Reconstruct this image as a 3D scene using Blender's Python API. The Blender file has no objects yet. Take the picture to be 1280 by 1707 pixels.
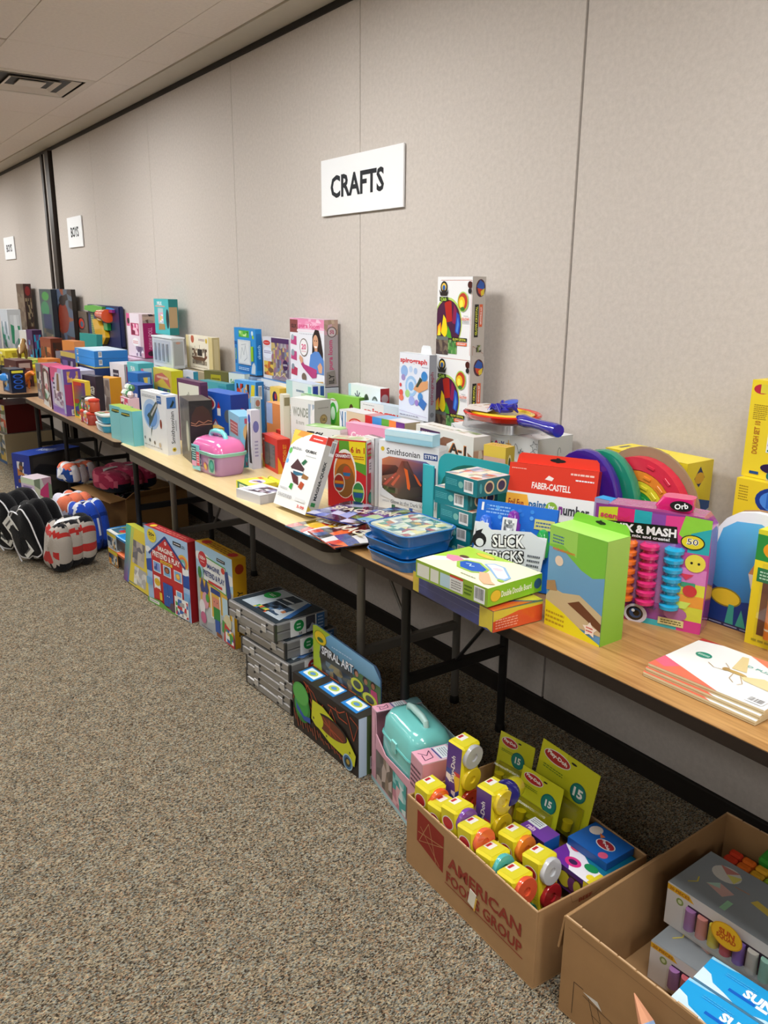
import bpy, math, random
from mathutils import Vector, Matrix
R = math.radians
PI = math.pi
random.seed(7)
scn = bpy.context.scene
col = scn.collection

# ------------------------------------------------------------------ camera
cam_d = bpy.data.cameras.new('camera')
cam = bpy.data.objects.new('camera', cam_d)
col.objects.link(cam)
cam_d.sensor_fit = 'VERTICAL'
cam_d.sensor_height = 36.0
cam_d.lens = 1364.64 / 1707 * 36.0
cam_d.clip_start = 0.02
cam_d.clip_end = 100
mx = Matrix(((0.57329036, -0.22220781, 0.78864558), (0.8193152, 0.14631177, -0.55436041), (0.00779508, 0.96395879, 0.26593736)))
cam.matrix_world = Matrix.Translation((0, -2.02, 1.506)) @ mx.to_4x4()
scn.camera = cam
scn.view_settings.view_transform = 'Standard'
scn.view_settings.look = 'None'
scn.view_settings.gamma = 1.0
scn.view_settings.use_curve_mapping = False
scn.view_settings.exposure = 0.0

# ------------------------------------------------------------------ world: faint ambience only, the room is closed
wd = bpy.data.worlds.new('world')
scn.world = wd
wd.use_nodes = True
wd.node_tree.nodes['Background'].inputs[0].default_value = (0.9, 0.95, 1, 1)
wd.node_tree.nodes['Background'].inputs[1].default_value = 0.15

# ------------------------------------------------------------------ lamps of the room: recessed ceiling troffers
LAMP_Y = (-1.285, -3.725, -6.165)
LAMP_X = (4.455, 2.015, -0.425, -2.865, -5.305, -7.745, -10.185, -12.625, -15.065)
LAMP_POWER = (32.0, 6.5, 1.5)
for ly, lp in zip(LAMP_Y, LAMP_POWER):
    for lx in LAMP_X:
        ld = bpy.data.lights.new('troffer_light', 'AREA')
        ld.shape = 'RECTANGLE'
        ld.size = 1.1
        ld.size_y = 0.5
        ld.energy = lp
        ld.color = (0.985, 1.0, 1.0)
        lo = bpy.data.objects.new('troffer_light', ld)
        lo.location = (lx, ly, 2.638)
        col.objects.link(lo)

# ------------------------------------------------------------------ colours
def hx(c):
    if isinstance(c, (tuple, list)):
        return tuple(c)[:3]
    r, g, b = int(c[0:2], 16) / 255, int(c[2:4], 16) / 255, int(c[4:6], 16) / 255
    f = lambda v: v / 12.92 if v <= 0.04045 else ((v + 0.055) / 1.055) ** 2.4
    return (f(r), f(g), f(b))
WHT, BLK = 'eef0f2', '15151a'

# ------------------------------------------------------------------ materials
MAT = {}
def newmat(name):
    m = bpy.data.materials.new(name)
    m.use_nodes = True
    MAT[name] = m
    return m, m.node_tree.nodes, m.node_tree.links, m.node_tree.nodes['Principled BSDF']
def vmat(name, rough, spec=0.5, metal=0.0, coat=0.0, bump=None, sheen=0.0, noise=0.0):
    m, n, l, b = newmat(name)
    a = n.new('ShaderNodeAttribute'); a.attribute_name = 'Col'
    src = a.outputs['Color']
    if noise:
        tc = n.new('ShaderNodeTexCoord'); nz = n.new('ShaderNodeTexNoise')
        nz.inputs['Scale'].default_value = noise; nz.inputs['Detail'].default_value = 5
        mr = n.new('ShaderNodeMapRange'); mr.inputs[3].default_value = 0.86; mr.inputs[4].default_value = 1.12
        vm = n.new('ShaderNodeVectorMath'); vm.operation = 'SCALE'
        l.new(tc.outputs['Object'], nz.inputs['Vector']); l.new(nz.outputs[0], mr.inputs[0])
        l.new(src, vm.inputs[0]); l.new(mr.outputs[0], vm.inputs['Scale']); src = vm.outputs[0]
    l.new(src, b.inputs['Base Color'])
    b.inputs['Roughness'].default_value = rough
    b.inputs['Metallic'].default_value = metal
    b.inputs['Specular IOR Level'].default_value = spec
    b.inputs['Coat Weight'].default_value = coat
    b.inputs['Coat Roughness'].default_value = 0.08
    b.inputs['Sheen Weight'].default_value = sheen
    if bump:
        tc = n.new('ShaderNodeTexCoord'); nz = n.new('ShaderNodeTexNoise'); bp = n.new('ShaderNodeBump')
        nz.inputs['Scale'].default_value = bump[0]; nz.inputs['Detail'].default_value = 3
        bp.inputs['Strength'].default_value = bump[1]; bp.inputs['Distance'].default_value = bump[2]
        l.new(tc.outputs['Object'], nz.inputs['Vector']); l.new(nz.outputs[0], bp.inputs['Height']); l.new(bp.outputs[0], b.inputs['Normal'])
    return m
vmat('card', 0.36, 0.45)
vmat('matte', 0.8, 0.25)
vmat('gloss', 0.16, 0.5, coat=0.5)
vmat('plastic', 0.3, 0.5)
vmat('shrink', 0.14, 0.6, coat=0.8, bump=(28, 0.6, 0.004))
vmat('metal', 0.24, 0.6, metal=0.55, coat=.4, bump=(60, 0.15, 0.001))
vmat('fleece', 0.95, 0.1, sheen=0.12, bump=(160, 0.9, 0.004))
vmat('kraft', 0.75, 0.25, bump=(45, 0.25, 0.002), noise=14)
def clear(name, tint, rough=0.05, mixv=0.18):
    m, n, l, b = newmat(name)
    t = n.new('ShaderNodeBsdfTransparent'); t.inputs[0].default_value = (*tint, 1)
    g = n.new('ShaderNodeBsdfGlossy'); g.inputs['Roughness'].default_value = rough
    f = n.new('ShaderNodeFresnel'); f.inputs[0].default_value = 1.5
    ad = n.new('ShaderNodeMath'); ad.operation = 'ADD'; ad.inputs[1].default_value = mixv * 0.35; ad.use_clamp = True
    mix = n.new('ShaderNodeMixShader')
    ge = n.new('ShaderNodeNewGeometry'); inv = n.new('ShaderNodeMath'); inv.operation = 'SUBTRACT'; inv.inputs[0].default_value = 1.0
    mu = n.new('ShaderNodeMath'); mu.operation = 'MULTIPLY'   # reflect on the outer side of each thin sheet only
    l.new(ge.outputs['Backfacing'], inv.inputs[1]); l.new(f.outputs[0], ad.inputs[0]); l.new(ad.outputs[0], mu.inputs[0]); l.new(inv.outputs[0], mu.inputs[1]); l.new(mu.outputs[0], mix.inputs[0]); l.new(t.outputs[0], mix.inputs[1]); l.new(g.outputs[0], mix.inputs[2])
    l.new(mix.outputs[0], n['Material Output'].inputs[0])
    return m
clear('clear', (0.96, 0.97, 0.98))
clear('clear_frost', (0.86, 0.88, 0.9), 0.3, 0.7)
clear('clear_yellow', (0.9, 0.88, 0.45), 0.35, 0.1)

# ------------------------------------------------------------------ mesh builder
_txt = {}
def text_geo(s, bold):
    k = (s, bold)
    if k not in _txt:
        cu = bpy.data.curves.new('t', 'FONT'); cu.body = s; cu.size = 1; cu.resolution_u = 2; cu.offset = bold
        ob = bpy.data.objects.new('t', cu); col.objects.link(ob)
        dg = bpy.context.evaluated_depsgraph_get(); me = ob.evaluated_get(dg).to_mesh()
        vs = [(v.co.x, v.co.y) for v in me.vertices]; fs = [tuple(p.vertices) for p in me.polygons]
        ob.evaluated_get(dg).to_mesh_clear(); bpy.data.objects.remove(ob); bpy.data.curves.remove(cu)
        x0 = min(v[0] for v in vs); x1 = max(v[0] for v in vs); y0 = min(v[1] for v in vs); y1 = max(v[1] for v in vs)
        _txt[k] = ([((x - x0) / (x1 - x0), (y - y0) / (y1 - y0)) for x, y in vs], fs, (x1 - x0) / (y1 - y0))
    return _txt[k]
class Face:
    def __init__(s, O, U, V, N):
        s.O, s.U, s.V, s.N = Vector(O), Vector(U), Vector(V), Vector(N).normalized()
        s.w, s.h = s.U.length, s.V.length
    def p(s, u, v, e=0.0):
        return s.O + s.U * u + s.V * v + s.N * e
class MB:
    def __init__(s, mats=('card',)):
        s.v, s.f, s.c, s.m, s.mats = [], [], [], [], list(mats); s.cur = 0; s.sm = []; s.smooth = False
    def use(s, m):
        if m not in s.mats: s.mats.append(m)
        s.cur = s.mats.index(m); return s
    def face(s, pts, c):
        k = len(s.v); s.v.extend(tuple(p) for p in pts); s.f.append(tuple(range(k, k + len(pts))))
        cc = [hx(x) for x in c] if isinstance(c, list) else [hx(c)] * len(pts)
        s.c.append(cc); s.m.append(s.cur); s.sm.append(s.smooth)
    def grid(s, vs, fs, c, smooth=True):
        k = len(s.v); s.v.extend(tuple(p) for p in vs)
        for i, f in enumerate(fs):
            s.f.append(tuple(k + j for j in f)); cc = hx(c(i) if callable(c) else c)
            s.c.append([cc] * len(f)); s.m.append(s.cur); s.sm.append(smooth)
    def box(s, x0, y0, z0, x1, y1, z1, c, M=None, ch=0.0012, cols=None):
        ch = min(ch, (x1 - x0) * .3, (y1 - y0) * .3, (z1 - z0) * .3)
        P = []
        for X, Y, Z, sx, sy, sz in [(x, y, z, a, b, d) for x, a in ((x0, 1), (x1, -1)) for y, b in ((y0, 1), (y1, -1)) for z, d in ((z0, 1), (z1, -1))]:
            P += [(X, Y + sy * ch, Z + sz * ch), (X + sx * ch, Y, Z + sz * ch), (X + sx * ch, Y + sy * ch, Z)]
        if M: P = [M @ Vector(p) for p in P]
        i = lambda a, b, d: (a * 4 + b * 2 + d) * 3
        F = []
        for a in (0, 1):
            q = [i(a, 0, 0), i(a, 1, 0), i(a, 1, 1), i(a, 0, 1)]; F.append(q if a else q[::-1])
        for b in (0, 1):
            q = [i(0, b, 0) + 1, i(1, b, 0) + 1, i(1, b, 1) + 1, i(0, b, 1) + 1]; F.append(q[::-1] if b else q)
        for d in (0, 1):
            q = [i(0, 0, d) + 2, i(1, 0, d) + 2, i(1, 1, d) + 2, i(0, 1, d) + 2]; F.append(q if d else q[::-1])
        for a in (0, 1):
            for b in (0, 1):
                F.append([i(a, b, 0), i(a, b, 1), i(a, b, 1) + 1, i(a, b, 0) + 1])
                F.append([i(a, 0, b), i(a, 1, b), i(a, 1, b) + 2, i(a, 0, b) + 2])
                F.append([i(0, a, b) + 1, i(1, a, b) + 1, i(1, a, b) + 2, i(0, a, b) + 2])
                for d in (0, 1):
                    k = i(a, b, d); F.append([k, k + 1, k + 2])
        cl = (lambda n: (cols or {}).get(n, c)); order = ['l', 'r', 'f', 'b', 'u', 't']
        s.grid(P, F, lambda n: cl(order[n]) if n < 6 else c, smooth=False)
        return s
    def tube(s, pts, r, c, n=8, cap=True):
        pts = [Vector(p) for p in pts]; V = []; F = []
        rr = r if isinstance(r, (list, tuple)) else [r] * len(pts)
        up = None
        for i, p in enumerate(pts):
            d = (pts[min(i + 1, len(pts) - 1)] - pts[max(i - 1, 0)]).normalized()
            if up is None: up = d.orthogonal().normalized()
            up = (up - d * up.dot(d)).normalized(); w = d.cross(up)
            for k in range(n):
                a = 2 * PI * k / n; V.append(p + (up * math.cos(a) + w * math.sin(a)) * rr[i])
        for i in range(len(pts) - 1):
            for k in range(n):
                F.append((i * n + k, i * n + (k + 1) % n, (i + 1) * n + (k + 1) % n, (i + 1) * n + k))
        if cap: F += [tuple(range(n))[::-1], tuple((len(pts) - 1) * n + k for k in range(n))]
        s.grid(V, F, c); return s
    def lathe(s, prof, c, n=20, M=None, sx=1, sy=1, cols=None):
        V = []; F = []
        for r_, z in prof:
            for k in range(n):
                a = 2 * PI * k / n; V.append(Vector((r_ * math.cos(a) * sx, r_ * math.sin(a) * sy, z)))
        if M: V = [M @ v for v in V]
        for i in range(len(prof) - 1):
            for k in range(n): F.append((i * n + k, i * n + (k + 1) % n, (i + 1) * n + (k + 1) % n, (i + 1) * n + k))
        F += [tuple(range(n))[::-1], tuple((len(prof) - 1) * n + k for k in range(n))]
        s.grid(V, F, (lambda i: cols[min(i // n, len(cols) - 1)]) if cols else c); return s
    def loft(s, rings, c, cap=True, cols=None):
        n = len(rings[0]); V = [p for r_ in rings for p in r_]; F = []
        for i in range(len(rings) - 1):
            for k in range(n): F.append((i * n + k, i * n + (k + 1) % n, (i + 1) * n + (k + 1) % n, (i + 1) * n + k))
        if cap: F += [tuple(range(n))[::-1], tuple((len(rings) - 1) * n + k for k in range(n))]
        s.grid(V, F, (lambda i: cols[min(i // n, len(cols) - 1)]) if cols else c); return s
    def prism(s, outline, y0, y1, c, M=None):
        n = len(outline); V = [Vector((x, y0, z)) for x, z in outline] + [Vector((x, y1, z)) for x, z in outline]
        if M: V = [M @ v for v in V]
        F = [tuple(range(n)), tuple(range(2 * n - 1, n - 1, -1))] + [(k, n + k, n + (k + 1) % n, (k + 1) % n) for k in range(n)]
        s.grid(V, F, c, smooth=False); return s
    def art(s, fr, items, e0=0.0004):
        e = e0; st = 0.00011; K = lambda v: min(1.0, max(0.0, v))
        for it in items:
            k = it[0]; e += st
            if k == 'r':
                _, a, b, c_, d = it[:5]; c1 = it[5]; c2 = it[6] if len(it) > 6 else c1
                s.face([fr.p(a, b, e), fr.p(c_, b, e), fr.p(c_, d, e), fr.p(a, d, e)], [c1, c1, c2, c2])
            elif k == 'p':
                c_ = it[2]; s.face([fr.p(K(u), K(v), e) for u, v in it[1]], c_)
            elif k == 'e':
                _, u, v, ru, rv, c_ = it[:6]; n = it[6] if len(it) > 6 else 18
                s.face([fr.p(K(u + ru * math.cos(2 * PI * q / n)), K(v + rv * math.sin(2 * PI * q / n)), e) for q in range(n)], c_)
            elif k == 'c':
                _, u, v, rm, c_ = it[:5]; n = 20
                s.face([fr.p(K(u + rm / fr.w * math.cos(2 * PI * q / n)), K(v + rm / fr.h * math.sin(2 * PI * q / n)), e) for q in range(n)], c_)
            elif k == 'l':
                pts, wd_, c_ = it[1], it[2], it[3]
                for (a, b), (c2, d) in zip(pts, pts[1:]):
                    dx, dy = (c2 - a) * fr.w, (d - b) * fr.h; L = math.hypot(dx, dy) or 1; px, py = -dy / L * wd_ / 2 / fr.w, dx / L * wd_ / 2 / fr.h
                    s.face([fr.p(K(a - px), K(b - py), e), fr.p(K(c2 - px), K(d - py), e), fr.p(K(c2 + px), K(d + py), e), fr.p(K(a + px), K(b + py), e)], c_)
            elif k == 't':
                _, tx, u, v, hf, c_ = it[:6]; wf = it[6] if len(it) > 6 else None; rot = it[7] if len(it) > 7 else 0; bold = it[8] if len(it) > 8 else 0.028
                vs, fs, asp = text_geo(tx, bold); ca, sa = math.cos(R(rot)), math.sin(R(rot))
                if rot % 180 == 90:
                    H = hf * fr.w; W_ = wf * fr.h if wf else H * asp
                else:
                    H = hf * fr.h; W_ = wf * fr.w if wf else H * asp
                cc = hx(c_); kk = len(s.v)
                for x, y in vs:
                    X, Y = (x - .5) * W_, (y - .5) * H
                    s.v.append(tuple(fr.p(u + (X * ca - Y * sa) / fr.w, v + (X * sa + Y * ca) / fr.h, e)))
                for f in fs:
                    s.f.append(tuple(kk + j for j in f)); s.c.append([cc] * len(f)); s.m.append(s.cur); s.sm.append(False)
            elif k == 'n':
                _, a, b, c_, d, pal, nx, ny, sd = it; rn = random.Random(sd)
                J = {}
                for i in range(nx + 1):
                    for j in range(ny + 1):
                        jx = 0 if i in (0, nx) else rn.uniform(-.42, .42); jy = 0 if j in (0, ny) else rn.uniform(-.42, .42)
                        J[i, j] = fr.p(a + (c_ - a) * (i + jx) / nx, b + (d - b) * (j + jy) / ny, e)
                for i in range(nx):
                    for j in range(ny):
                        s.face([J[i, j], J[i + 1, j], J[i + 1, j + 1], J[i, j + 1]], rn.choice(pal))
            elif k == 'x':
                _, a, b, c_, d, cc, rows = it; rn = random.Random(int(a * 100 + rows)); hh = (d - b) / rows
                for q in range(rows):
                    y0 = b + hh * q; x = a
                    while x < c_ - .01:
                        L = rn.uniform(.05, .16) * (c_ - a) + .005; x1 = min(c_, x + L)
                        s.face([fr.p(x, y0 + hh * .25, e), fr.p(x1, y0 + hh * .25, e), fr.p(x1, y0 + hh * .7, e), fr.p(x, y0 + hh * .7, e)], cc); x = x1 + .03 * (c_ - a)
            elif k == 'b':
                _, a, b, c_, d = it; rn = random.Random(3)
                s.face([fr.p(a, b, e), fr.p(c_, b, e), fr.p(c_, d, e), fr.p(a, d, e)], WHT); e += st
                x = a + (c_ - a) * .08; n = 16; stp = (c_ - a) * .84 / n; hor = fr.w * (c_ - a) < fr.h * (d - b) * .6
                for q in range(n):
                    ww = stp * rn.uniform(.3, .75)
                    s.face([fr.p(x, b + (d - b) * .2, e), fr.p(x + ww, b + (d - b) * .2, e), fr.p(x + ww, d - (d - b) * .08, e), fr.p(x, d - (d - b) * .08, e)], '202024'); x += stp
        return s
    def build(s, name, parent=None, smooth_angle=None):
        me = bpy.data.meshes.new(name); me.from_pydata(s.v, [], s.f); me.update()
        for m in s.mats: me.materials.append(MAT[m])
        ca = me.color_attributes.new('Col', 'FLOAT_COLOR', 'CORNER')
        flat = []
        for cc in s.c:
            for c in cc: flat += [c[0], c[1], c[2], 1.0]
        ca.data.foreach_set('color', flat)
        me.polygons.foreach_set('material_index', s.m); me.polygons.foreach_set('use_smooth', s.sm)
        if any(s.sm): me.set_sharp_from_angle(angle=R(42))
        o = bpy.data.objects.new(name, me); col.objects.link(o)
        if parent: o.parent = parent
        return o
def faces(w, d, h, x=0, y=0, z=0):
    return dict(f=Face((x, y, z), (w, 0, 0), (0, 0, h), (0, -1, 0)), r=Face((x + w, y, z), (0, d, 0), (0, 0, h), (1, 0, 0)),
                t=Face((x, y, z + h), (w, 0, 0), (0, d, 0), (0, 0, 1)), l=Face((x, y + d, z), (0, -d, 0), (0, 0, h), (-1, 0, 0)),
                b=Face((x + w, y + d, z), (-w, 0, 0), (0, 0, h), (0, 1, 0)))
def tag(o, label=None, cat=None, group=None, kind=None):
    if label: o['label'] = label
    if cat: o['category'] = cat
    if group: o['group'] = group
    if kind: o['kind'] = kind
    return o
def put(o, x, y, z, rz=0, lean=0, d=0, roll=0):
    """stand the thing at a point, turned by rz; lean tips it back onto its rear bottom edge"""
    o.location = (x, y, z + d * math.sin(R(lean))); o.rotation_mode = 'XYZ'
    o.rotation_euler = (R(-lean), R(roll), R(rz)); return o
def empty(name, label, cat, group=None):
    o = bpy.data.objects.new(name, None); o.empty_display_size = 0.05; col.objects.link(o)
    return tag(o, label, cat, group)
def copy_tree(o, parent=None):
    c = o.copy(); col.objects.link(c)
    if parent: c.parent = parent
    for ch in list(o.children): copy_tree(ch, c)
    return c
PLACE = {
    'glow_low': (-2.379, -0.12, 1.001, 0.0, 0.19, 0.064, 0.27),
    'glow_top': (-2.379, -0.12, 1.255, 0.0, 0.189, 0.06, 0.27),
    'spiro_tall': (-2.524, -0.18, 1.028, 0.0, 0.182, 0.033, 0.24),
    'pura': (-3.539, -0.09, 1.06, 0.0, 0.316, 0.072, 0.298),
    'melissa': (-3.87, -0.07, 1.045, 0.0, 0.278, 0.03, 0.208),
    'drawblue': (-4.166, -0.09, 1.05, 0.0, 0.256, 0.035, 0.237),
    'pirate': (-4.832, -0.1, 1.02, 0.0, 0.388, 0.044, 0.195),
    'clearcase': (-5.086, -0.22, 1.02, 0.0, 0.335, 0.074, 0.187),
    'teal_milk': (-5.291, -0.12, 1.2, 0.0, 0.253, 0.06, 0.217),
    'doll_pinkwall': (-5.768, -0.15, 1.03, 0.0, 0.323, 0.095, 0.285),
    'blaster': (-7.036, -0.05, 1.04, 0.0, 0.794, 0.04, 0.305),
    'grey_disc': (-7.717, -0.05, 1.02, 0.0, 0.635, 0.04, 0.263),
    'dark_tall2': (-8.025, -0.09, 1.02, 0.0, 0.682, 0.035, 0.439),
    'hulk': (-8.245, -0.14, 1.02, 0.0, 0.428, 0.045, 0.436),
    'brown_tall': (-9.287, -0.12, 1.04, 0.0, 0.316, 0.072, 0.461),
    'doll_a': (-5.763, -0.788, 0.74, -5.285, 0.422, 0.1, 0.258),
    'doll_b': (-5.345, -0.784, 0.74, 0.905, 0.289, 0.087, 0.277),
    'rainbow_book': (-5.007, -0.744, 0.74, 131.102, 0.148, 0.03, 0.2),
    'teal_a': (-4.087, -0.78, 0.74, 71.16, 0.069, 0.1, 0.172),
    'teal_b': (-4.063, -0.711, 0.74, 95.241, 0.054, 0.1, 0.17),
    'police_toy': (-6.422, -0.836, 0.74, 13.794, 0.238, 0.12, 0.176),
    'natgeo_a': (-6.367, -0.35, 0.74, -1.444, 0.435, 0.097, 0.214),
    'white_pink': (-5.447, -0.35, 0.74, 6.493, 0.206, 0.036, 0.261),
    'orange_win': (-5.381, -0.5, 0.74, 38.249, 0.098, 0.025, 0.178),
    'potter': (-5.546, -0.5, 0.74, 34.779, 0.086, 0.1, 0.158),
    'teal_slab': (-6.751, -0.22, 0.74, 0.0, 0.421, 0.03, 0.415),
    'plane': (-3.91, -0.71, 0.74, 3.294, 0.282, 0.061, 0.277),
    'darkgift': (-3.593, -0.639, 0.74, -9.882, 0.195, 0.101, 0.277),
    'magna': (-2.567, -0.686, 0.74, 3.531, 0.201, 0.07, 0.25),
    'ornaments': (-2.461, -0.555, 0.74, 39.677, 0.113, 0.078, 0.237),
    'volcano': (-2.312, -0.419, 0.74, 18.219, 0.249, 0.05, 0.251),
    'whiteedge': (-2.395, -0.425, 0.74, -1.489, 0.07, 0.035, 0.254),
    'aqua_on_volc': (-2.162, -0.459, 0.985, 12.863, 0.194, 0.068, 0.035),
    'stick': (-2.777, -0.45, 0.74, 19.096, 0.177, 0.07, 0.239),
    'pinkcity': (-2.634, -0.35, 0.74, 10.633, 0.258, 0.045, 0.262),
    'windowbox': (-2.8, -0.275, 0.74, -0.42, 0.438, 0.07, 0.286),
    'spiro_lying': (-2.866, -0.13, 0.74, 4.187, 0.308, 0.048, 0.301),
    'stencil': (-3.045, -0.05, 0.74, 3.062, 0.188, 0.019, 0.355),
    'greengirl': (-3.133, -0.13, 0.74, 6.738, 0.219, 0.03, 0.306),
    'silver': (-3.073, -0.35, 0.74, 10.626, 0.155, 0.089, 0.308),
    'orangesci': (-3.446, -0.275, 0.74, 0, 0.2, 0.05, 0.241),
    'red_a': (-3.19, -0.43, 0.74, -7.038, 0.186, 0.057, 0.146),
    'red_b': (-3.254, -0.327, 0.74, -6.389, 0.115, 0.03, 0.144),
    'dollwhite': (-3.186, -0.5, 0.74, -0.248, 0.04, 0.04, 0.255),
    'girlphoto': (-3.404, -0.487, 0.74, -11.775, 0.206, 0.072, 0.223),
    'snow': (-3.874, -0.42, 0.74, 7.061, 0.279, 0.099, 0.262),
    'yellowsmall': (-3.609, -0.5, 0.74, -8.014, 0.093, 0.05, 0.127),
    'soap': (-3.976, -0.5, 0.74, 3.459, 0.256, 0.04, 0.315),
    'smallblue': (-3.494, -0.33, 0.74, -5.748, 0.047, 0.031, 0.264),
    'bookset': (-3.838, -0.25, 0.74, 13.198, 0.185, 0.014, 0.305),
    'yellownavy': (-3.55, -0.2, 0.74, -2.957, 0.108, 0.05, 0.298),
    'creamsmall': (-3.13, -0.37, 0.74, -7.739, 0.044, 0.03, 0.32),
    'discovery': (-3.759, -0.14, 0.74, -3.001, 0.297, 0.025, 0.315),
    'navywhite': (-3.385, -0.2, 0.74, -1.301, 0.247, 0.065, 0.345),
    'greenflat': (-3.158, -0.3, 0.74, 18.812, 0.188, 0.055, 0.312),
    'olive': (-4.294, -0.22, 0.74, 17.509, 0.194, 0.05, 0.313),
    'science': (-4.083, -0.17, 0.74, 12.551, 0.135, 0.035, 0.316),
    'tealflat': (-4.166, -0.3, 0.74, 7.149, 0.264, 0.05, 0.277),
    'yellowarch': (-4.876, -0.3, 0.74, 0.164, 0.292, 0.07, 0.285),
    'lightblue': (-4.652, -0.2, 0.74, -0.915, 0.16, 0.028, 0.285),
    'creatology': (-2.193, -0.2, 0.74, 6.083, 0.417, 0.212, 0.309),
    'a1': (-2.286, -0.3, 0.74, -7.075, 0.347, 0.098, 0.299),
    'yellowpink': (-1.864, -0.33, 0.74, 14.628, 0.057, 0.033, 0.287),
    'faber': (-1.668, -0.409, 0.74, 38.518, 0.249, 0.028, 0.28),
    'slick': (-1.575, -0.532, 0.74, 16.008, 0.196, 0.012, 0.21),
    'doodle': (-1.549, -0.831, 0.8, 2.17, 0.257, 0.18, 0.045),
    'bluecase': (-1.591, -0.782, 0.745, -5.984, 0.318, 0.145, 0.05),
    'sponge': (-1.251, -0.674, 0.74, 1.206, 0.163, 0.076, 0.243),
    'playback': (-1.543, -0.16, 0.74, 0.0, 0.275, 0.053, 0.314),
    'lilacbox': (-1.319, -0.44, 0.74, 5.382, 0.086, 0.04, 0.288),
    'tallyellow': (-1.136, -0.14, 1.056, 0.0, 0.3, 0.1, 0.268),
    'lowyellow': (-1.134, -0.14, 0.74, 0.0, 0.3, 0.1, 0.312),
    'marker': (-0.924, -0.375, 0.74, 4.695, 0.08, 0.05, 0.266),
    'puzzle': (-0.963, -0.659, 0.74, 0.554, 0.232, 0.218, 0.03),
    'whiteflat': (-2.735, -0.771, 0.74, 7.956, 0.155, 0.152, 0.035),
    'crayonbox': (-2.88, -0.704, 0.74, 0.811, 0.037, 0.129, 0.03),
    'imagine_a': (-3.751, -0.797, 0.0, 14.355, 0.414, 0.037, 0.411),
    'imagine_b': (-3.334, -0.696, 0.0, 4.571, 0.338, 0.062, 0.412),
    'rainbowfloor': (-4.146, -0.784, 0.0, -1.871, 0.396, 0.06, 0.283),
    'spiral': (-2.299, -0.774, 0.0, 1.622, 0.403, 0.047, 0.208),
}
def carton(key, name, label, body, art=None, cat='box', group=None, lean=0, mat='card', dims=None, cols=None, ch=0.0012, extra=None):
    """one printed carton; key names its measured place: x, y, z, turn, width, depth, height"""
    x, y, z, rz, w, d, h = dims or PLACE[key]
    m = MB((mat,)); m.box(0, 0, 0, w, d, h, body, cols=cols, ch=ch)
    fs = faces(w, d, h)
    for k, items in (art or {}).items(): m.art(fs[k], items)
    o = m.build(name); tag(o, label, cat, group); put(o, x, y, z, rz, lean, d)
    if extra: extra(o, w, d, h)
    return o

# ------------------------------------------------------------------ room shell
X0, X1, Y0, HC = -17.0, 6.0, -8.5, 2.65
m, n, l, b = newmat('carpet')
tc = n.new('ShaderNodeTexCoord')
mp = n.new('ShaderNodeMapping'); mp.inputs['Scale'].default_value = (1.0, 0.55, 1.0); mp.inputs['Rotation'].default_value = (0, 0, 0.5)
v1 = n.new('ShaderNodeTexVoronoi'); v1.inputs['Scale'].default_value = 400
v2 = n.new('ShaderNodeTexNoise'); v2.inputs['Scale'].default_value = 140; v2.inputs['Detail'].default_value = 4; v2.inputs['Roughness'].default_value = 0.75
v3 = n.new('ShaderNodeTexNoise'); v3.inputs['Scale'].default_value = 22; v3.inputs['Detail'].default_value = 2
cr = n.new('ShaderNodeValToRGB')
el = cr.color_ramp.elements
el[0].position = 0.0; el[0].color = (*hx('433a30'), 1)
el[1].position = 1.0; el[1].color = (*hx('b7ab94'), 1)
for p_, c_ in ((.16, '6a6152'), (.34, '978870'), (.5, '787b76'), (.6, 'b09f82'), (.74, '97785e'), (.84, 'a19f90')):
    e_ = el.new(p_); e_.color = (*hx(c_), 1)
cr.color_ramp.interpolation = 'CONSTANT'
l.new(tc.outputs['Object'], mp.inputs['Vector']); l.new(mp.outputs[0], v1.inputs['Vector']); l.new(mp.outputs[0], v2.inputs['Vector']); l.new(tc.outputs['Object'], v3.inputs['Vector'])
sp = n.new('ShaderNodeSeparateColor'); l.new(v1.outputs['Color'], sp.inputs[0]); l.new(sp.outputs[0], cr.inputs[0])
mr = n.new('ShaderNodeMapRange'); mr.inputs[1].default_value = .3; mr.inputs[2].default_value = .7; mr.inputs[3].default_value = 0.62; mr.inputs[4].default_value = 1.6
l.new(v2.outputs[0], mr.inputs[0])
mr3 = n.new('ShaderNodeMapRange'); mr3.inputs[1].default_value = .3; mr3.inputs[2].default_value = .7; mr3.inputs[3].default_value = 0.85; mr3.inputs[4].default_value = 1.15
l.new(v3.outputs[0], mr3.inputs[0])
mm = n.new('ShaderNodeMath'); mm.operation = 'MULTIPLY'; l.new(mr.outputs[0], mm.inputs[0]); l.new(mr3.outputs[0], mm.inputs[1])
vm = n.new('ShaderNodeVectorMath'); vm.operation = 'SCALE'; l.new(cr.outputs[0], vm.inputs[0]); l.new(mm.outputs[0], vm.inputs['Scale'])
l.new(vm.outputs[0], b.inputs['Base Color']); b.inputs['Roughness'].default_value = 1.0; b.inputs['Specular IOR Level'].default_value = 0.05
bp = n.new('ShaderNodeBump'); bp.inputs['Strength'].default_value = 0.9; bp.inputs['Distance'].default_value = 0.006
l.new(v1.outputs['Distance'], bp.inputs['Height']); l.new(bp.outputs[0], b.inputs['Normal'])

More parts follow.
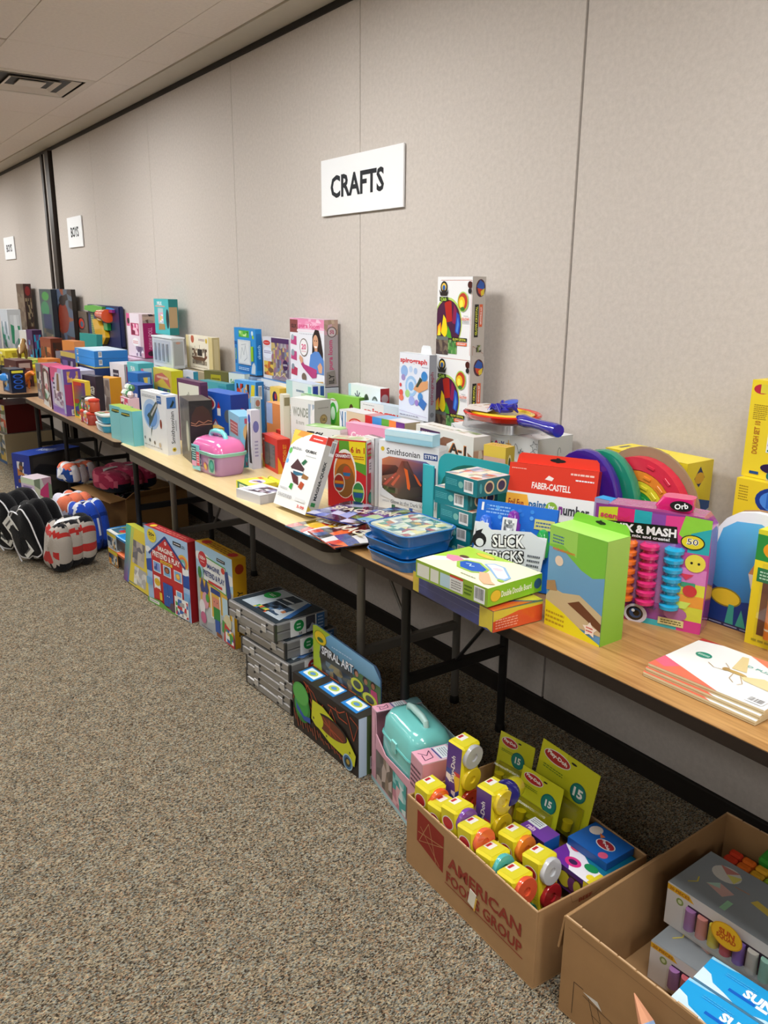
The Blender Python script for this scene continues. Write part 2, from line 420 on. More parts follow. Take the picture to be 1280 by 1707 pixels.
def surf(name, base, scale, lo, hi, bump, rough=0.9, sx=(1, 1, 1)):
    m, n, l, b = newmat(name)
    tc = n.new('ShaderNodeTexCoord'); mp = n.new('ShaderNodeMapping'); mp.inputs['Scale'].default_value = sx
    nz = n.new('ShaderNodeTexNoise'); nz.inputs['Scale'].default_value = scale; nz.inputs['Detail'].default_value = 6; nz.inputs['Roughness'].default_value = .7
    mr = n.new('ShaderNodeMapRange'); mr.inputs[1].default_value = .3; mr.inputs[2].default_value = .7; mr.inputs[3].default_value = lo; mr.inputs[4].default_value = hi
    vm = n.new('ShaderNodeVectorMath'); vm.operation = 'SCALE'; vm.inputs[0].default_value = hx(base)
    bp = n.new('ShaderNodeBump'); bp.inputs['Strength'].default_value = bump; bp.inputs['Distance'].default_value = 0.002
    l.new(tc.outputs['Object'], mp.inputs[0]); l.new(mp.outputs[0], nz.inputs['Vector']); l.new(nz.outputs[0], mr.inputs[0]); l.new(mr.outputs[0], vm.inputs['Scale'])
    l.new(vm.outputs[0], b.inputs['Base Color']); l.new(nz.outputs[0], bp.inputs['Height']); l.new(bp.outputs[0], b.inputs['Normal'])
    b.inputs['Roughness'].default_value = rough; b.inputs['Specular IOR Level'].default_value = 0.2
    return m
surf('wall_fabric', 'c8c0b9', 62, .91, 1.08, .4, sx=(1, 1, 1))
surf('ceiling_tile', 'e9dfd6', 55, .95, 1.05, .5)
surf('paint', 'cfc4b6', 8, .98, 1.02, .05)
surf('dark_trim', '2b2724', 40, .9, 1.1, .1, .5)
surf('soffit_paint', 'c9c2b4', 20, .98, 1.02, .05, .5)
surf('laminate_dark', '2c241f', 60, .9, 1.1, .1, .4)
surf('vent_metal', 'd8cec2', 20, .98, 1.02, .02, .5)

def wood(name, a, b_, sc=1.0, rough=0.35):
    m, n, l, b = newmat(name)
    tc = n.new('ShaderNodeTexCoord'); mp = n.new('ShaderNodeMapping'); mp.inputs['Scale'].default_value = (1.4 * sc, 26 * sc, 6)
    nz = n.new('ShaderNodeTexNoise'); nz.inputs['Scale'].default_value = 2.6; nz.inputs['Detail'].default_value = 8; nz.inputs['Roughness'].default_value = .65; nz.inputs['Distortion'].default_value = .6
    cr = n.new('ShaderNodeValToRGB'); cr.color_ramp.elements[0].position = .32; cr.color_ramp.elements[1].position = .68
    cr.color_ramp.elements[0].color = (*hx(a), 1); cr.color_ramp.elements[1].color = (*hx(b_), 1)
    l.new(tc.outputs['Object'], mp.inputs[0]); l.new(mp.outputs[0], nz.inputs['Vector']); l.new(nz.outputs[0], cr.inputs[0]); l.new(cr.outputs[0], b.inputs['Base Color'])
    b.inputs['Roughness'].default_value = rough
wood('oak_top', '94693a', 'c0945c')
wood('cream_top', 'd4bb86', 'e0cb9b', 1.6, .3)
wood('brown_top', '8d6a4a', 'b08c66')

def slab(name, x0, y0, z0, x1, y1, z1, mat, parent=None, ch=0.0, kind='structure'):
    m = MB((mat,)); m.box(x0, y0, z0, x1, y1, z1, WHT, ch=ch or 0.0005); o = m.build(name, parent)
    if kind and not parent: o['kind'] = kind
    return o
slab('floor', X0, Y0, -0.1, X1, 0.12, 0, 'carpet')
wb = slab('wall_back', X0, 0.02, 0, X1, 0.12, HC + .05, 'dark_trim')
slab('wall_left', X0 - .1, Y0, 0, X0, 0.12, HC + .05, 'paint')
slab('wall_right', X1, Y0, 0, X1 + .1, 0.12, HC + .05, 'paint')
slab('wall_front', X0, Y0 - .1, 0, X1, Y0, HC + .05, 'paint')
cl = slab('ceiling', X0, Y0, HC + .006, X1, 0.12, HC + .1, 'dark_trim')
slab('baseboard_back', X0, -0.012, 0.0, X1, 0.019, 0.068, 'dark_trim')
slab('trim_1', X0, -0.006, 2.612, X1, 0.019, 2.64, 'dark_trim')
slab('trim_2', X0, -0.155, 2.641, X1, 0.0, 2.6555, 'soffit_paint')
# partition panels, one mesh each, open joints between them
seams = [X0, -15.4, -14.2, -13.0, -11.8, -10.62, -9.42, -8.26]
seams2 = [-7.90, -6.79, -5.54, -4.282, -3.068, -1.865, -0.65, 0.56, 1.77, 2.98, 4.19, 5.4, X1]
gap = {-1.865: .0045}
def panels(ss):
    for a, c in zip(ss, ss[1:]):
        ga, gc = gap.get(a, .0018), gap.get(c, .0018)
        mm_ = MB(('wall_fabric',)); mm_.box(a + ga, 0, .07, c - gc, .02, 2.612, WHT, ch=.0012)
        mm_.build('wall_panel', wb)
panels(seams); panels(seams2)
slab('jamb_strip', -8.185, -.004, .07, -8.06, .019, 2.612, 'wall_fabric', wb)
slab('jamb_post', -8.05, -.03, .07, -7.93, .019, 2.612, 'laminate_dark', wb)
slab('jamb_post', -8.25, -.02, .07, -8.19, .019, 2.612, 'laminate_dark', wb)
# ceiling tiles, individually laid with open joints
TX = [-3.475 - .61 * i for i in range(-15, 22)]
TYc = [-.155, -.37] + [-.37 - .61 * i for i in range(1, 13)] + [Y0]
tile_me = {}
lamp_cells = []
for ly in LAMP_Y:
    for lx in LAMP_X: lamp_cells.append((lx - .61, lx + .61, ly - .305, ly + .305))
def in_lamp(cx, cy): return any(a < cx < b_ and c_ < cy < d for a, b_, c_, d in lamp_cells)
ntile = 0
far = MB(('ceiling_tile',))
for i in range(len(TX) - 1):
    xa, xb = TX[i + 1], TX[i]
    if xa > X1 or xb < X0: continue
    for j in range(len(TYc) - 1):
        ya, yb = TYc[j + 1], TYc[j]; cx, cy = (xa + xb) / 2, (ya + yb) / 2
        if in_lamp(cx, cy) or (abs(cx + 5.61) < .2 and abs(cy + .675) < .2): continue
        g = .0012; dz = random.Random(i * 50 + j).uniform(0, .0012); inview = xa > -13 and xb < -2.6 and yb > -2.9 + 0 * xa
        if inview and ntile < 290:
            key = (round(yb - ya, 3),)
            if key not in tile_me:
                t_ = MB(('ceiling_tile',)); t_.box(g, g, 0, xb - xa - g, yb - ya - g, .012, WHT, ch=.0015); o = t_.build('ceiling_tile', cl); tile_me[key] = o.data
            else:
                o = bpy.data.objects.new('ceiling_tile', tile_me[key]); col.objects.link(o); o.parent = cl
            o.location = (xa, ya, HC - dz); ntile += 1
        else: far.box(xa + g, ya + g, HC, xb - g, yb - g, HC + .012, WHT, ch=.001)
tag(far.build('far_tiles', cl), kind='stuff')
# troffer bodies
m, n, l, b = newmat('lamp_glow'); b.inputs['Base Color'].default_value = (1, 1, 1, 1); b.inputs['Emission Color'].default_value = (1, .965, .91, 1); b.inputs['Emission Strength'].default_value = 5
tr0 = None
for ly in LAMP_Y:
    for lx in LAMP_X:
        if tr0 is None:
            tr0 = empty('troffer', 'recessed white ceiling light panel out of the frame', 'light', 'recessed ceiling lights')
            q = MB(('vent_metal',))
            for a in ((-.605, -.3, .605, -.26), (-.605, .26, .605, .3), (-.605, -.26, -.565, .26), (.565, -.26, .605, .26)): q.box(a[0], a[1], -.012, a[2], a[3], 0, WHT)
            q.build('frame', tr0)
            q = MB(('lamp_glow',)); q.box(-.565, -.26, -.004, .565, .26, 0, WHT); q.build('diffuser', tr0); tr = tr0
        else: tr = copy_tree(tr0)
        tr.location = (lx, ly, HC + .006)
# air diffuser in the ceiling
av = empty('air_diffuser', 'square metal air vent with nested louvres set into the ceiling', 'vent')
av.location = (-5.91, -.98, HC - .002)
def ring(a0, a1, z0, z1, nm, t=.003):
    q = MB(('vent_metal',)); q.cur = 0
    o = [(a0, a0), (.61 - a0, a0), (.61 - a0, .61 - a0), (a0, .61 - a0)]; i_ = [(a1, a1), (.61 - a1, a1), (.61 - a1, .61 - a1), (a1, .61 - a1)]
    rings = [[Vector((x, y, z0)) for x, y in o], [Vector((x, y, z1)) for x, y in i_], [Vector((x, y, z1 + t)) for x, y in i_], [Vector((x, y, z0 + t)) for x, y in o]]
    V = [p for r_ in rings for p in r_]; F = []
    for i in range(4):
        for k in range(4): F.append((i * 4 + k, i * 4 + (k + 1) % 4, ((i + 1) % 4) * 4 + (k + 1) % 4, ((i + 1) % 4) * 4 + k))
    q.grid(V, F, WHT, smooth=False); q.build(nm, av)
ring(.002, .05, 0, -.004, 'frame'); ring(.07, .14, -.006, .02, 'louvre'); ring(.16, .21, -.004, .02, 'louvre')
q = MB(('vent_metal',)); q.box(.23, .23, -.002, .38, .38, .004, WHT); q.build('centre_plate', av)
q = MB(('dark_trim',)); q.box(.01, .01, .03, .6, .6, .034, WHT); q.build('plenum', av)

# ------------------------------------------------------------------ wall signs
def sign(x0, x1, z0, z1, text, label, tsz, tw, tu=.5, tv=.5):
    w, h = x1 - x0, z1 - z0
    mm_ = MB(('matte',)); mm_.box(0, 0, 0, w, .008, h, 'eef0f2', ch=.0008)
    mm_.art(faces(w, .008, h)['f'], [('t', text, tu, tv, tsz, '2a2c30', tw, 0, .03)])
    o = mm_.build('wall_sign'); tag(o, label, 'sign', 'white signs on the wall'); o.location = (x0, -.0125, z0); return o
sign(-3.363, -2.744, 1.805, 2.037, 'CRAFTS', 'white board sign reading CRAFTS on the beige wall', .40, .66, .46, .5)
sign(-7.57, -7.15, 1.80, 2.04, 'BOYS', 'white BOYS sign right of the dark wall posts', .34, .55)
sign(-10.2, -9.70, 1.755, 1.985, 'BOYS', 'white BOYS sign left of the dark wall posts, at the far left', .34, .55)

# ------------------------------------------------------------------ folding tables
m_, n_, l_, b_ = newmat('leg_grey'); b_.inputs['Base Color'].default_value = (*hx('77736c'), 1); b_.inputs['Roughness'].default_value = .45; b_.inputs['Metallic'].default_value = .3
m_, n_, l_, b_ = newmat('leg_black'); b_.inputs['Base Color'].default_value = (*hx('1c1a19'), 1); b_.inputs['Roughness'].default_value = .5
m_, n_, l_, b_ = newmat('apron_grey'); b_.inputs['Base Color'].default_value = (*hx('8b847a'), 1); b_.inputs['Roughness'].default_value = .6
def table(x0, x1, y0, y1, top, legm, legs_x, label, edge='laminate_dark', apron=None, r=.05, fy=-.62, by=-.2):
    t_ = empty('folding_table', label, 'table', 'folding tables in a row along the wall')
    t_.location = (x0, y0, 0); w, d = x1 - x0, y1 - y0
    def rr(o, z0, z1):
        pts = []
        for cx, cy, a0 in ((o + r, o + r, 180), (w - o - r, o + r, 270), (w - o - r, d - o - r, 0), (o + r, d - o - r, 90)):
            for k in range(6): a = R(a0 + 18 * k); pts.append((cx + r * math.cos(a), cy + r * math.sin(a)))
        return [[Vector((x, y, z0)) for x, y in pts], [Vector((x, y, z1)) for x, y in pts]]
    q = MB((top,)); q.loft(rr(.002, .738, .74), WHT); q.build('tabletop', t_)
    q = MB((edge,)); q.loft(rr(0, .712, .7385), WHT); q.build('edge_band', t_)
    if apron: q = MB((apron,)); q.loft(rr(.03, .66, .712), WHT); q.build('apron', t_)
    lt = .712 if not apron else .66
    for lx in legs_x:
        for yy in (fy, by):
            q = MB((legm,)); q.tube([(lx - x0, yy - y0, .012), (lx - x0, yy - y0, lt)], .0145, WHT, 12); lg = q.build('leg', t_)
            q = MB(('leg_black',)); q.lathe([(.017, 0), (.019, .004), (.018, .02), (.0146, .03)], WHT, 12, Matrix.Translation((lx - x0, yy - y0, 0))); q.build('foot_cap', lg)
        q = MB((legm,)); q.box(lx - x0 - .012, fy - y0, .30, lx - x0 + .012, by - y0, .33, WHT); q.build('crossbar', t_)
        s_ = 1 if lx < (x0 + x1) / 2 else -1
        q = MB((legm,)); ym = (fy + by) / 2 - y0
        q.tube([(lx - x0, ym, .33), (lx - x0 + s_ * .15, ym, .52), (lx - x0 + s_ * .32, ym, lt)], .006, WHT, 6); q.build('brace', t_)
    return t_
table(-2.04, -.12, -.762, -.02, 'oak_top', 'leg_black', (-1.87, -.35), 'oak topped folding table with dark brown edge, nearest the camera', r=.03)
table(-4.07, -2.045, -.79, -.02, 'cream_top', 'leg_grey', (-3.8, -2.12), 'cream topped folding table with grey apron and legs, second in the row', apron='apron_grey')
table(-6.1, -4.075, -.80, -.02, 'brown_top', 'leg_black', (-5.8, -4.35), 'brown topped folding table with the doll boxes, third in the row')
table(-8.3, -6.32, -.90, -.05, 'brown_top', 'leg_black', (-8.0, -6.6), 'brown folding table at the far left with a rounded corner', r=.12)
table(-10.6, -8.6, -.85, -.02, 'brown_top', 'leg_black', (-10.3, -8.8), 'brown folding table beyond the far left edge of the toy pile')

# ------------------------------------------------------------------ common prints
def bar(a, b_, c, d): return ('b', a, b_, c, d)
DKP = ['2a2622', '4a4038', '6b5f55', '37424f', '8b2f22', 'b3a698', '15151a']
BRT = ['e23c3c', 'f6d33c', '3fa7e0', '5cbf4a', 'ee7fb0', 'f28a30', '7a4fb0', WHT]
def window(o, w, d, h, x0, z0, x1, z1, face='f', name='window'):
    q = MB(('clear',))
    if face == 'f': q.box(x0 * w, -.004, z0 * h, x1 * w, -.003, z1 * h, WHT, ch=.0002)
    else: q.box(w + .003, x0 * d, z0 * h, w + .004, x1 * d, z1 * h, WHT, ch=.0002)
    q.build(name, o)
def tab(o, w, d, h, c, th=.04, slot=True, u0=0, u1=1):
    q = MB(('card',)); y = d - .002
    q.prism([(u0 * w, h - .002), (u1 * w, h - .002), (u1 * w - .004, h + th - .008), (u1 * w - .012, h + th), (u0 * w + .012, h + th), (u0 * w + .004, h + th - .008)], y, y + .0012, c)
    if slot: q.art(Face((0, y, h), (w, 0, 0), (0, 0, th), (0, -1, 0)), [('e', (u0 + u1) / 2, .55, .09, .17, BLK), ('r', (u0 + u1) / 2 - .02, .35, (u0 + u1) / 2 + .02, .8, BLK)])
    q.build('hang_tab', o)

# ------------------------------------------------------------------ boxes leaning on the wall (upper tier)
def glow(key, label, z0):
    x, y, z, rz, w, d, h = PLACE[key]
    rb = ['7a1f16', 'b3261c', 'd9481f', '4a1748', '6a1a2c']
    f = [('r', 0, 0, 1, 1, 'eff0f2'), ('l', [(.1, .955), (.98, .955), (.98, .02)], .0016, 'c46a50'),
         ('e', .32, .40, .42, .34, 'b9d86a', 28), ('e', .32, .395, .395, .315, '4b1c40', 28),
         ('p', [(.3, .42), (.22, .66), (.3, .7), (.42, .69), (.46, .44)], 'b5271d'), ('p', [(.46, .42), (.5, .66), (.58, .58), (.6, .5), (.54, .4)], '8c1e50'),
         ('p', [(.55, .3), (.58, .56), (.66, .52), (.70, .4), (.66, .27)], '2350b8'), ('p', [(.58, .32), (.62, .5), (.66, .4), (.62, .29)], '4e8be0'),
         ('p', [(.02, .25), (.03, .36), (.12, .42), (.16, .3)], 'f08a1c'), ('p', [(.14, .28), (.2, .52), (.28, .46), (.34, .3), (.26, .22)], 'f2d91e'),
         ('p', [(.03, .24), (.08, .4), (.13, .25)], 'e9e03a'), ('p', [(.3, .22), (.34, .38), (.42, .3), (.46, .22)], '4fa22c'),
         ('n', 0, 0, .36, .2, ['5a4a44', '6e5f52', '4a3c3a', '7b6c5a'], 6, 4, 5), ('n', .36, .02, .62, .2, ['3d7a3a', '55944a', '7fa867', '4b6b44'], 6, 4, 6),
         ('r', .02, .19, .36, .235, '6a7370'), ('r', .47, .185, .9, .235, '1b1d1a'), ('t', 'GLOW CRYSTAL', .685, .21, .03, 'd9e04a', .38),
         ('r', .6, .135, .9, .175, 'e8693a'), ('t', 'GROWING KIT', .75, .155, .02, WHT, .24),
         ('e', .2, .865, .1, .08, BLK), ('e', .2, .87, .07, .05, 'f0c94a'), ('e', .2, .86, .045, .035, '2f66b0'), ('p', [(.1, .76), (.3, .76), (.34, .84), (.28, .8), (.2, .84), (.12, .8), (.06, .84)], '2a2320'),
         ('r', .08, .69, .33, .745, '2c3a20'), ('t', 'Club', .2, .717, .045, 'b6dc4e', .17),
         ('e', .76, .69, .15, .125, 'a9cf5e', 24), ('e', .76, .69, .13, .108, 'c2412a', 24), ('e', .73, .68, .09, .075, 'f0c62b'), ('e', .72, .665, .05, .05, 'f4ef5a'), ('e', .76, .6, .06, .025, '3e7c34'),
         ('c', .95, .9, .012, '4a1a16'), ('c', .95, .825, .009, '26262a'),
         ('t', 'GLOW', .85, .475, .035, 'e36a42', .22), ('x', .76, .42, .96, .455, '8a9298', 2), ('x', .8, .505, .92, .52, '8a9298', 1)]
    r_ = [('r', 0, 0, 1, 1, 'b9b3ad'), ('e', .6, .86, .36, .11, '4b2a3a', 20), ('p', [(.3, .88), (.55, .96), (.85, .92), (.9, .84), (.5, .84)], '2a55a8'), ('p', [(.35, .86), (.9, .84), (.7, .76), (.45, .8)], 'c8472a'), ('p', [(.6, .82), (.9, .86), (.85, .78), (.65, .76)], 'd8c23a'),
          ('r', .2, .25, .5, .66, '1b1d1a'), ('t', 'GLOW CRYSTAL', .35, .455, .16, 'd9e04a', .36, 90), ('r', .55, .38, .8, .66, 'd8643c'), ('t', 'GROWING KIT', .68, .52, .1, WHT, .22, 90),
          ('l', [(.15, .02), (.15, .14), (.95, .04)], .0012, 'a05a48'), ('n', .4, .06, .8, .15, ['3a3a30', '7a8a40', 'a9a9a0', '55504a'], 4, 3, 9)]
    carton(key, 'craft_kit_box', label, 'e9eaec', dict(f=f, r=r_, t=[('r', 0, 0, 1, 1, 'dcdcdc')]), 'box', 'crystal kit boxes', dims=(x, y, z0, rz, w, d, h))
# hidden tier carrying the upper boxes
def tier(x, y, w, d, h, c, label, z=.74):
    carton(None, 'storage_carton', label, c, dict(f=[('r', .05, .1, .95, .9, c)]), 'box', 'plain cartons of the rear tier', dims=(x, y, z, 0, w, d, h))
tier(-2.385, -.125, .19, .105, .26, '5c6f7c', 'plain slate carton under the two crystal kits')
glow('glow_low', 'lower of two white crystal growing kits with a rainbow crystal picture', 1.0)
glow('glow_top', 'upper white crystal growing kit, topmost of the stack by the wall', 1.27)
tier(-2.53, -.18, .16, .034, .287, 'c9ccd0', 'plain pale carton under the tall drawing set')
SP = ['9fc4e8', '7fb0e2', 'b8d4ee', '5f9ad8', 'd8e4f2', 'a8a8d8']
carton('spiro_tall', 'craft_kit_box', 'pale blue and white standing drawing set with a hand holding a pen', 'e4e9f2', dict(
    f=[('r', 0, 0, 1, .78, 'dfe6f4'), ('t', 'spirograph', .48, .88, .10, 'cf2b35', .9, 0, .03), ('x', .76, .80, .97, .82, '8a90b0', 1),
       ('e', .18, .72, .12, .09, '8fb4e4'), ('e', .4, .76, .06, .05, 'bcd2ee'), ('e', .56, .74, .06, .05, 'a8c4e8'), ('e', .15, .62, .07, .05, '9c8fc4'), ('e', .42, .5, .2, .16, '9cc4ea', 24), ('e', .42, .5, .14, .11, 'c9def4', 24), ('e', .42, .5, .09, .07, '7fb0e2', 24),
       ('e', .3, .38, .08, .06, 'a9d488'), ('e', .08, .38, .07, .05, 'e05a50'), ('e', .09, .3, .08, .05, 'e87a60'), ('e', .06, .5, .04, .03, 'd05050'), ('e', .45, .28, .1, .07, '9fb0e8'), ('e', .62, .26, .06, .05, '9a80c8'),
       ('p', [(.5, .46), (.62, .56), (.98, .62), (.98, .5), (.7, .42)], 'd9a070'), ('p', [(.58, .5), (.72, .66), (.8, .62), (.66, .5)], '3a4a3c'), ('c', .86, .68, .018, '3a86cc'), ('c', .74, .36, .015, '4a90d0'),
       ('p', [(.68, .24), (.76, .36), (.96, .28), (.86, .16)], '3b74c0'), ('l', [(.03, .1), (.97, .06)], .001, '9a80b8'), ('x', .05, .03, .7, .06, '9a9ab0', 1)],
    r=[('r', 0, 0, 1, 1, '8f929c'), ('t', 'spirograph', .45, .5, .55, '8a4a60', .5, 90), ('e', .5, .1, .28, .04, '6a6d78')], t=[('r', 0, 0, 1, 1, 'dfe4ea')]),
    group='drawing sets', extra=lambda o, w, d, h: tab(o, w, d, h, 'e6eaee', .03, False, .5, .85))
tier(-3.56, -.107, .34, .09, .315, 'c2c8d2', 'plain pale carton under the pink loom kit')
# arm knitting kit
carton('pura', 'craft_kit_box', 'pink and white loom kit with a dark haired girl in a blue top', 'e6e2ec', dict(
    f=[('r', 0, 0, 1, 1, 'eef0f8'), ('n', 0, .84, 1, 1, ['f0a0c4', 'f4b8d4', 'ec90b8', 'f6cce0'], 9, 4, 4), ('r', .0, .78, .24, .98, '8a4a48'), ('t', 'GLX', .12, .88, .06, '2a2024', .16),
       ('t', 'pura loom', .58, .885, .085, 'e0508c', .6), ('r', .22, .80, .98, .83, 'f6e8f2'), ('x', .3, .76, .8, .78, 'b8bcc8', 1),
       ('p', [(.02, .6), (.2, .58), (.2, .72), (.04, .73)], 'c44a84'), ('c', .08, .7, .014, 'a8b8c4'), ('p', [(.02, .36), (.2, .34), (.2, .48), (.04, .5)], 'c44a84'), ('c', .08, .46, .016, '98a8b4'), ('p', [(.02, .12), (.2, .1), (.22, .22), (.04, .26)], 'c03a5c'), ('c', .08, .24, .014, '8898a4'),
       ('e', .42, .56, .125, .14, '6a5a4c', 24), ('e', .42, .56, .11, .125, 'f4f2f4', 24), ('t', '20', .42, .57, .085, 'd8407c', .14, 0, .03), ('x', .35, .49, .49, .505, 'd8407c', 1),
       ('p', [(.66, .42), (.68, .74), (.76, .85), (.86, .84), (.92, .7), (.97, .5), (.96, .3), (.88, .36), (.86, .5), (.76, .52), (.72, .34)], '2c2222'),
       ('e', .77, .66, .075, .11, 'dca684', 20), ('p', [(.72, .6), (.82, .6), (.8, .575), (.76, .57)], 'f8f4f4'), ('c', .745, .68, .0035, '2c2222'), ('c', .8, .68, .0035, '2c2222'), ('r', .74, .5, .82, .57, 'd09a78'),
       ('p', [(.58, .3), (.62, .46), (.74, .52), (.86, .52), (.99, .4), (.99, .18), (.6, .2)], '5a8ad0'), ('p', [(.36, .36), (.44, .3), (.7, .26), (.8, .24), (.78, .12), (.66, .1), (.4, .24), (.33, .3)], 'b8407c'),
       ('p', [(.28, .38), (.3, .44), (.38, .4), (.4, .34), (.34, .3)], 'dca684'), ('p', [(.82, .3), (.9, .36), (.96, .3), (.94, .2), (.86, .2)], 'dca684'),
       ('e', .42, .1, .07, .065, '7a6a58'), ('p', [(.7, .05), (.98, .08), (.98, .03), (.7, .02)], 'c8a868'), ('x', .3, .01, .66, .03, '6a6a80', 1)],
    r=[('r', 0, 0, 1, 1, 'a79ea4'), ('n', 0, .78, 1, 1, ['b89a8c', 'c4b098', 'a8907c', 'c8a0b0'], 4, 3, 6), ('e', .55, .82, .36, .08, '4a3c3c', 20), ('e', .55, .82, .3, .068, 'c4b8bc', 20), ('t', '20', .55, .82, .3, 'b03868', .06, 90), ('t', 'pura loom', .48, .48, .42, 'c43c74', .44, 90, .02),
       ('p', [(.1, .02), (.15, .22), (.75, .25), (.9, .04)], '8c8480'), ('t', 'ILY', .5, .12, .4, '2a2626', .14, 90, .03)], t=[('r', 0, 0, 1, 1, 'e0c4d4')]))
tier(-3.89, -.10, .27, .085, .295, 'b6c4d8', 'plain blue grey carton under the bead kit')
carton('melissa', 'craft_kit_box', 'flat purple bead and frame kit with a red oval logo', 'd8d4dc', dict(
    f=[('r', 0, 0, 1, 1, '8d8494'), ('n', .34, .1, .98, .88, ['8a7a90', 'b09a58', '9a6a80', '70809a', 'a8a4a8', 'c8b070', '6a5a70'], 9, 8, 3), ('r', .3, .88, 1, .99, '4a2a60'), ('r', 0, 0, .34, 1, 'd8d8e0'), ('e', .16, .86, .14, .06, 'd03a30'), ('x', .06, .85, .26, .87, WHT, 1), ('e', .18, .62, .18, .14, 'e4e8f4'), ('x', .05, .6, .32, .68, '6a4a90', 2),
       ('n', .04, .08, .4, .42, ['d8a030', 'c86a30', 'b8b060', '7a5a40', 'e0c050'], 4, 4, 8), ('c', .86, .38, .026, '3a1a50'), ('x', .78, .36, .94, .41, WHT, 2), ('l', [(.42, .05), (.55, .16), (.66, .08), (.8, .17), (.95, .05)], .004, 'd8d0c8'), ('l', [(.45, .1), (.6, .04), (.74, .12), (.9, .06)], .003, 'a86a90')]))
tier(-4.19, -.115, .28, .1, .30, '86a0c0', 'plain blue carton under the magnetic drawing board box')
def dboard(o, w, d, h):
    q = MB(('plastic',)); q.box(.2 * w, -.006, .2 * h, .78 * w, -.0015, .74 * h, 'c9d2d8'); q.art(Face((.2 * w, -.006, .2 * h), (.58 * w, 0, 0), (0, 0, .54 * h), (0, -1, 0)), [('r', .08, .06, .92, .94, 'dfe4e6'), ('l', [(.2, .2), (.35, .7), (.5, .4), (.62, .8), (.75, .3), (.5, .15)], .003, '8a98a4'), ('l', [(.3, .8), (.7, .85)], .002, '8a98a4')]); q.build('drawing_board', o)
    q = MB(('plastic',)); q.tube([(.87 * w, -.006, .3 * h), (.87 * w, -.006, .62 * h)], .007, '9ccc2c', 10); q.build('pen', o)
carton('drawblue', 'toy_box', 'blue open front box holding a grey magnetic drawing board', '1f86cf', dict(
    f=[('r', 0, 0, 1, 1, '2a8fd8'), ('r', .22, .8, .7, .95, '4fb43c'), ('n', .24, .82, .66, .93, ['8ad05a', '2a7a34', 'c8e8a0', '4fb43c'], 5, 2, 2), ('c', .85, .9, .012, 'c8e4f4'), ('c', .88, .82, .01, '9ccc2c'), ('r', .0, .62, .12, .7, '1458a0'), ('r', .02, .2, .1, .6, '1c6cb8'), ('t', 'MAGNA', .06, .42, .05, '9ccc2c', .26, 90), ('r', .14, .03, .72, .16, '1c6cb8'), ('x', .18, .07, .68, .14, 'bfe0f4', 2), ('p', [(.76, .02), (.95, .02), (.97, .2), (.9, .28), (.82, .22)], 'c8d4dc')],
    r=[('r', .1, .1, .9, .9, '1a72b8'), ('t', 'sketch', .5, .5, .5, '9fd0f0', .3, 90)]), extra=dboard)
tier(-4.86, -.125, .42, .11, .275, 'b7a98c', 'plain tan carton under the cream pirate puzzle box')
carton('pirate', 'puzzle_box', 'cream box with a dark pirate ship picture', 'e6dfc8', dict(
    f=[('r', 0, 0, 1, 1, 'efe8d6'), ('r', 0, 0, .1, 1, 'd8c890'), ('r', .12, .02, .14, .98, 'b8a878'), ('r', .86, 0, 1, 1, 'd8c890'), ('c', .26, .9, .024, 'b85a40'), ('x', .5, .86, .72, .93, '7a3a70', 2), ('c', .79, .88, .014, 'd8b830'),
       ('p', [(.2, .38), (.3, .26), (.68, .26), (.8, .4)], '6a4a34'), ('r', .44, .42, .62, .62, '241c18'), ('n', .24, .4, .42, .62, ['3a2c24', 'efe8d6', '5a4634', '8a705a'], 4, 4, 2), ('n', .64, .38, .8, .64, ['3a2c24', 'efe8d6', '5a4634', '7a4a3a'], 4, 4, 5), ('l', [(.35, .3), (.35, .7)], .003, '3a2c24'), ('l', [(.53, .3), (.53, .74)], .003, '3a2c24'), ('l', [(.71, .3), (.71, .68)], .003, '3a2c24'), ('n', .24, .16, .78, .28, ['8a8478', 'a89c88', '6a5c50'], 8, 2, 7), ('x', .26, .06, .8, .09, '9a9080', 1)],
    r=[('r', 0, 0, 1, 1, 'bfae7a'), ('r', .2, .05, .8, .95, 'cdbf92')]))
tier(-5.13, -.255, .25, .24, .275, 'd2d4d6', 'plain white carton under the clear plastic case')
def case_ribs(o, w, d, h):
    for k in range(4):
        q = MB(('clear_frost',)); q.box(w * (.12 + .2 * k), -.006, h * .2, w * (.22 + .2 * k), -.001, h * .8, WHT); q.build('rib', o)
    q = MB(('plastic',)); q.box(-.004, -.004, h - .004, w + .004, d + .004, h + .006, 'dfe4ea'); q.build('lid', o)
xx = list(PLACE['clearcase']); xx[6] -= .01
carton('clearcase', 'storage_case', 'frosted white plastic storage case under the teal box', 'c6ccd4', dict(f=[('r', .08, .12, .92, .9, 'b2bac8')], r=[('r', .1, .1, .9, .9, 'a4a8ac'), ('e', .5, .85, .2, .04, 'b89080')]), 'case', mat='plastic', dims=tuple(xx), extra=case_ribs)
carton('teal_milk', 'craft_kit_box', 'teal box with a tan wrap standing on the frosted case', '3fb4b4', dict(
    f=[('r', 0, 0, 1, 1, '45b9bf'), ('t', 'MILK', .4, .88, .1, WHT, .34, 0, .03), ('r', .1, .78, .75, .81, 'e8a090'), ('r', .25, .3, .62, .74, 'b8ccd0'), ('n', .28, .34, .6, .62, ['e8d878', 'c8b8d8', 'f0f0f0', 'e8a8b8'], 3, 5, 3), ('p', [(.25, .12), (.7, .14), (.68, .3), (.3, .3)], 'a88a58'), ('e', .9, .45, .1, .28, '1a2c30')],
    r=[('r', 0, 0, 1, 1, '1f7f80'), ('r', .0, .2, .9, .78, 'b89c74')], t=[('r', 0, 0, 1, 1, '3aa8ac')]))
tier(-5.80, -.255, .36, .24, .285, 'c8a8c0', 'plain lilac carton under the magenta doll box')
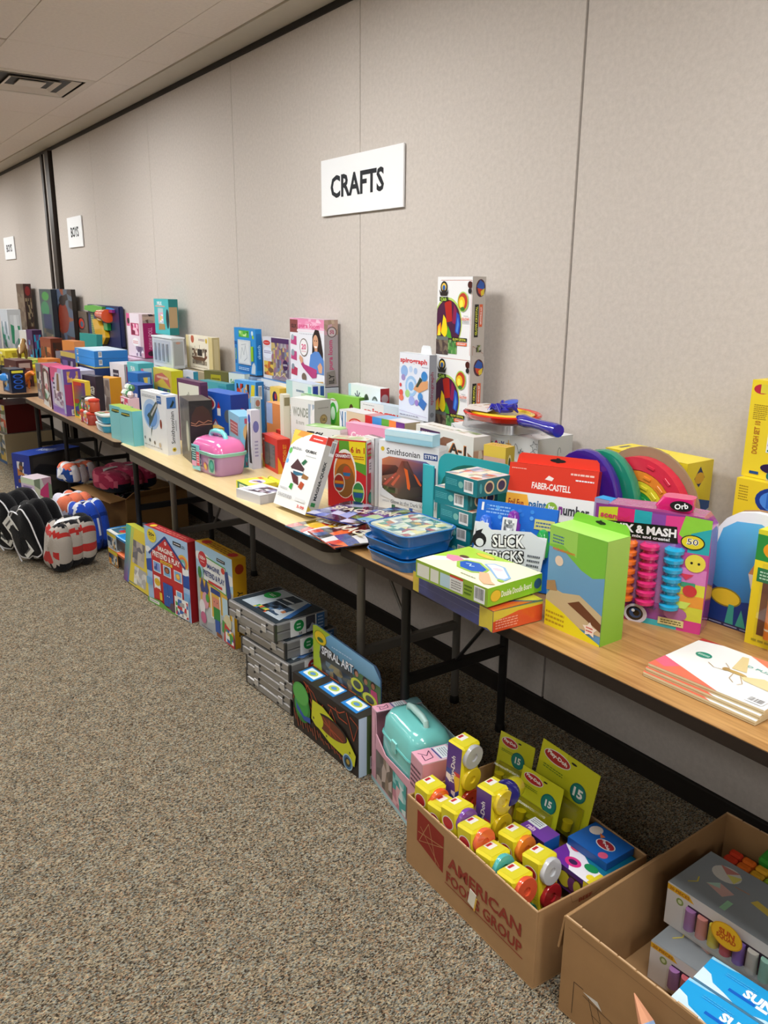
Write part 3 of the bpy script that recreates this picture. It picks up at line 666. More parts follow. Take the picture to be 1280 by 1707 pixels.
carton('doll_pinkwall', 'doll_box', 'white and magenta doll box by the wall left of the teal box', 'd8c8d4', dict(
    f=[('r', 0, 0, 1, 1, 'e8dce4'), ('r', 0, .7, .2, 1, 'd85a90'), ('e', .12, .82, .08, .07, '2a2028'), ('r', .25, .5, .75, .78, 'b0205c'), ('n', .3, .52, .7, .76, ['d04880', 'f0c0d0', 'b0205c', '7a1840'], 4, 3, 2), ('e', .5, .34, .2, .1, 'f4f4f4'), ('x', .34, .3, .66, .38, 'd04860', 2), ('r', .8, 0, 1, 1, 'c8b0b8'), ('n', .5, .02, .95, .25, ['8a7a98', 'c8a0b0', 'e8e4ec', '6a5a78'], 4, 3, 3)],
    r=[('r', 0, 0, 1, 1, 'a81c64'), ('n', 0, .8, 1, 1, ['6a5048', 'c8a898', '3a2c2c', 'a89088'], 4, 3, 1), ('t', 'DREAM DOLL', .5, .45, .3, 'e090b8', .5, 90), ('e', .5, .1, .25, .06, '3a1830')]))
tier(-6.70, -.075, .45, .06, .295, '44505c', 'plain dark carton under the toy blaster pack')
# toy blaster on a navy card
def blaster(o, w, d, h):
    q = MB(('gloss',)); q.prism([(.0, .86 * h), (.02, .97 * h), (.3 * w, h), (.62 * w, .97 * h), (.6 * w, .88 * h), (.3 * w, .82 * h)], -.03, -.002, '4fb838'); q.build('barrel', o)
    q = MB(('gloss',)); q.prism([(.3 * w, .5 * h), (.28 * w, .62 * h), (.36 * w, .66 * h), (.46 * w, .62 * h), (.5 * w, .5 * h), (.66 * w, .36 * h), (.68 * w, .22 * h), (.58 * w, .04 * h), (.36 * w, .03 * h), (.34 * w, .3 * h)], -.035, -.002, 'e8b424'); q.build('grip', o)
    q = MB(('gloss',)); q.tube([(.5 * w, -.03, .78 * h), (.8 * w, -.035, .76 * h)], [.035, .05], 'e0501c', 14); q.build('muzzle', o)
    q = MB(('gloss',)); q.box(.62 * w, -.03, .4 * h, .74 * w, -.002, .58 * h, '2ca04c'); q.box(.5 * w, -.026, .84 * h, .9 * w, -.002, .92 * h, '8a3080'); q.build('magazine', o)
carton('blaster', 'toy_blaster_pack', 'navy card pack with a yellow, green and orange toy blaster', '182250', dict(f=[('r', 0, 0, 1, 1, '1c2a5e'), ('r', .08, .2, .2, .8, '20707c'), ('x', .09, .22, .19, .78, 'e0d020', 12), ('e', .7, .9, .2, .06, '2a90d8')]), 'toy', extra=blaster, ch=.01)
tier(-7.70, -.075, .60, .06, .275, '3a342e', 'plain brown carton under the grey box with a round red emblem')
carton('grey_disc', 'toy_box', 'dim grey toy box with a round red emblem beside the toy blaster', '5a504a', dict(f=[('r', 0, 0, 1, 1, '665a50'), ('n', 0, 0, .6, 1, ['5a4e46', '7a6c60', '4a403a', '6a5e54'], 6, 3, 3), ('e', .72, .62, .17, .2, '2a2a30', 20), ('e', .72, .62, .13, .16, 'c43a26', 20), ('e', .74, .6, .07, .09, '4a6a80', 16)]))
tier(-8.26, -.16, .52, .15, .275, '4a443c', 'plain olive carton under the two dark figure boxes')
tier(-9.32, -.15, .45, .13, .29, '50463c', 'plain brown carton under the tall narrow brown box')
carton('dark_tall2', 'toy_box', 'tall dark blue and rust figure box in front of the wall posts', '2a2420', dict(f=[('r', 0, 0, 1, 1, '4a4a52'), ('n', 0, 0, 1, 1, ['3a3234', '6a2c1c', '4c5870', '2a2426', '8a4a30', '54606e'], 6, 8, 12), ('e', .55, .45, .25, .3, '7a2a18'), ('e', .55, .78, .16, .1, '241a1a'), ('r', 0, 0, .12, 1, 'a09880')]))
carton('hulk', 'toy_box', 'dark box with a green and navy action figure picture', '28303a', dict(f=[('r', 0, 0, 1, 1, '3a4a50'), ('e', .5, .86, .3, .09, '3a8a40'), ('e', .4, .6, .35, .16, '2a7a50'), ('r', .2, .2, .85, .5, '1a2450'), ('n', .1, 0, .9, .2, ['5a4a38', '8a7a58', '2a2a30'], 4, 2, 3)]))
carton('brown_tall', 'toy_box', 'tall narrow brown box with a dark red side, farthest against the wall', '4a3428', dict(f=[('r', 0, 0, 1, 1, '5a4436'), ('n', 0, 0, 1, 1, ['5a4436', '6a5644', '7a6a58', '4a362c'], 3, 10, 4)], r=[('r', 0, 0, 1, 1, '3a1c18'), ('e', .5, .85, .34, .1, '7a1c1c'), ('n', .1, .1, .9, .7, ['3a2c20', '6a5a40', '8a7a60', '2a1c18'], 5, 8, 6)]))

# ------------------------------------------------------------------ second table, front row
carton('plane', 'model_kit_box', 'white science kit box with a grey jet plane on blue', 'e9ebee', dict(
    f=[('r', 0, 0, 1, 1, 'e4e8ee'), ('e', .4, .62, .34, .26, 'a8c4ea', 24), ('e', .38, .6, .26, .2, '6a98d8', 24), ('p', [(.28, .38), (.3, .62), (.62, .86), (.7, .84), (.66, .76), (.42, .5)], '46524e'), ('p', [(.22, .58), (.3, .64), (.42, .6), (.36, .5)], '38443c'), ('p', [(.36, .36), (.34, .22), (.44, .44)], '38443c'), ('l', [(.4, .6), (.66, .82)], .012, 'b8b8b8'),
       ('x', .05, .9, .6, .95, '9aa0a8', 2), ('r', .66, .84, .84, .97, '3a68a8'), ('x', .68, .88, .82, .94, 'c8d8f0', 2), ('e', .78, .5, .04, .08, '8a3a28'),
       ('c', .08, .18, .007, '6a7078'), ('c', .28, .16, .009, '3a4048'), ('c', .48, .14, .009, '6a6058'), ('c', .7, .13, .012, 'c8b8a0'), ('x', .05, .05, .8, .09, 'b0b4bc', 1)],
    r=[('r', 0, 0, 1, 1, 'dfe2e8'), ('r', .08, .78, .82, .97, '4a78b8'), ('p', [(.3, .8), (.6, .92), (.7, .88), (.5, .8)], '2c3a3a'), ('t', 'Smithsonian', .46, .46, .3, '3c4044', .54, 90, .01), ('x', .7, .3, .78, .7, 'a0a4ac', 1), ('c', .5, .09, .010, 'd8c040'), ('c', .5, .09, .005, '6a6030')],
    t=[('r', 0, 0, 1, 1, 'f0f2f4'), ('x', .1, .3, .6, .6, '9aa0a8', 2), ('r', .66, .2, .86, .8, '3a68a8')]))
carton('darkgift', 'gift_box', 'dark charcoal gift box with a copper half disc', '4a443e', dict(
    f=[('r', 0, 0, 1, 1, '575049'), ('n', 0, 0, .6, 1, ['575049', '625a52', '504942'], 4, 6, 4), ('e', .74, .42, .16, .25, 'a9b4a0', 20), ('e', .72, .42, .08, .2, 'c8c4b0', 16)],
    r=[('r', 0, 0, 1, 1, '201f22'), ('p', [(.05, .62), (.1, .78), (.3, .9), (.6, .92), (.85, .84), (.97, .7), (.97, .62), (.5, .58)], '3c2620'), ('l', [(.05, .66), (.25, .63), (.4, .68), (.6, .64), (.8, .68), (.97, .66)], .003, 'a8765a'), ('l', [(.05, .62), (.3, .6), (.5, .62), (.97, .62)], .003, 'b8866a')],
    t=[('r', 0, 0, 1, 1, '4c453f')]))
def magna_stand(o, w, d, h): pass
# leaning white magnetic tile box
MG = [('r', 0, 0, 1, 1, 'eef0f0'), ('p', [(0, .78), (0, 1), (.6, 1), (.3, .93), (.12, .86)], 'f4cc50'), ('p', [(.12, .93), (.2, 1), (.5, 1), (.3, .92)], 'ee9a3c'), ('p', [(0, .52), (0, .78), (.1, .74), (.06, .6)], 'b8dcf4'), ('e', .06, .72, .05, .04, '6ac060'), ('e', .05, .58, .04, .03, '70b0e8'),
      ('p', [(.5, .90), (.56, .985), (1, .985), (1, .90)], 'dc3a2c'), ('x', .62, .925, .9, .955, WHT, 1), ('t', 'MAGNA-', .24, .765, .035, '9aa0a4', .3), ('t', 'QUBIX', .66, .765, .04, '3a3c40', .34, 0, .04), ('x', .55, .7, .85, .715, 'a8acb0', 1),
      ('p', [(.2, .52), (.34, .64), (.5, .58), (.62, .54), (.6, .5), (.24, .5)], '4a2a30'), ('p', [(.3, .5), (.34, .42), (.62, .46), (.62, .5)], '2a6a88'), ('p', [(.24, .46), (.4, .34), (.58, .32), (.5, .42)], '5a2228'), ('p', [(.48, .6), (.56, .66), (.64, .64), (.56, .58)], '1f6a44'), ('p', [(.6, .42), (.62, .48), (.8, .46), (.78, .42)], '9a6a38'), ('p', [(.58, .3), (.62, .38), (.74, .36), (.7, .28)], 'b84a24'), ('p', [(.34, .32), (.32, .26), (.42, .24), (.42, .32)], '3a9a3c'),
      ('r', .28, .48, .62, .5, WHT), ('x', .06, .12, .5, .17, 'a8aab0', 3), ('x', .06, .22, .3, .25, 'b8bac0', 2), ('r', .6, .13, .9, .17, 'dfe2e4'), ('t', '3-99', .82, .07, .04, 'dc5048', .22, 0, .03)]
x, y, z, rz, w, d, h = PLACE['magna']
carton('magna', 'puzzle_box', 'white magnetic tile box leaning back at the table edge', 'eceeee', dict(
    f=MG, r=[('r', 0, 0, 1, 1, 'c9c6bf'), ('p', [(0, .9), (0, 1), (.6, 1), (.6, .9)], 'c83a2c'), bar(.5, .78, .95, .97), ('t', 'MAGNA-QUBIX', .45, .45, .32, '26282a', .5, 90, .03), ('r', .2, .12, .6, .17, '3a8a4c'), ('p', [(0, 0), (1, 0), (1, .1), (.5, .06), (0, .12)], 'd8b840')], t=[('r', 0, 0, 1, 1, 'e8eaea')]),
    dims=(x + .025, y - .03, z, 3.5, .205, .045, .275), lean=21)
ORN = [('r', 0, 0, 1, 1, 'c8262c'), ('p', [(.3, .98), (.3, .7), (1, .5), (1, .98)], '5a9a30'), ('p', [(.55, .98), (.6, .7), (.98, .66), (.98, .98)], 'ead428'), ('t', '6 in 1', .78, .86, .09, 'b02028', .36), ('x', .66, .72, .94, .78, 'b02028', 2), ('e', .45, .5, .3, .36, 'f0ece4', 30), ('e', .45, .48, .27, .33, 'd07a28', 30), ('e', .45, .4, .25, .25, '8a5a28', 24),
       ('e', .3, .36, .15, .14, 'd8d4c0', 24), ('e', .3, .36, .13, .12, '9a2a24', 24), ('p', [(.18, .34), (.42, .34), (.4, .29), (.2, .29)], '2a5a8a'), ('p', [(.19, .39), (.41, .39), (.42, .35), (.18, .35)], 'd88a28'), ('e', .5, .52, .1, .1, 'b84a28'), ('p', [(.4, .52), (.6, .52), (.58, .47), (.42, .47)], '2a6a9a'),
       ('e', .8, .24, .16, .17, 'e8e4d4', 24), ('e', .8, .24, .14, .15, '3a8a4a', 24), ('p', [(.68, .24), (.92, .24), (.9, .17), (.7, .17)], '2a5a9a'), ('p', [(.67, .29), (.93, .29), (.94, .25), (.66, .25)], 'a8c850'), ('r', .2, .72, .6, .8, '9a1c22'), ('t', 'ORNAMENTS', .4, .76, .05, WHT, .38)]
x, y, z, rz, w, d, h = PLACE['ornaments']
carton('ornaments', 'craft_kit_box', 'red and green ornament kit box with round baubles', 'b9c8a8', dict(
    f=ORN, r=[('r', 0, 0, 1, 1, 'e0dcd8'), ('r', .07, .02, .93, .96, 'b8203a'), ('r', .15, .88, .85, .93, 'c8a8a8'), ('t', 'MY OWN', .5, .83, .035, 'e8f0e0', .5), ('t', 'ORNAMENTS', .5, .78, .03, '6ac060', .72, 0, .04), ('r', .28, .52, .7, .72, 'd8ccd0'), ('x', .34, .56, .64, .68, '6a5a64', 3), ('c', .5, .15, .022, '1a5a4a'), ('c', .5, .15, .016, '2c8a7a'), ('r', .44, .235, .56, .27, 'c8c8c0'), ('r', .3, .2, .7, .2, WHT)],
    t=[('r', 0, 0, 1, 1, 'd4d6c0'), ('n', .1, .1, .95, .9, ['b8c890', 'd8d8c8', 'c8a898', 'a8b888'], 8, 2, 4)]), dims=(x + .005, y + .015, z, 32, .15, .07, h + .01))
VOL = [('r', 0, 0, 1, 1, 'ebedf0'), ('t', 'Smithsonian', .42, .865, .085, '2c2e32', .56, 0, .01), ('c', .07, .885, .008, 'e0c030'), ('r', .76, .82, .985, .905, '34508c'), ('t', 'STEM', .87, .862, .05, 'e8ecf4', .19, 0, .03),
       ('p', [(.06, .74), (.18, .79), (.8, .79), (.96, .72), (.96, .3), (.84, .22), (.3, .22), (.06, .36)], ['d88058', 'c87a5a', '5a6aa8', '2a3468', '1c1e2c', '26262e', '3a3430', '6a5a4a']),
       ('p', [(.06, .5), (.06, .66), (.3, .68), (.42, .6)], ['3a2420', 'a04a34', '5a3a34', '4a2c28']), ('p', [(.5, .3), (.46, .5), (.9, .52), (.96, .48), (.96, .3)], ['14151c', '242a40', '2a3050', '1c2038', '101018']),
       ('p', [(.07, .33), (.07, .42), (.3, .56), (.4, .755), (.5, .76), (.62, .58), (.84, .36), (.6, .24), (.3, .2)], ['3a3c2c', '7a4a38', 'a05a44', '8a4436', '5a3430', '4a3a38', '2c2a2c', '3a3632', '5a5244']),
       ('p', [(.42, .745), (.48, .76), (.58, .58), (.72, .44), (.56, .4), (.46, .6)], ['6a3830', '7c4c44', '3a3438', '28282c', '3c3430', '5c4038']),
       ('p', [(.44, .66), (.5, .64), (.55, .42), (.54, .36), (.5, .38), (.48, .52)], 'e86a2c'), ('p', [(.6, .6), (.64, .58), (.74, .46), (.72, .44), (.68, .47)], 'd8602c'), ('p', [(.08, .38), (.3, .58), (.32, .56), (.14, .38)], 'c05a48'), ('p', [(.22, .4), (.36, .56), (.38, .54), (.26, .38)], 'd0684c'), ('e', .12, .46, .015, .01, 'f0a090'), ('e', .25, .5, .015, .01, 'f0a090'), ('n', .1, .28, .34, .36, ['4a5a34', '6a6a48', '3a3c2c', '7a6a58'], 5, 2, 3),
       ('p', [(.04, .34), (.04, .22), (.4, .14), (.7, .1), (.97, .16), (.97, .3), (.7, .2), (.3, .22)], 'dfe3e8'), ('t', 'Glow in the Dark Volcano', .57, .16, .055, '8a8e98', .7), ('x', .08, .14, .2, .17, 'a8acb4', 2),
       ('r', .24, .06, .3, .115, '3a6a4a'), ('x', .33, .07, .5, .1, 'a8acb4', 2), ('r', .54, .05, .6, .11, '3a60b0'), ('x', .63, .06, .78, .09, 'a8acb4', 2), ('e', .86, .08, .03, .03, 'd8a070')]
carton('volcano', 'science_kit_box', 'white science kit box with a large lava volcano picture', 'e9ebee', dict(f=VOL, r=[('r', .05, .05, .95, .95, 'd8dade')], t=[('r', 0, 0, 1, 1, 'e8ecf0'), ('r', .05, .1, .6, .9, 'dfe6ee')]))
x, y, z, rz, w, d, h = PLACE['volcano']
carton('aqua_on_volc', 'craft_kit_box', 'pale aqua flat box lying on the volcano kit', 'a9d8ea', dict(f=[('r', .02, .1, .98, .45, '9cd0e4'), ('r', 0, .5, 1, .95, 'c8e8f2')], t=[('r', 0, 0, 1, 1, 'dceaf2'), ('n', .04, .08, .5, .9, ['e8c8d4', 'dceaf2', 'c8e0f0', 'f0dce4'], 5, 3, 2), ('n', .5, .1, .96, .9, ['dceaf2', 'a8d0ea', 'e4ecf4'], 5, 3, 5)]), dims=(x + .03, y + .004, z + h + .001, 17, .2, .045, .04))
carton('whiteedge', 'toy_box', 'white box with a dark edge squeezed beside the volcano kit', 'dcdcde', dict(f=[('r', .02, .04, .98, .96, 'e4e4e6'), ('r', .95, 0, 1, 1, '1c1c20')], t=[('r', 0, 0, 1, 1, '8f6c74'), ('r', 0, 0, 1, .5, 'e8dcdc')]))
carton('stick', 'game_box', 'white and green box lettered STICK behind the leaning tile box', 'e6e8e6', dict(f=[('r', 0, 0, 1, 1, 'e8eaea'), ('t', 'STICK', .3, .86, .12, '1c1e20', .5, 0, .04), ('t', '&', .82, .86, .09, '4a8a3a', .1)], t=[('r', 0, 0, 1, 1, '8cc068'), ('n', .1, .1, .9, .9, ['8cc068', 'a8d088', 'd0e4c0'], 6, 2, 3)], r=[('r', .05, .05, .95, .95, 'd4d8d0')]))
carton('pinkcity', 'craft_kit_box', 'pink box with white script lettering in the middle row', 'e58ab4', dict(f=[('r', 0, 0, 1, 1, 'ee9cc2'), ('t', 'Creative City', .52, .82, .13, 'fbe8f2', .82), ('r', 0, 0, 1, .6, 'e48cb4')], r=[('r', 0, 0, 1, 1, 'a83a7c')], t=[('r', 0, 0, 1, 1, 'e8a8c8')]))
x, y, z, rz, w, d, h = PLACE['windowbox']
carton('windowbox', 'craft_kit_box', 'tan box with red oval and a multicolour striped band', 'c8b18c', dict(
    f=[('r', 0, .0, 1, 1, 'dcc8ac'), ('r', 0, .55, .12, 1, 'e8eef4'), ('l', [(.01, .98), (.1, .6)], .004, '2a6aa0'), ('l', [(.05, .98), (.05, .58)], .008, '2a6aa0'), ('l', [(.1, .98), (.09, .58)], .006, '3a88c0'), ('e', .27, .83, .12, .09, 'd0382c', 22), ('e', .27, .83, .1, .07, 'e8e0d8', 22), ('e', .27, .83, .095, .064, 'c8302a', 22), ('x', .2, .81, .34, .85, 'f4ece4', 1),
       ('r', .42, .7, .53, 1, 'd02c30'), ('r', .53, .7, .67, 1, '3a94d8'), ('r', .67, .7, .78, 1, '5cac38'), ('r', .78, .7, .88, 1, 'f0883c'), ('r', .88, .66, 1, 1, '6a3488'), ('t', 'water wow', .66, .70, .1, WHT, .46, 0, .05)],
    r=[('r', 0, 0, 1, 1, 'b3a284'), ('e', .6, .5, .3, .1, 'a03828')], t=[('r', 0, 0, 1, 1, 'd8d4d8'), ('r', .4, 0, .55, 1, 'c88088'), ('r', .55, 0, .75, 1, '8ab8dc')]), dims=(x, y, z, 1.5, .43, .07, h))
carton('spiro_lying', 'craft_kit_box', 'white box with red lettering and a navy end, rear row', 'e4eaf0', dict(f=[('r', 0, 0, 1, 1, 'ecf0f4'), ('r', .5, .7, 1, 1, 'd4e6f4'), ('t', 'spirograph', .52, .86, .15, 'd83830', .9, 0, .03), ('x', .06, .955, .3, .975, '9aa0a8', 1)], r=[('r', 0, 0, 1, 1, '1f3a74'), ('r', .75, .5, 1, 1, 'a8bcd8')], t=[('r', 0, 0, 1, 1, 'cfe2f2')]), group='drawing sets')
carton('stencil', 'craft_kit_box', 'white box with round dark mandala stencils and a red end', 'e4ecf0', dict(
    f=[('r', 0, 0, 1, 1, 'e6f0f4'), ('r', 0, .0, .08, 1, 'bcdcec'), *[('l', [(.3 + .11 * math.cos(a), .84 + .09 * math.sin(a)), (.3 - .11 * math.cos(a), .84 - .09 * math.sin(a))], .006, '3a3460') for a in (0.2, .9, 1.7, 2.5)], ('e', .58, .82, .08, .09, '4a5a48', 20), ('e', .58, .82, .03, .07, '2a3a2c', 14), ('e', .84, .8, .1, .1, '5a6460', 24), ('e', .84, .8, .07, .07, 'b8c4c0', 20), ('e', .84, .8, .04, .04, '20282a', 14)],
    r=[('r', 0, 0, 1, 1, 'a82430'), ('e', .5, .88, .4, .05, 'b8a0a8'), ('e', .5, .76, .4, .05, '7a6a74')]), dims=(-3.045, -.075, .74, 0, .245, .045, .355))
carton('greengirl', 'craft_kit_box', 'bright green box with a smiling child, rear row by the wall', '86c04c', dict(f=[('r', 0, 0, 1, 1, '8ac84c'), ('e', .18, .82, .17, .12, 'eef2ee', 20), ('e', .18, .72, .12, .16, '48b83c', 18), ('e', .18, .72, .07, .1, 'd8ecd8', 16), ('x', .08, .9, .28, .93, 'd06a40', 1), ('e', .76, .8, .07, .1, '4a3020', 16), ('e', .76, .77, .055, .08, 'd8a078', 16), ('p', [(.5, .68), (.62, .78), (.66, .68)], 'd8a078'), ('r', .68, .6, .84, .7, 'd8dce0')], r=[('r', 0, 0, 1, 1, '6aa038')]))
carton('silver', 'science_kit_box', 'silver white kit box with a round bronze seal', 'd4d8d6', dict(
    f=[('r', 0, 0, 1, 1, 'dfe4e4'), ('t', 'WONDERS', .5, .82, .13, '8a948c', .8), ('t', '& more', .4, .68, .06, 'a8b0ac', .34), ('x', .1, .5, .8, .56, 'b8c4c0', 2), ('n', .75, .45, 1, .95, ['c8d4dc', 'dfe4e4', 'a8b8c8', 'e8e8ec'], 3, 6, 2), ('e', .9, .14, .14, .07, '2a4a3a', 16), ('n', .05, .05, .6, .4, ['b8c0c4', 'c8d0d0', 'a0acb0'], 4, 3, 4)],
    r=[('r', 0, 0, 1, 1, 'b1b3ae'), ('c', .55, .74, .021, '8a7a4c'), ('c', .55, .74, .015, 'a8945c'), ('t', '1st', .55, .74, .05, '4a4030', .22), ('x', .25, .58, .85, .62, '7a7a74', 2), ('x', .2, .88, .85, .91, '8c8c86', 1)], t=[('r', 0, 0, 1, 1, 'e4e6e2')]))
carton('orangesci', 'science_kit_box', 'orange science kit box with a navy label', 'd8803c', dict(
    f=[('r', 0, 0, 1, 1, 'e08a4c'), ('r', 0, .6, .3, 1, 'a8b8e0'), ('e', .8, .35, .2, .2, '3a2c28', 18)],
    r=[('r', 0, 0, 1, 1, 'd98a34'), ('r', .05, .82, .95, .96, '2a3058'), ('x', .12, .85, .6, .93, 'c8d0e8', 2), ('c', .8, .89, .007, 'c8d0e8'), ('p', [(.3, .62), (.45, .72), (.7, .66), (.74, .52), (.55, .44), (.34, .5)], '7a8478'), ('e', .52, .58, .1, .06, '4a5450')], t=[('r', 0, 0, 1, 1, 'f0a468')]))
def redwin(o, w, d, h): window(o, w, d, h, .18, .12, .85, .8)
for key, lab in (('red_a', 'nearer of two red window boxes behind the leaning tile box'), ('red_b', 'farther red window box, just right of its twin')):
    carton(key, 'toy_box', lab, 'c8281c', dict(f=[('r', 0, 0, 1, 1, 'd8301c'), ('r', .18, .12, .85, .8, '6a625c'), ('n', .2, .14, .83, .5, ['7a6a5c', '8a8078', '5a5048'], 3, 4, 2), ('p', [(0, .3), (.16, .1), (.16, 0), (0, 0)], 'e8b828'), ('n', 0, .62, .16, .98, ['e86a28', 'e8d8d0', 'a01c18'], 2, 4, 3)],
        r=[('r', 0, 0, 1, 1, 'b8241a'), ('p', [(0, 0), (.5, 0), (.2, .35), (0, .5)], 'e0a028'), ('t', 'KITCHEN SET', .55, .6, .28, 'd8902c', .5, 90)], t=[('r', 0, 0, 1, 1, 'd83422'), ('x', .2, .3, .8, .7, 'e88070', 2)]), 'box', 'red window boxes', extra=redwin)
carton('dollwhite', 'doll_box', 'thin white box standing between the photo box and the red boxes', 'd8dae4', dict(f=[('r', 0, 0, 1, 1, 'e8eaf0'), ('p', [(.3, .1), (.1, .5), (.4, .92), (.8, .8), (.7, .4), (.9, .1)], '4a3c3a'), ('e', .5, .85, .3, .08, '3a4aa0')], r=[('r', 0, 0, 1, 1, 'c8cce0'), ('e', .5, .72, .35, .1, '6a70b0'), ('x', .3, .2, .7, .5, '8a88b8', 5)]))
carton('girlphoto', 'craft_kit_box', 'sky blue kit box with a dark haired girl in a sun hat', '8fc4e4', dict(
    f=[('r', 0, 0, 1, 1, '94cbe8'), ('r', .15, .6, .85, .85, 'b85a64'), ('x', .2, .63, .8, .82, 'e8c0c8', 3), ('n', .1, .2, .9, .5, ['f0f0f4', '94cbe8', '5a3a4a', 'd8a0a8'], 3, 4, 2), ('e', .3, .12, .2, .07, 'e07a48')],
    r=[('r', 0, 0, 1, 1, '7fc0e4'), ('e', .62, .68, .42, .2, 'd8b078', 22), ('p', [(.22, .2), (.3, .5), (.45, .74), (.7, .78), (.9, .66), (.95, .3)], '3a2420'), ('e', .66, .55, .2, .17, 'c89478', 20), ('r', .55, .26, .78, .42, 'c08a70'), ('p', [(.15, 0), (.25, .26), (.5, .32), (.85, .3), (1, .2), (1, 0)], '2a6a78'), ('n', .3, .04, .8, .26, ['2a6a78', 'a84a58', '3a8a90', '7a3a50'], 4, 3, 6), ('r', .3, .86, .95, .96, 'b8506c')], t=[('r', 0, 0, 1, 1, '8cc8f0')]))
SNO = [('r', 0, 0, 1, 1, '1f55b8'), ('e', .22, .78, .28, .14, 'e8e4e8', 20), ('e', .22, .78, .24, .11, 'c03a48', 20), ('x', .08, .74, .38, .82, WHT, 2), ('r', .55, .58, .66, .72, 'e8e8ec'), ('p', [(.55, .72), (.66, .72), (.6, .84)], 'c02c30'), ('e', .88, .6, .1, .12, '5a6470', 18),
       ('p', [(.05, .0), (.2, .3), (.48, .52), (.75, .3), (.95, .0)], '2a70c0'), ('p', [(.22, .0), (.26, .24), (.48, .47), (.72, .24), (.76, .0)], 'd4d8dc'), ('l', [(.18, .16), (.48, .5), (.9, .02)], .006, 'a83028'), ('r', .42, .24, .6, .28, '2a2a30')]
carton('snow', 'toy_box', 'royal blue toy box with a white peaked house picture', '1c48a8', dict(f=SNO, r=[('r', 0, 0, 1, 1, '1c3a94'), ('e', .3, .62, .18, .1, 'd8dce8'), ('t', 'Snoopy', .64, .6, .3, 'b8304a', .3, 90, .04), ('e', .3, .62, .08, .05, '1c3a94')], t=[('r', 0, 0, 1, 1, '2c6ad0')]), lean=0)
carton('yellowsmall', 'toy_box', 'small mustard yellow box in front of the blue house box', 'c8a038', dict(f=[('r', 0, 0, 1, 1, 'd8b040')], r=[('r', 0, 0, 1, 1, 'b8963c'), ('x', .15, .3, .8, .7, '8a6c28', 3)]))
carton('soap', 'craft_kit_box', 'white box lettered SOAP LAB with a purple frame', '5a3258', dict(f=[('r', 0, 0, 1, 1, '643a5e'), ('r', .06, .0, .94, .94, 'dfe0d4'), ('t', 'SOAP LAB', .5, .52, .09, '3a3c3c', .62, 0, .02), ('e', .48, .74, .1, .04, 'b0b4a4'), ('l', [(.42, .7), (.5, .82), (.58, .7)], .003, '7a7c70'), ('e', .9, .42, .08, .05, 'a8c848')], r=[('r', .1, .05, .9, .95, '4a2848')]))
carton('smallblue', 'toy_box', 'small pale blue box right of the blue house box', 'a8c0cc', dict(f=[('r', 0, 0, 1, 1, 'b8ccd8')], r=[('r', 0, 0, 1, 1, 'b4c4c8'), ('e', .5, .9, .35, .06, 'a06a58'), ('x', .2, .8, .8, .84, '6a8a60', 1)]))
carton('bookset', 'book_set', 'blue box set with cartoon children and a barcode end', '1f80c8', dict(f=[('r', 0, 0, 1, 1, '58a8e4'), ('n', .1, .66, .7, .95, ['4a2c24', 'c8402c', 'e8c878', '2a2420', 'd8a070', '58a8e4'], 7, 4, 9), ('p', [(.72, .66), (.8, .95), (.96, .95), (.92, .66)], 'e8d838')], r=[('r', 0, 0, 1, 1, '1a6cac'), bar(.3, .72, .75, .94)], t=[('r', 0, 0, 1, 1, '4aa4e8'), ('x', .1, .2, .9, .8, 'a8d4f4', 2)]), dims=(-3.84, -.25, .74, 12, .17, .05, .305))
carton('yellownavy', 'toy_box', 'yellow box with a navy circle, rear row', 'd8b43c', dict(f=[('r', 0, 0, 1, 1, 'ecd05c'), ('e', .5, .84, .26, .1, '22285c', 18), ('e', .56, .86, .1, .05, 'c83c2c')]))
carton('creamsmall', 'toy_box', 'small cream box with an olive panel', 'd8d6c4', dict(f=[('r', 0, 0, 1, 1, 'e0decc')], r=[('r', .1, .85, .9, .96, '8a8464')]))
carton('discovery', 'science_kit_box', 'pale box with small navy lettering under the bead kit', 'd8e0e8', dict(f=[('r', 0, 0, 1, 1, 'e4eaee'), ('t', 'Discovery', .3, .86, .1, '2a3a68', .5)], t=[('r', 0, 0, 1, 1, '2a84cc')]))
carton('navywhite', 'toy_box', 'white flat fronted box with a navy striped end under the loom kit', 'd8e4ea', dict(f=[('r', 0, 0, 1, 1, 'dcecee'), ('x', .4, .86, .7, .92, '5a7a94', 1), ('r', 0, .7, .25, 1, 'b4dcd8'), ('r', .85, .8, .97, .97, '88c8c0')], r=[('r', 0, 0, 1, 1, 'dfe4ec'), ('r', .05, .0, .45, .98, '2438a0'), ('r', .62, 0, .92, .98, '28509c')], t=[('r', 0, 0, 1, 1, 'c4d8e8')]))
carton('greenflat', 'toy_box', 'pale green box with black strips on top, middle of the table', 'b8dca8', dict(f=[('r', 0, 0, 1, 1, 'c8e4c0')], t=[('r', 0, 0, 1, 1, 'a8dc88'), ('r', .05, .1, .5, .5, '202428'), ('r', .6, .2, .9, .45, '303438')]), dims=(-3.185, -.235, .74, 5, .14, .03, .305))
carton('olive', 'toy_box', 'olive green box with a yellow label below the pirate box', '5a5a30', dict(f=[('r', 0, 0, 1, 1, '68683c'), ('r', .28, .8, .7, .94, 'a8a428'), ('x', .32, .84, .66, .9, '5a5a20', 1), ('n', 0, .6, 1, .78, ['5a5a30', '74743c', '4a4a2c'], 7, 2, 3)]))
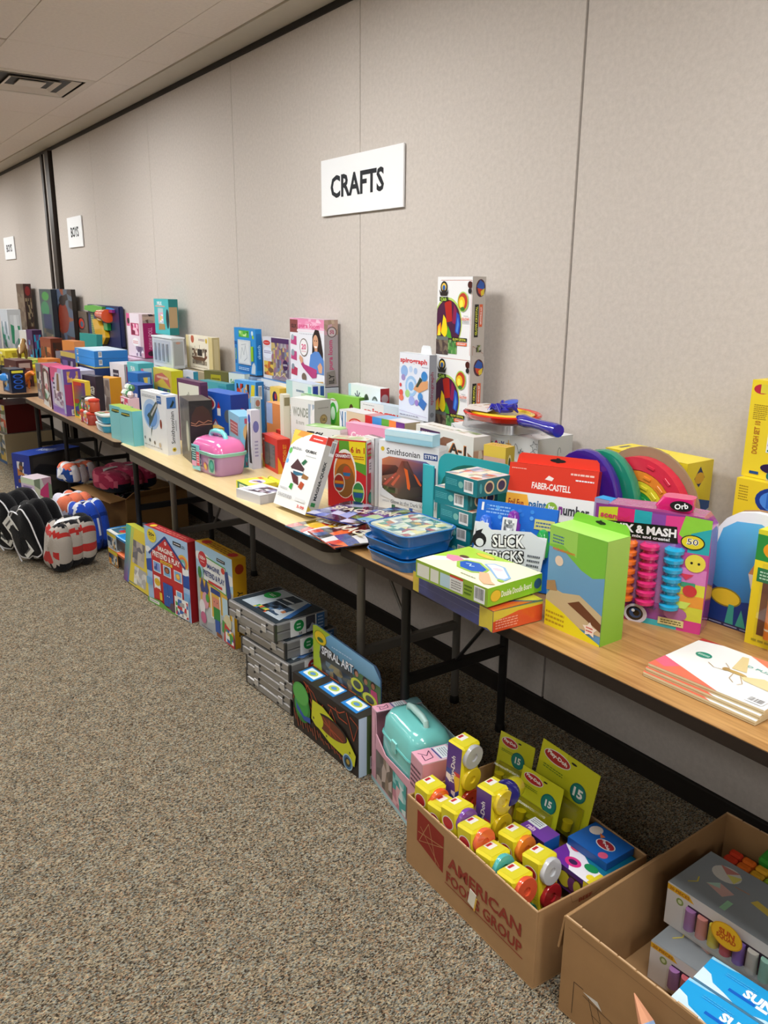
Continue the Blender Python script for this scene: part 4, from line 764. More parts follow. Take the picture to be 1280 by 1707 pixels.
carton('science', 'science_kit_box', 'white and green science box, rear row below the drawing board', 'd0dcd0', dict(f=[('r', 0, 0, 1, 1, 'dce8e4'), ('t', 'Science', .4, .84, .12, '3a9a4c', .6, 0, .04), ('n', .6, .6, 1, .8, ['3a9a4c', '50a0d8', 'dce8e4'], 3, 2, 3)], t=[('r', 0, 0, 1, 1, '2a7ac8')]))
carton('tealflat', 'toy_box', 'teal box with orange fruit behind the soap kit', '3a8f9c', dict(f=[('r', 0, 0, 1, 1, '4aa8b4'), ('c', .15, .86, .014, 'd88a48'), ('c', .28, .88, .01, 'c8b058'), ('r', .7, .75, .98, .95, '2c94a8')]))
carton('yellowarch', 'toy_box', 'yellow toy box with an arched pink band', 'd0c030', dict(f=[('r', 0, 0, 1, 1, 'ccb848'), ('p', [(.05, .7), (.1, .86), (.5, .93), (.85, .84), (.92, .66), (.86, .66), (.5, .82), (.14, .7)], 'c46a5c'), ('x', .2, .78, .8, .88, 'e8c8a8', 1), ('r', .2, .3, .9, .62, '3a6a94'), ('n', .25, .3, .85, .6, ['3a6a94', '2a8a8a', '78a848', '30406c'], 5, 3, 8)], r=[('r', 0, 0, 1, 1, 'd0cc28')], t=[('r', 0, 0, 1, 1, 'd8dc40')]))
carton('lightblue', 'toy_box', 'small lilac white box beside the yellow arched toy box', 'c0c8dc', dict(f=[('r', 0, 0, 1, 1, 'c8d0e4'), ('e', .5, .8, .3, .08, '5a80b8')], r=[('r', 0, 0, 1, 1, '3a94b0')]))
carton('yellowpink', 'craft_kit_box', 'small pink fronted box with a mustard end beside the teal display stand', 'd4b84a', dict(f=[('r', 0, 0, 1, 1, 'dcb0a0'), ('r', 0, .88, 1, 1, 'e8c850')], r=[('r', 0, 0, 1, 1, 'b8a030'), ('e', .45, .82, .2, .1, 'e0d8a0', 16), ('e', .45, .82, .13, .07, '3a4a2c', 16)], t=[('r', 0, 0, 1, 1, 'e8c050'), ('x', .1, .2, .9, .8, 'b87a48', 2)]), dims=(-1.885, -.315, .74, 10, .085, .045, .292))
carton('a1', 'craft_kit_box', 'white wooden toy kit box lettered A-1 behind the teal stand', 'e8e6e0', dict(
    f=[('r', 0, 0, 1, 1, 'e6e4de'), ('p', [(.26, .8), (.5, .93), (.66, .93), (1, .78), (1, .6), (.26, .6)], '8a5c44'), ('r', .08, .87, .44, .97, '4a2a58'), ('t', 'MADE BY ME', .26, .92, .045, 'e8dcc8', .3), ('p', [(.52, .6), (.56, .86), (.74, .95), (.9, .84), (.96, .6)], 'eceae4'), ('t', 'A-1', .74, .83, .12, 'd88030', .3, 0, .06), ('t', 'A-1', .748, .826, .11, '2a2420', .28, 0, .03), ('r', .9, .5, 1, .74, 'e0885c')],
    r=[('r', 0, 0, 1, 1, 'c8b8a8'), ('n', 0, .55, 1, .85, ['b8907c', 'a87a68', 'd8c8b8', '8a9a6a'], 4, 3, 6), ('r', 0, .86, 1, 1, 'c4c0bc')], t=[('r', 0, 0, 1, 1, 'eceae6'), ('x', .1, .3, .6, .6, 'b8a890', 1), ('n', .55, .3, .9, .9, ['8a9a6a', 'c8b8a0', 'eceae6'], 3, 3, 3)]), dims=(-2.275, -.285, .74, -2, .32, .07, .30))
DOOD = [('r', 0, 0, 1, 1, 'e9ecee'), ('r', .7, 0, 1, 1, 'dde0e2')]
rn_ = random.Random(11)
def doodle_lines(u0, u1, v0, v1, n, sc=.0018):
    L = []
    for k in range(n):
        cx, cy = rn_.uniform(u0, u1), rn_.uniform(v0, v1); r1 = rn_.uniform(.02, .05); ty = k % 3
        if ty == 0: pts = [(cx + r1 * (1 if q % 2 else .45) * math.cos(PI * q / 5), cy + r1 * 1.2 * (1 if q % 2 else .45) * math.sin(PI * q / 5)) for q in range(11)]
        elif ty == 1: pts = [(cx + r1 * 1.6 * math.cos(PI * q / 6), cy + r1 * 2 * math.sin(PI * q / 6)) for q in range(10)]
        else: pts = [(cx - r1 + r1 * .5 * q, cy + r1 * 1.4 * math.sin(q * 1.3)) for q in range(6)]
        L.append(('l', pts, sc, '6a7074'))
    return L
carton('creatology', 'craft_kit_box', 'large white colouring kit box with line doodles under the toy racket', 'e6e9eb', dict(
    f=DOOD + [*[('t', ch_, .30 + .036 * i, .84 + .02 * (i % 2), .11, c_, .036 if ch_ != 'L' else .03, 0, .03) for i, (ch_, c_) in enumerate(zip('CREATOLOGY', ['3a9ad0', '2c2c30', 'e0a030', '2a9a9a', '3a3a40', 'd04838', '4aa040', 'd03070', '7a4ab0', '3a3a8c']))], ('l', [(.66, .9), (.72, .9)], .003, 'e8b040'), ('l', [(.69, .94), (.69, .86)], .003, 'e8b040')] + doodle_lines(.03, .2, .6, .95, 6) + doodle_lines(.74, .97, .3, .93, 12),
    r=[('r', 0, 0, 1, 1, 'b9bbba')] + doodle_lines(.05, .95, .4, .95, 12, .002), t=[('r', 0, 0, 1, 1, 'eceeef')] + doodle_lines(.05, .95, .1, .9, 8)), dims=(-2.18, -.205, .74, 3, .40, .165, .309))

# ------------------------------------------------------------------ pink caboodle on the cream table
def rrect(w, d, r, n=5, z=0, cx=0, cy=0):
    pts = []
    for sx, sy, a0 in ((-1, -1, 180), (1, -1, 270), (1, 1, 0), (-1, 1, 90)):
        for k in range(n + 1):
            a = R(a0 + 90 * k / n); pts.append(Vector((cx + sx * (w / 2 - r) + r * math.cos(a), cy + sy * (d / 2 - r) + r * math.sin(a), z)))
    return pts
def caboodle():
    t_ = empty('vanity_case', 'pink lidded vanity case with mint rim and aqua handle', 'case')
    W_, D_ = .235, .15
    q = MB(('gloss',)); q.loft([rrect(W_ * .84, D_ * .84, .03, z=.0), rrect(W_ * .9, D_ * .9, .035, z=.008), rrect(W_, D_, .04, z=.085)], 'b48cc4')
    for u, c1, c2 in ((-.07, 'd8a04c', 'c83c5c'), (-.03, 'e8e0ec', '8c64b4'), (.01, 'd86c50', 'd8c04c'), (.045, '6a8a3c', 'b05070')):
        fr = Face((u - .018, -D_ * .452, .012), (.036, 0, 0), (0, -.008, .06), (0, -1, 0)); q.art(fr, [('e', .5, .6 if u < 0 else .35, .4, .3, c1, 12), ('e', .5, .6 if u < 0 else .35, .25, .18, c2, 10)], .001)
    q.build('body', t_)
    q = MB(('gloss',)); q.loft([rrect(W_ + .01, D_ + .01, .042, z=.084), rrect(W_ + .012, D_ + .012, .043, z=.096), rrect(W_ + .004, D_ + .004, .04, z=.098)], '86c0b0'); q.build('rim', t_)
    q = MB(('gloss',)); q.loft([rrect(W_, D_, .04, z=.098), rrect(W_ * .97, D_ * .97, .04, z=.118), rrect(W_ * .84, D_ * .84, .04, z=.14), rrect(W_ * .62, D_ * .6, .035, z=.15)], 'e070ac'); q.build('lid', t_)
    q = MB(('gloss',)); q.tube([(-.06, 0, .145), (-.05, 0, .165), (-.02, 0, .172), (.03, 0, .172), (.055, 0, .165), (.065, 0, .145)], [.011, .01, .012, .012, .01, .011], '7ad4d8', 10); q.build('handle', t_)
    q = MB(('card',)); fr = Face((-.085, -D_ / 2 - .006, .02), (.065, 0, 0), (0, 0, .1), (0, -1, 0)); q.box(-.085, -D_ / 2 - .006, .01, -.02, -D_ / 2 - .004, .118, '8cd0dc')
    q.art(fr, [('r', .05, .3, .6, .9, '2a6a6a'), ('x', .1, .35, .55, .85, 'c8e8e8', 5), ('r', .6, .1, 1, .7, 'e05068'), ('x', .64, .2, .96, .6, 'f8d8e0', 4), ('r', 0, .05, .55, .28, 'e8a8c8')]); q.build('paper_sleeve', t_)
    q = MB(('card',)); fr = Face((W_ * .2, -D_ * .5 - .001, .015), (.05, 0, 0), (0, 0, .06), (0, -1, 0)); q.art(fr, [('r', 0, 0, 1, 1, '9ab0a8'), ('e', .5, .5, .42, .45, '2c8a7c', 18), ('e', .5, .55, .26, .26, '58b0a0', 14)], .001); q.build('round_label', t_)
    put(t_, -3.19, -.635, .74, 6)
caboodle()
def crayon(parent, name, p0, p1, r, c, tip, lab=None, cat=None, group=None):
    p0, p1 = Vector(p0), Vector(p1); d = (p1 - p0); a = p0 + d * .84
    q = MB(('card',)); q.tube([p0, a], r, c, 12); q.tube([p0 + d * .03, p0 + d * .06], r * 1.01, BLK, 12, False); q.tube([a - d * .06, a - d * .03], r * 1.01, BLK, 12, False)
    o = q.build(name, parent)
    q = MB(('plastic',)); q.tube([a, a + d * .02, p1], [r * .72, r * .66, r * .3], tip, 12); q.build('tip', o)
    return tag(o, lab, cat, group) if lab else o
carton('crayonbox', 'crayon_box', 'yellow and green flat crayon box on the cream table', 'd8d43c', dict(
    f=[('r', 0, 0, .08, 1, 'e0dc40'), ('r', .1, .02, 1, .98, '1f7a4c'), ('r', .24, .2, .8, .75, 'e4e8d8'), ('x', .28, .3, .76, .65, '5a7a60', 2)], l=[('r', 0, 0, 1, 1, 'e0dc40'), ('x', .1, .2, .9, .8, '4a8a40', 2)],
    t=[('r', 0, 0, 1, 1, 'ece046'), ('e', .55, .5, .3, .28, 'd8d0e0', 24), ('p', [(.35, .4), (.5, .62), (.78, .6), (.8, .5), (.55, .46)], '5a3a8a'), ('p', [(.4, .34), (.5, .5), (.75, .46)], 'c8a050'), ('r', .06, .75, .3, .9, 'e07030')], r=[('r', 0, 0, 1, 1, 'd8cc38')]), dims=(-2.885, -.70, .74, 0, .12, .115, .03))
crayon(None, 'toy_crayon', (-2.90, -.545, .753), (-2.72, -.562, .753), .0125, 'e8e020', 'e0d820', 'oversized yellow crayon lying right of the flat crayon box', 'crayon')
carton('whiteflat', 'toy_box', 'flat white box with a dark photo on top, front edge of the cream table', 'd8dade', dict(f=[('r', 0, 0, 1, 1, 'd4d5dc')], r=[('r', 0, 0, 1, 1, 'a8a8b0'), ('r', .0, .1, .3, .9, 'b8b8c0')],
    t=[('r', 0, 0, 1, 1, 'e8eaf0'), ('p', [(.3, .1), (.45, .5), (.9, .9), (.98, .6), (.7, .2)], '4a4048'), ('n', .35, .3, .95, .85, ['4a4048', 'b8a8b8', 'e8e4ec', '6a4a50', '8a8aa8'], 6, 5, 3), ('x', .08, .1, .3, .4, 'a8a0b8', 3)]), dims=(-2.745, -.765, .74, 9, .15, .12, .034))

# ------------------------------------------------------------------ teal display stand with its stacked boxes
def stand():
    t_ = empty('display_stand', 'teal cardboard display stand with an arched back', 'display')
    q = MB(('card',)); q.box(0, 0, 0, .052, .006, .205, '3bb5c0'); q.art(faces(.052, .006, .205)['f'], [('l', [(.12, .02), (.12, .98)], .001, '2aa0ac')]); q.build('side_panel', t_)
    q = MB(('card',)); w, h = .33, .262
    ol = [(.052, 0), (.052 + w, 0), (.052 + w, h - .05)] + [(.052 + w - .045 + .045 * math.cos(R(a)), h - .05 + .045 * math.sin(R(a))) for a in (20, 45, 70, 90)] + [(.052 + .1 - .05 + .05 * math.cos(R(a)), h - .055 + .045 * math.sin(R(a))) for a in (90, 115, 140, 165)] + [(.052, .2)]
    q.prism(ol, .02, .024, '2ea6ae')
    fr = Face((.052, .02, 0), (w, 0, 0), (0, 0, h), (0, -1, 0))
    q.art(fr, [('p', [(.04, 0)] + [(.5 + .46 * math.cos(R(180 - a)), .48 + .40 * math.sin(R(a))) for a in range(0, 181, 12)] + [(.96, 0)], '176a5e'), ('x', .36, .68, .66, .76, 'a8d0c8', 4), ('x', .38, .58, .62, .61, '58a898', 1), ('c', .8, .8, .014, '3a3078'), ('x', .76, .78, .84, .82, 'c0b8e0', 2), ('c', .55, .83, .003, 'e0f0ec')])
    q.build('back_panel', t_)
    q = MB(('card',)); q.box(0, 0, 0, .3, .02, .004, '2ea6ae'); q.build('base', t_)
    put(t_, -2.085, -.40, .74, 5)
stand()
SB = dict(f=[('r', 0, 0, 1, 1, '147c88'), ('x', .04, .35, .38, .75, '5ab0b8', 4), ('e', .5, .5, .08, .2, '78b8b0', 12), bar(.6, .15, .88, .85)],
          r=[('r', 0, 0, 1, 1, '17707a'), ('e', .1, .5, .04, .3, '4aa0a8', 12), ('c', .36, .5, .019, 'd8c89c'), ('c', .36, .5, .014, '4a3c4c'), ('c', .74, .5, .019, 'd8c89c'), ('c', .74, .5, .014, '3a3a5c')],
          t=[('r', 0, 0, 1, 1, 'dcd8c8'), ('n', .02, .04, .98, .96, ['e4dcc4', 'c8a898', '8a98b0', 'd8c8d8', 'e8e4d8', 'b8c0a8', 'c86a50'], 8, 6, 4)])
stk = [(-1.81, -.548, 4, 'bottom'), (-1.815, -.55, 5, 'second lowest'), (-1.805, -.549, 3, 'middle'), (-1.83, -.552, 6, 'second highest'), (-1.785, -.55, 2, 'topmost')]
for k, (sx, sy, sr, nm) in enumerate(stk):
    carton(None, 'card_game_box', nm + ' small teal box of the stack before the teal stand', '146e78', SB, 'box', 'stacked small teal boxes', dims=(sx, sy, .745 + .0492 * k, sr, .135, .125, .049))

# ------------------------------------------------------------------ oak table
FAB = [('r', 0, 0, 1, .72, 'eceeee'), ('r', 0, .72, 1, 1, 'dc3a26'), ('p', [(.42, .87), (.46, .91), (.52, .89), (.5, .86)], 'f4e8e4'), ('t', 'FABER-CASTELL', .5, .80, .065, 'f6ece6', .44), ('x', .7, .93, .96, .97, 'f0c8bc', 1), ('x', .76, .88, .96, .91, WHT, 1), ('x', .03, .94, .2, .96, 'f0b0a0', 1),
       ('p', [(0, .52), (0, .70), (.24, .70), (.27, .61), (.24, .52)], 'f4b440'), ('t', 'Foil Fun', .12, .61, .07, '9a3a20', .18), ('t', 'paint', .37, .60, .11, '2a6aa0', .2), ('c', .53, .6, .017, '8cb83c'), ('t', 'by', .53, .6, .075, WHT, .07, 0, .03), ('t', 'number', .78, .6, .1, '3a3c40', .34), ('t', 'n', .635, .595, .07, '8a3a90', .045, 0, .03),
       ('e', .16, .34, .13, .2, 'b0c83c', 22), ('x', .1, .3, .22, .42, '9a4a20', 3), ('r', .24, 0, .94, .48, '8a3a6a'), ('r', .25, .0, .93, .46, 'f0b848')] + \
      [('p', [(.56, .05), (.56 + .38 * math.cos(R(a)), .05 + .42 * math.sin(R(a))), (.56 + .38 * math.cos(R(a + 9)), .05 + .42 * math.sin(R(a + 9)))], c) for a, c in zip(range(0, 180, 15), ['d85a98', 'f4d860', 'c84888'] * 5)] + [('e', .4, .2, .07, .08, 'f4e0c8', 14), ('e', .84, .22, .08, .08, 'e8e8ec', 14), ('l', [(.62, .36), (.86, .14)], .004, '5a4a40'), ('l', [(.7, .34), (.9, .12)], .003, '8a7a50')]
carton('faber', 'art_kit_box', 'red and white paint kit box leaning behind the blue bubble card', 'd23424', dict(f=FAB, r=[('r', 0, 0, 1, 1, 'b82a1c'), ('t', 'paint by number', .5, .4, .4, 'e8c8c0', .5, 90)], t=[('r', 0, 0, 1, 1, 'e04432')]),
       dims=(-1.64, -.46, .74, 25, .255, .028, .287), lean=10, extra=lambda o, w, d, h: tab(o, w, d, h, 'dc3a26', .03, True, .04, .98))
def bubbles(o, w, d, h):
    for (u, v, c, nm) in ((.16, .62, '3a70d8', 'blue'), (.5, .72, '7a2a9c', 'purple'), (.88, .55, '22a04a', 'green')):
        q = MB(('gloss',)); q.lathe([(.0, 0), (.02, .004), (.021, .04), (.016, .046), (.016, .058), (.012, .07), (.003, .075)], c, 16, Matrix.Translation((u * w, -.016, v * h - .03))); b_ = q.build('bubble_cap', o); b_['label'] = nm + ' domed cap'
        q = MB(('card',)); q.box(u * w - .02, -.041, v * h - .03, u * w + .02, -.039, v * h + .025, 'dfe3e8'); q.art(Face((u * w - .02, -.041, v * h - .03), (.04, 0, 0), (0, 0, .055), (0, -1, 0)), [('n', .15, .3, .85, .9, ['8a9098', 'e8ecf0', '5a6068', 'c8ccd4'], 5, 5, int(u * 10)), ('x', .15, .06, .85, .24, '6a7078', 2)]); q.build('paper_tag', o)
    q = MB(('card',)); ol = [(.02, .04), (.95 * w, .0), (.98 * w, .1), (.78 * w, .12), (.55 * w, .115), (.3 * w, .11), (.18 * w, .13), (.1 * w, .12), (.03, .08)]
    ol = [(x_, z_ + .035) for x_, z_ in ol]; q.prism(ol, -.048, -.0465, 'd4dae2'); fr = Face((0, -.048, .035), (w, 0, 0), (0, 0, h), (0, -1, 0))
    q.art(fr, [('e', .17, .36, .09, .09, '14161c', 14), ('e', .18, .33, .05, .05, 'd8dce4', 12), ('p', [(.06, .28), (.12, .46), (.2, .5), (.16, .38)], '14161c'), ('t', 'SLiCK', .53, .4, .17, '0f1218', .42, 8, .09), ('t', 'SLiCK', .53, .4, .15, WHT, .39, 8, .02), ('t', 'TRiCKS', .5, .21, .16, '0f1218', .5, 8, .09), ('t', 'TRiCKS', .5, .21, .14, WHT, .47, 8, .02), ('x', .78, .08, .93, .3, '5a6068', 4)]); q.build('logo_card', o)
carton('slick', 'bubble_toy_card', 'blue bubble toy card with black and white slanted lettering', '1c66c8', dict(f=[('r', 0, 0, 1, 1, '1e6cd0'), ('t', '1', .07, .92, .1, WHT, .03), ('x', .12, .84, .42, .96, '8ab8ec', 3)] + [('e', rn_.uniform(.1, .95), rn_.uniform(.5, .95), .025, .025, rn_.choice(['3a8ae0', '5aa4ec', '2c78d4']), 12) for _ in range(22)] + [('r', .74, .74, .98, .86, 'c8c87a'), ('x', .76, .76, .96, .84, '3a5a90', 2)]),
       'toy', dims=(-1.585, -.625, .74, 24, .225, .012, .218), lean=13, extra=bubbles)
carton('doodle', 'drawing_board_box', 'green and white drawing board box stacked on the blue and red case', 'b4d03c', dict(
    f=[('r', 0, 0, 1, 1, '94b43c'), ('r', .02, .12, .2, .85, 'dfe0d4'), ('r', .22, .12, .34, .85, 'dfe0d4'), ('r', .36, .12, .5, .85, 'b8d4e0'), ('r', .5, .12, .68, .9, 'dfe0dc'), ('r', .5, .84, .68, .96, 'd04030'), ('x', .52, .2, .66, .75, '8a8a88', 4), ('x', .7, .2, .8, .8, '4a6a20', 3), bar(.83, .08, .97, .92)],
    r=[('r', 0, 0, 1, 1, '8cc430'), ('e', .14, .5, .1, .34, '8a9a20', 18), ('e', .14, .5, .09, .3, 'e8c038', 18), ('t', 'Double Doodle Board', .52, .5, .34, 'eef4dc', .56), ('c', .92, .5, .013, '2c5490')],
    t=[('r', 0, 0, 1, 1, 'e8ecc8'), ('p', [(0, .3), (0, 1), (.65, 1), (.25, .62)], 'a8d040'), ('p', [(.0, .3), (.25, .62), (.4, .68), (.1, .15), (0, .1)], 'f0f0e4'), ('p', [(.06, .5), (.16, .58), (.3, .52), (.26, .36), (.14, .38)], 'e888a8'), ('e', .22, .62, .06, .05, '5a3a28', 12),
       ('e', .34, .87, .13, .06, '8a9a20', 20), ('e', .34, .87, .12, .052, 'e8c038', 20), ('p', [(.28, .4), (.3, .55), (.46, .62), (.66, .5), (.7, .36), (.6, .24), (.4, .24)], '9ac040'), ('p', [(.31, .42), (.33, .52), (.46, .58), (.64, .48), (.66, .37), (.58, .28), (.42, .28)], '1c58b8'), ('l', [(.38, .44), (.43, .47), (.46, .4), (.5, .44)], .003, 'c8e0f4'),
       ('p', [(.5, .62), (.56, .74), (.7, .74), (.94, .5), (.96, .36), (.86, .34), (.62, .54)], '8ab0d8'), ('p', [(.53, .63), (.58, .71), (.69, .71), (.91, .49), (.92, .4), (.86, .37), (.64, .56)], 'f0ecf0'), ('e', .7, .6, .06, .05, 'f0c8d0', 12), ('e', .93, .32, .04, .035, '9ac040'),
       ('p', [(.64, .34), (.72, .4), (.9, .2), (.98, .16), (.9, .06), (.78, .14)], 'e0b088'), ('x', .55, .1, .75, .14, '8a8a70', 1)]), group=None)
carton('bluecase', 'activity_case', 'glossy navy, yellow and red wrapped case at the oak table edge', '2c3a8c', dict(
    f=[('r', 0, 0, 1, 1, '343f80'), ('r', 0, 0, .08, 1, 'd8c03c'), ('l', [(.08, .8), (.85, .8)], .001, '8a94cc'), ('l', [(.08, .45), (.85, .45)], .001, '5a68a8'), ('p', [(.85, 0), (.85, 1), (1, 1), (1, 0), (.94, .1)], 'd8c43c')],
    r=[('r', 0, 0, 1, 1, 'd8502c'), ('p', [(0, .5), (0, 1), (1, 1), (1, .8), (.5, .78)], 'd8c03c'), ('p', [(.1, 1), (1, 1), (1, .92)], '6a8a70'), ('x', .05, .1, .5, .6, 'f0a088', 4)],
    t=[('r', 0, 0, 1, 1, '2c4a88'), ('p', [(.6, 0), (.75, 0), (1, .9), (1, 1), (.9, 1)], 'd8c840'), ('p', [(.78, 0), (1, 0), (1, .8)], 'd8582c'), ('e', .75, .2, .05, .04, 'd8d8c0')]), mat='shrink', dims=(-1.60, -.80, .742, -3, .325, .15, .052))
# green box (its cartoon figure is left out, a plain beach picture stays)
SPG = [('r', 0, 0, 1, 1, '5a94c4', '78a8c8'), ('p', [(0, .8), (.3, .78), (.6, .66), (.8, .62), (1, .66), (1, 1), (0, 1)], '7cc040'), ('p', [(0, .82), (.25, .84), (.5, .76), (.5, 1), (0, 1)], '9cd05a'), ('x', .06, .84, .26, .93, '3a6a90', 3), ('t', 'nickelodeon', .27, .79, .03, 'e07a38', .4), ('c', .2, .68, .012, 'e8d0b8'),
       ('p', [(0, .3), (.1, .4), (.3, .38), (.6, .42), (1, .3), (1, .1), (0, .1)], 'c8b48c'), ('p', [(.4, .3), (.6, .36), (1, .22), (1, .14)], '6a4028'), ('p', [(.0, .45), (.15, .48), (.2, .38), (0, .36)], 'a8845c'),
       ('p', [(0, .0), (0, .26), (.3, .2), (.7, .08), (1, .02), (1, 0)], 'e8dc20'), ('x', .02, .03, .36, .17, 'b89820', 3)] + \
      [('p', [(.82 + (.13 if q % 2 == 0 else .075) * math.cos(R(90 + 36 * q)), .13 + (.075 if q % 2 == 0 else .042) * math.sin(R(90 + 36 * q))) for q in range(10)], 'f0e4d8'), ('x', .76, .1, .88, .16, 'c83828', 2)]
def cart_fig(o, w, d, h): tab(o, w, d, h, '84c440', .022)
carton('sponge', 'craft_kit_box', 'bright green hang tab box with a beach scene, standing at the table edge', '78b834', dict(f=SPG, r=[('r', 0, 0, 1, 1, '82b83a', 'a0c860')], t=[('r', 0, 0, 1, 1, 'a0d860')]), extra=cart_fig)

# mix and mash pack: a printed tub in glossy wrap with stacks of dough rings
def mix():
    t_ = empty('dough_ring_pack', 'large multicoloured dough pack with three columns of ribbed tubs', 'toy')
    w, d, h = .265, .07, .28
    P = ['d82878', '2aa8b8', 'e868a8', '8a4aa8', '9cc840', 'd8dc40']
    q = MB(('shrink',)); ol = [(0, 0), (w, 0), (w + .004, h * .5), (w, h - .03), (w - .02, h - .004), (w * .6, h), (.03, h - .004), (.006, h - .02), (-.002, h * .5)]
    q.prism(ol, 0, d, 'b04890')
    fr = Face((0, 0, 0), (w, 0, 0), (0, 0, h), (0, -1, 0))
    q.art(fr, [('r', .0, .0, 1, .98, '8c3c90'), ('r', .02, .2, .72, .76, '9a6aa8'), ('p', [(.03, .8), (.03, .95), (.2, .97), (.2, .8)], 'd0d838'), ('r', .2, .8, .35, .97, 'd82878'), ('r', .35, .8, .5, .97, '2aa8b8'), ('r', .5, .8, .62, .96, '8a4aa8'), ('p', [(.62, .8), (.62, .96), (.78, .97), (.86, .7)], 'e04090'), ('p', [(.74, .82), (.78, .98), (1, .97), (1, .8), (.86, .74)], '8cd040'), ('p', [(.82, .66), (.84, .84), (1, .9), (1, .66)], '28a8b4'),
             ('r', .74, .55, 1, .68, 'c04c98'), ('r', .74, .42, 1, .55, 'd880c0'), ('r', .74, .32, 1, .42, 'd8d840'), ('r', .76, .22, 1, .32, 'e89a38'), ('r', .76, .1, 1, .22, 'd0d03c'), ('r', .8, 0, 1, .1, 'd03088'), ('r', .5, 0, .8, .05, '28a8b4'), ('r', .1, .0, .5, .14, 'c83890'),
             ('p', [(.0, .7), (.0, .84), (.72, .88), (.74, .74)], '14141a'), ('t', 'scented', .18, .89, .05, 'd83068', .26, -2), ('t', 'MIX & MASH', .45, .812, .072, 'f2f2f4', .54, 2, .04), ('t', 'play mix and create!', .46, .75, .035, 'e8e8ec', .42, 2),
             ('e', .86, .77, .1, .062, '1a1a20', 22), ('e', .86, .77, .09, .054, 'e0d030', 22), ('t', '50', .86, .775, .055, 'f4f4f4', .1, 0, .06), ('t', '50', .86, .775, .05, '1a1a20', .09, 0, .0),
             ('e', .9, .6, .085, .075, 'e8d84c', 20), ('c', .87, .6, .003, BLK), ('c', .93, .6, .003, BLK), ('p', [(.78, .5), (.9, .5), (.84, .45)], 'd83858'), ('r', .8, .39, .92, .43, '2a9a78'), ('e', .88, .36, .06, .05, 'c82838', 16), ('p', [(.74, .26), (.9, .26), (.86, .2), (.78, .2)], 'c8e060'), ('e', .78, .14, .1, .06, 'a8609c', 14), ('r', .64, .03, .86, .09, 'd8cc8c'), ('x', .66, .04, .84, .08, '5a5020', 2),
             ('t', 'endless fun for hours of play', .32, .165, .03, '2a3a70', .6, -3)])
    for u in (.16, .44): q.art(fr, [('e', u, .075, .105, .085, 'd8d4e4', 24), ('e', u - .005, .075, .075, .062, '14181e', 22), ('e', u, .08, .055, .045, '2c4a78', 20), ('e', u + .01, .08, .03, .026, '0c0c10', 16), ('e', u - .02, .1, .016, .014, WHT, 10)], .006)
    q.build('wrapped_tray', t_)
    for u, c, nm in ((.30, 'e07028', 'orange'), (.49, 'd02c70', 'pink'), (.70, '1c9ccc', 'blue')):
        q = MB(('gloss',)); M = Matrix.Translation((u * w + .006, -.006, h * .17))
        prof = [(0.0, 0)]
        for k in range(7): z = .0225 * k; prof += [(.015, z), (.022, z + .004), (.0225, z + .012), (.015, z + .0175)]
        prof += [(.012, .15)]
        q.lathe(prof, c, 18, M); cc = q.build('tub_column', t_); cc['label'] = nm + ' ribbed column of dough tubs'
    q = MB(('gloss',)); q.loft([rrect(.075, .05, .018, z=0, cx=w * .66, cy=.03), rrect(.085, .055, .02, z=.01, cx=w * .66, cy=.03), rrect(.07, .05, .018, z=.034, cx=w * .69, cy=.03)], 'd81c74')
    q.art(Face((w * .6, -.001, .006), (.06, 0, 0), (0, .002, .026), (0, -1, 0)), [('e', .6, .5, .42, .45, BLK, 18), ('t', 'Orb', .6, .5, .5, WHT, .5, 12)], .003); hd = q.build('lid_handle', t_); hd.location = (0, 0, h - .004)
    put(t_, -1.25, -.525, .74, 22)
mix()
# stack of puzzle sets
for k in range(3):
    carton(None, 'wooden_puzzle_pack', ('bottom', 'middle', 'top')[k] + ' pack of three flat wooden puzzles at the right table edge', 'd8c8a0', dict(
        f=[('l', [(0, .5), (1, .5)], .001, 'a88a58')], t=[('r', 0, 0, 1, 1, 'e6e6e4'), ('p', [(0, .0), (0, .3), (.62, 0)], 'e06a50'), ('p', [(.0, .3), (0, .12), (.12, .06), (.2, .2)], 'd86078'), ('p', [(.0, 1), (.45, 1), (1, .62), (1, .8), (.6, 1)], 'e08060'), ('p', [(.0, .92), (0, 1), (.2, 1)], 'a83028'), ('e', .2, .62, .07, .07, '2a8a70', 20), ('x', .15, .6, .25, .64, 'd8ece0', 2), ('t', '3D PUZZLE', .68, .74, .05, '7ab0a8', .36),
              ('p', [(.48, .56), (.42, .9), (.47, .92), (.6, .58)], 'd8c490'), ('p', [(.6, .46), (.75, .58), (.98, .5), (.94, .36), (.66, .4)], 'dccc9c'), ('e', .54, .5, .1, .03, 'b89858', 14), ('e', .46, .5, .03, .04, 'a8864c', 12), ('l', [(.5, .48), (.38, .44), (.3, .5)], .0014, 'a8864c'), ('l', [(.6, .46), (.68, .32), (.66, .26)], .0014, 'a8864c'), ('l', [(.54, .46), (.56, .34), (.62, .28)], .0014, 'a8864c'), ('l', [(.47, .54), (.4, .62)], .0012, 'a8864c'), ('b', .82, .04, .96, .16)]), 'puzzle', 'stacked puzzle packs',
        dims=(-.945 + .003 * k, -.705 + .003 * k, .7405 + .0098 * k, 1 + k, .245, .2, .0095))
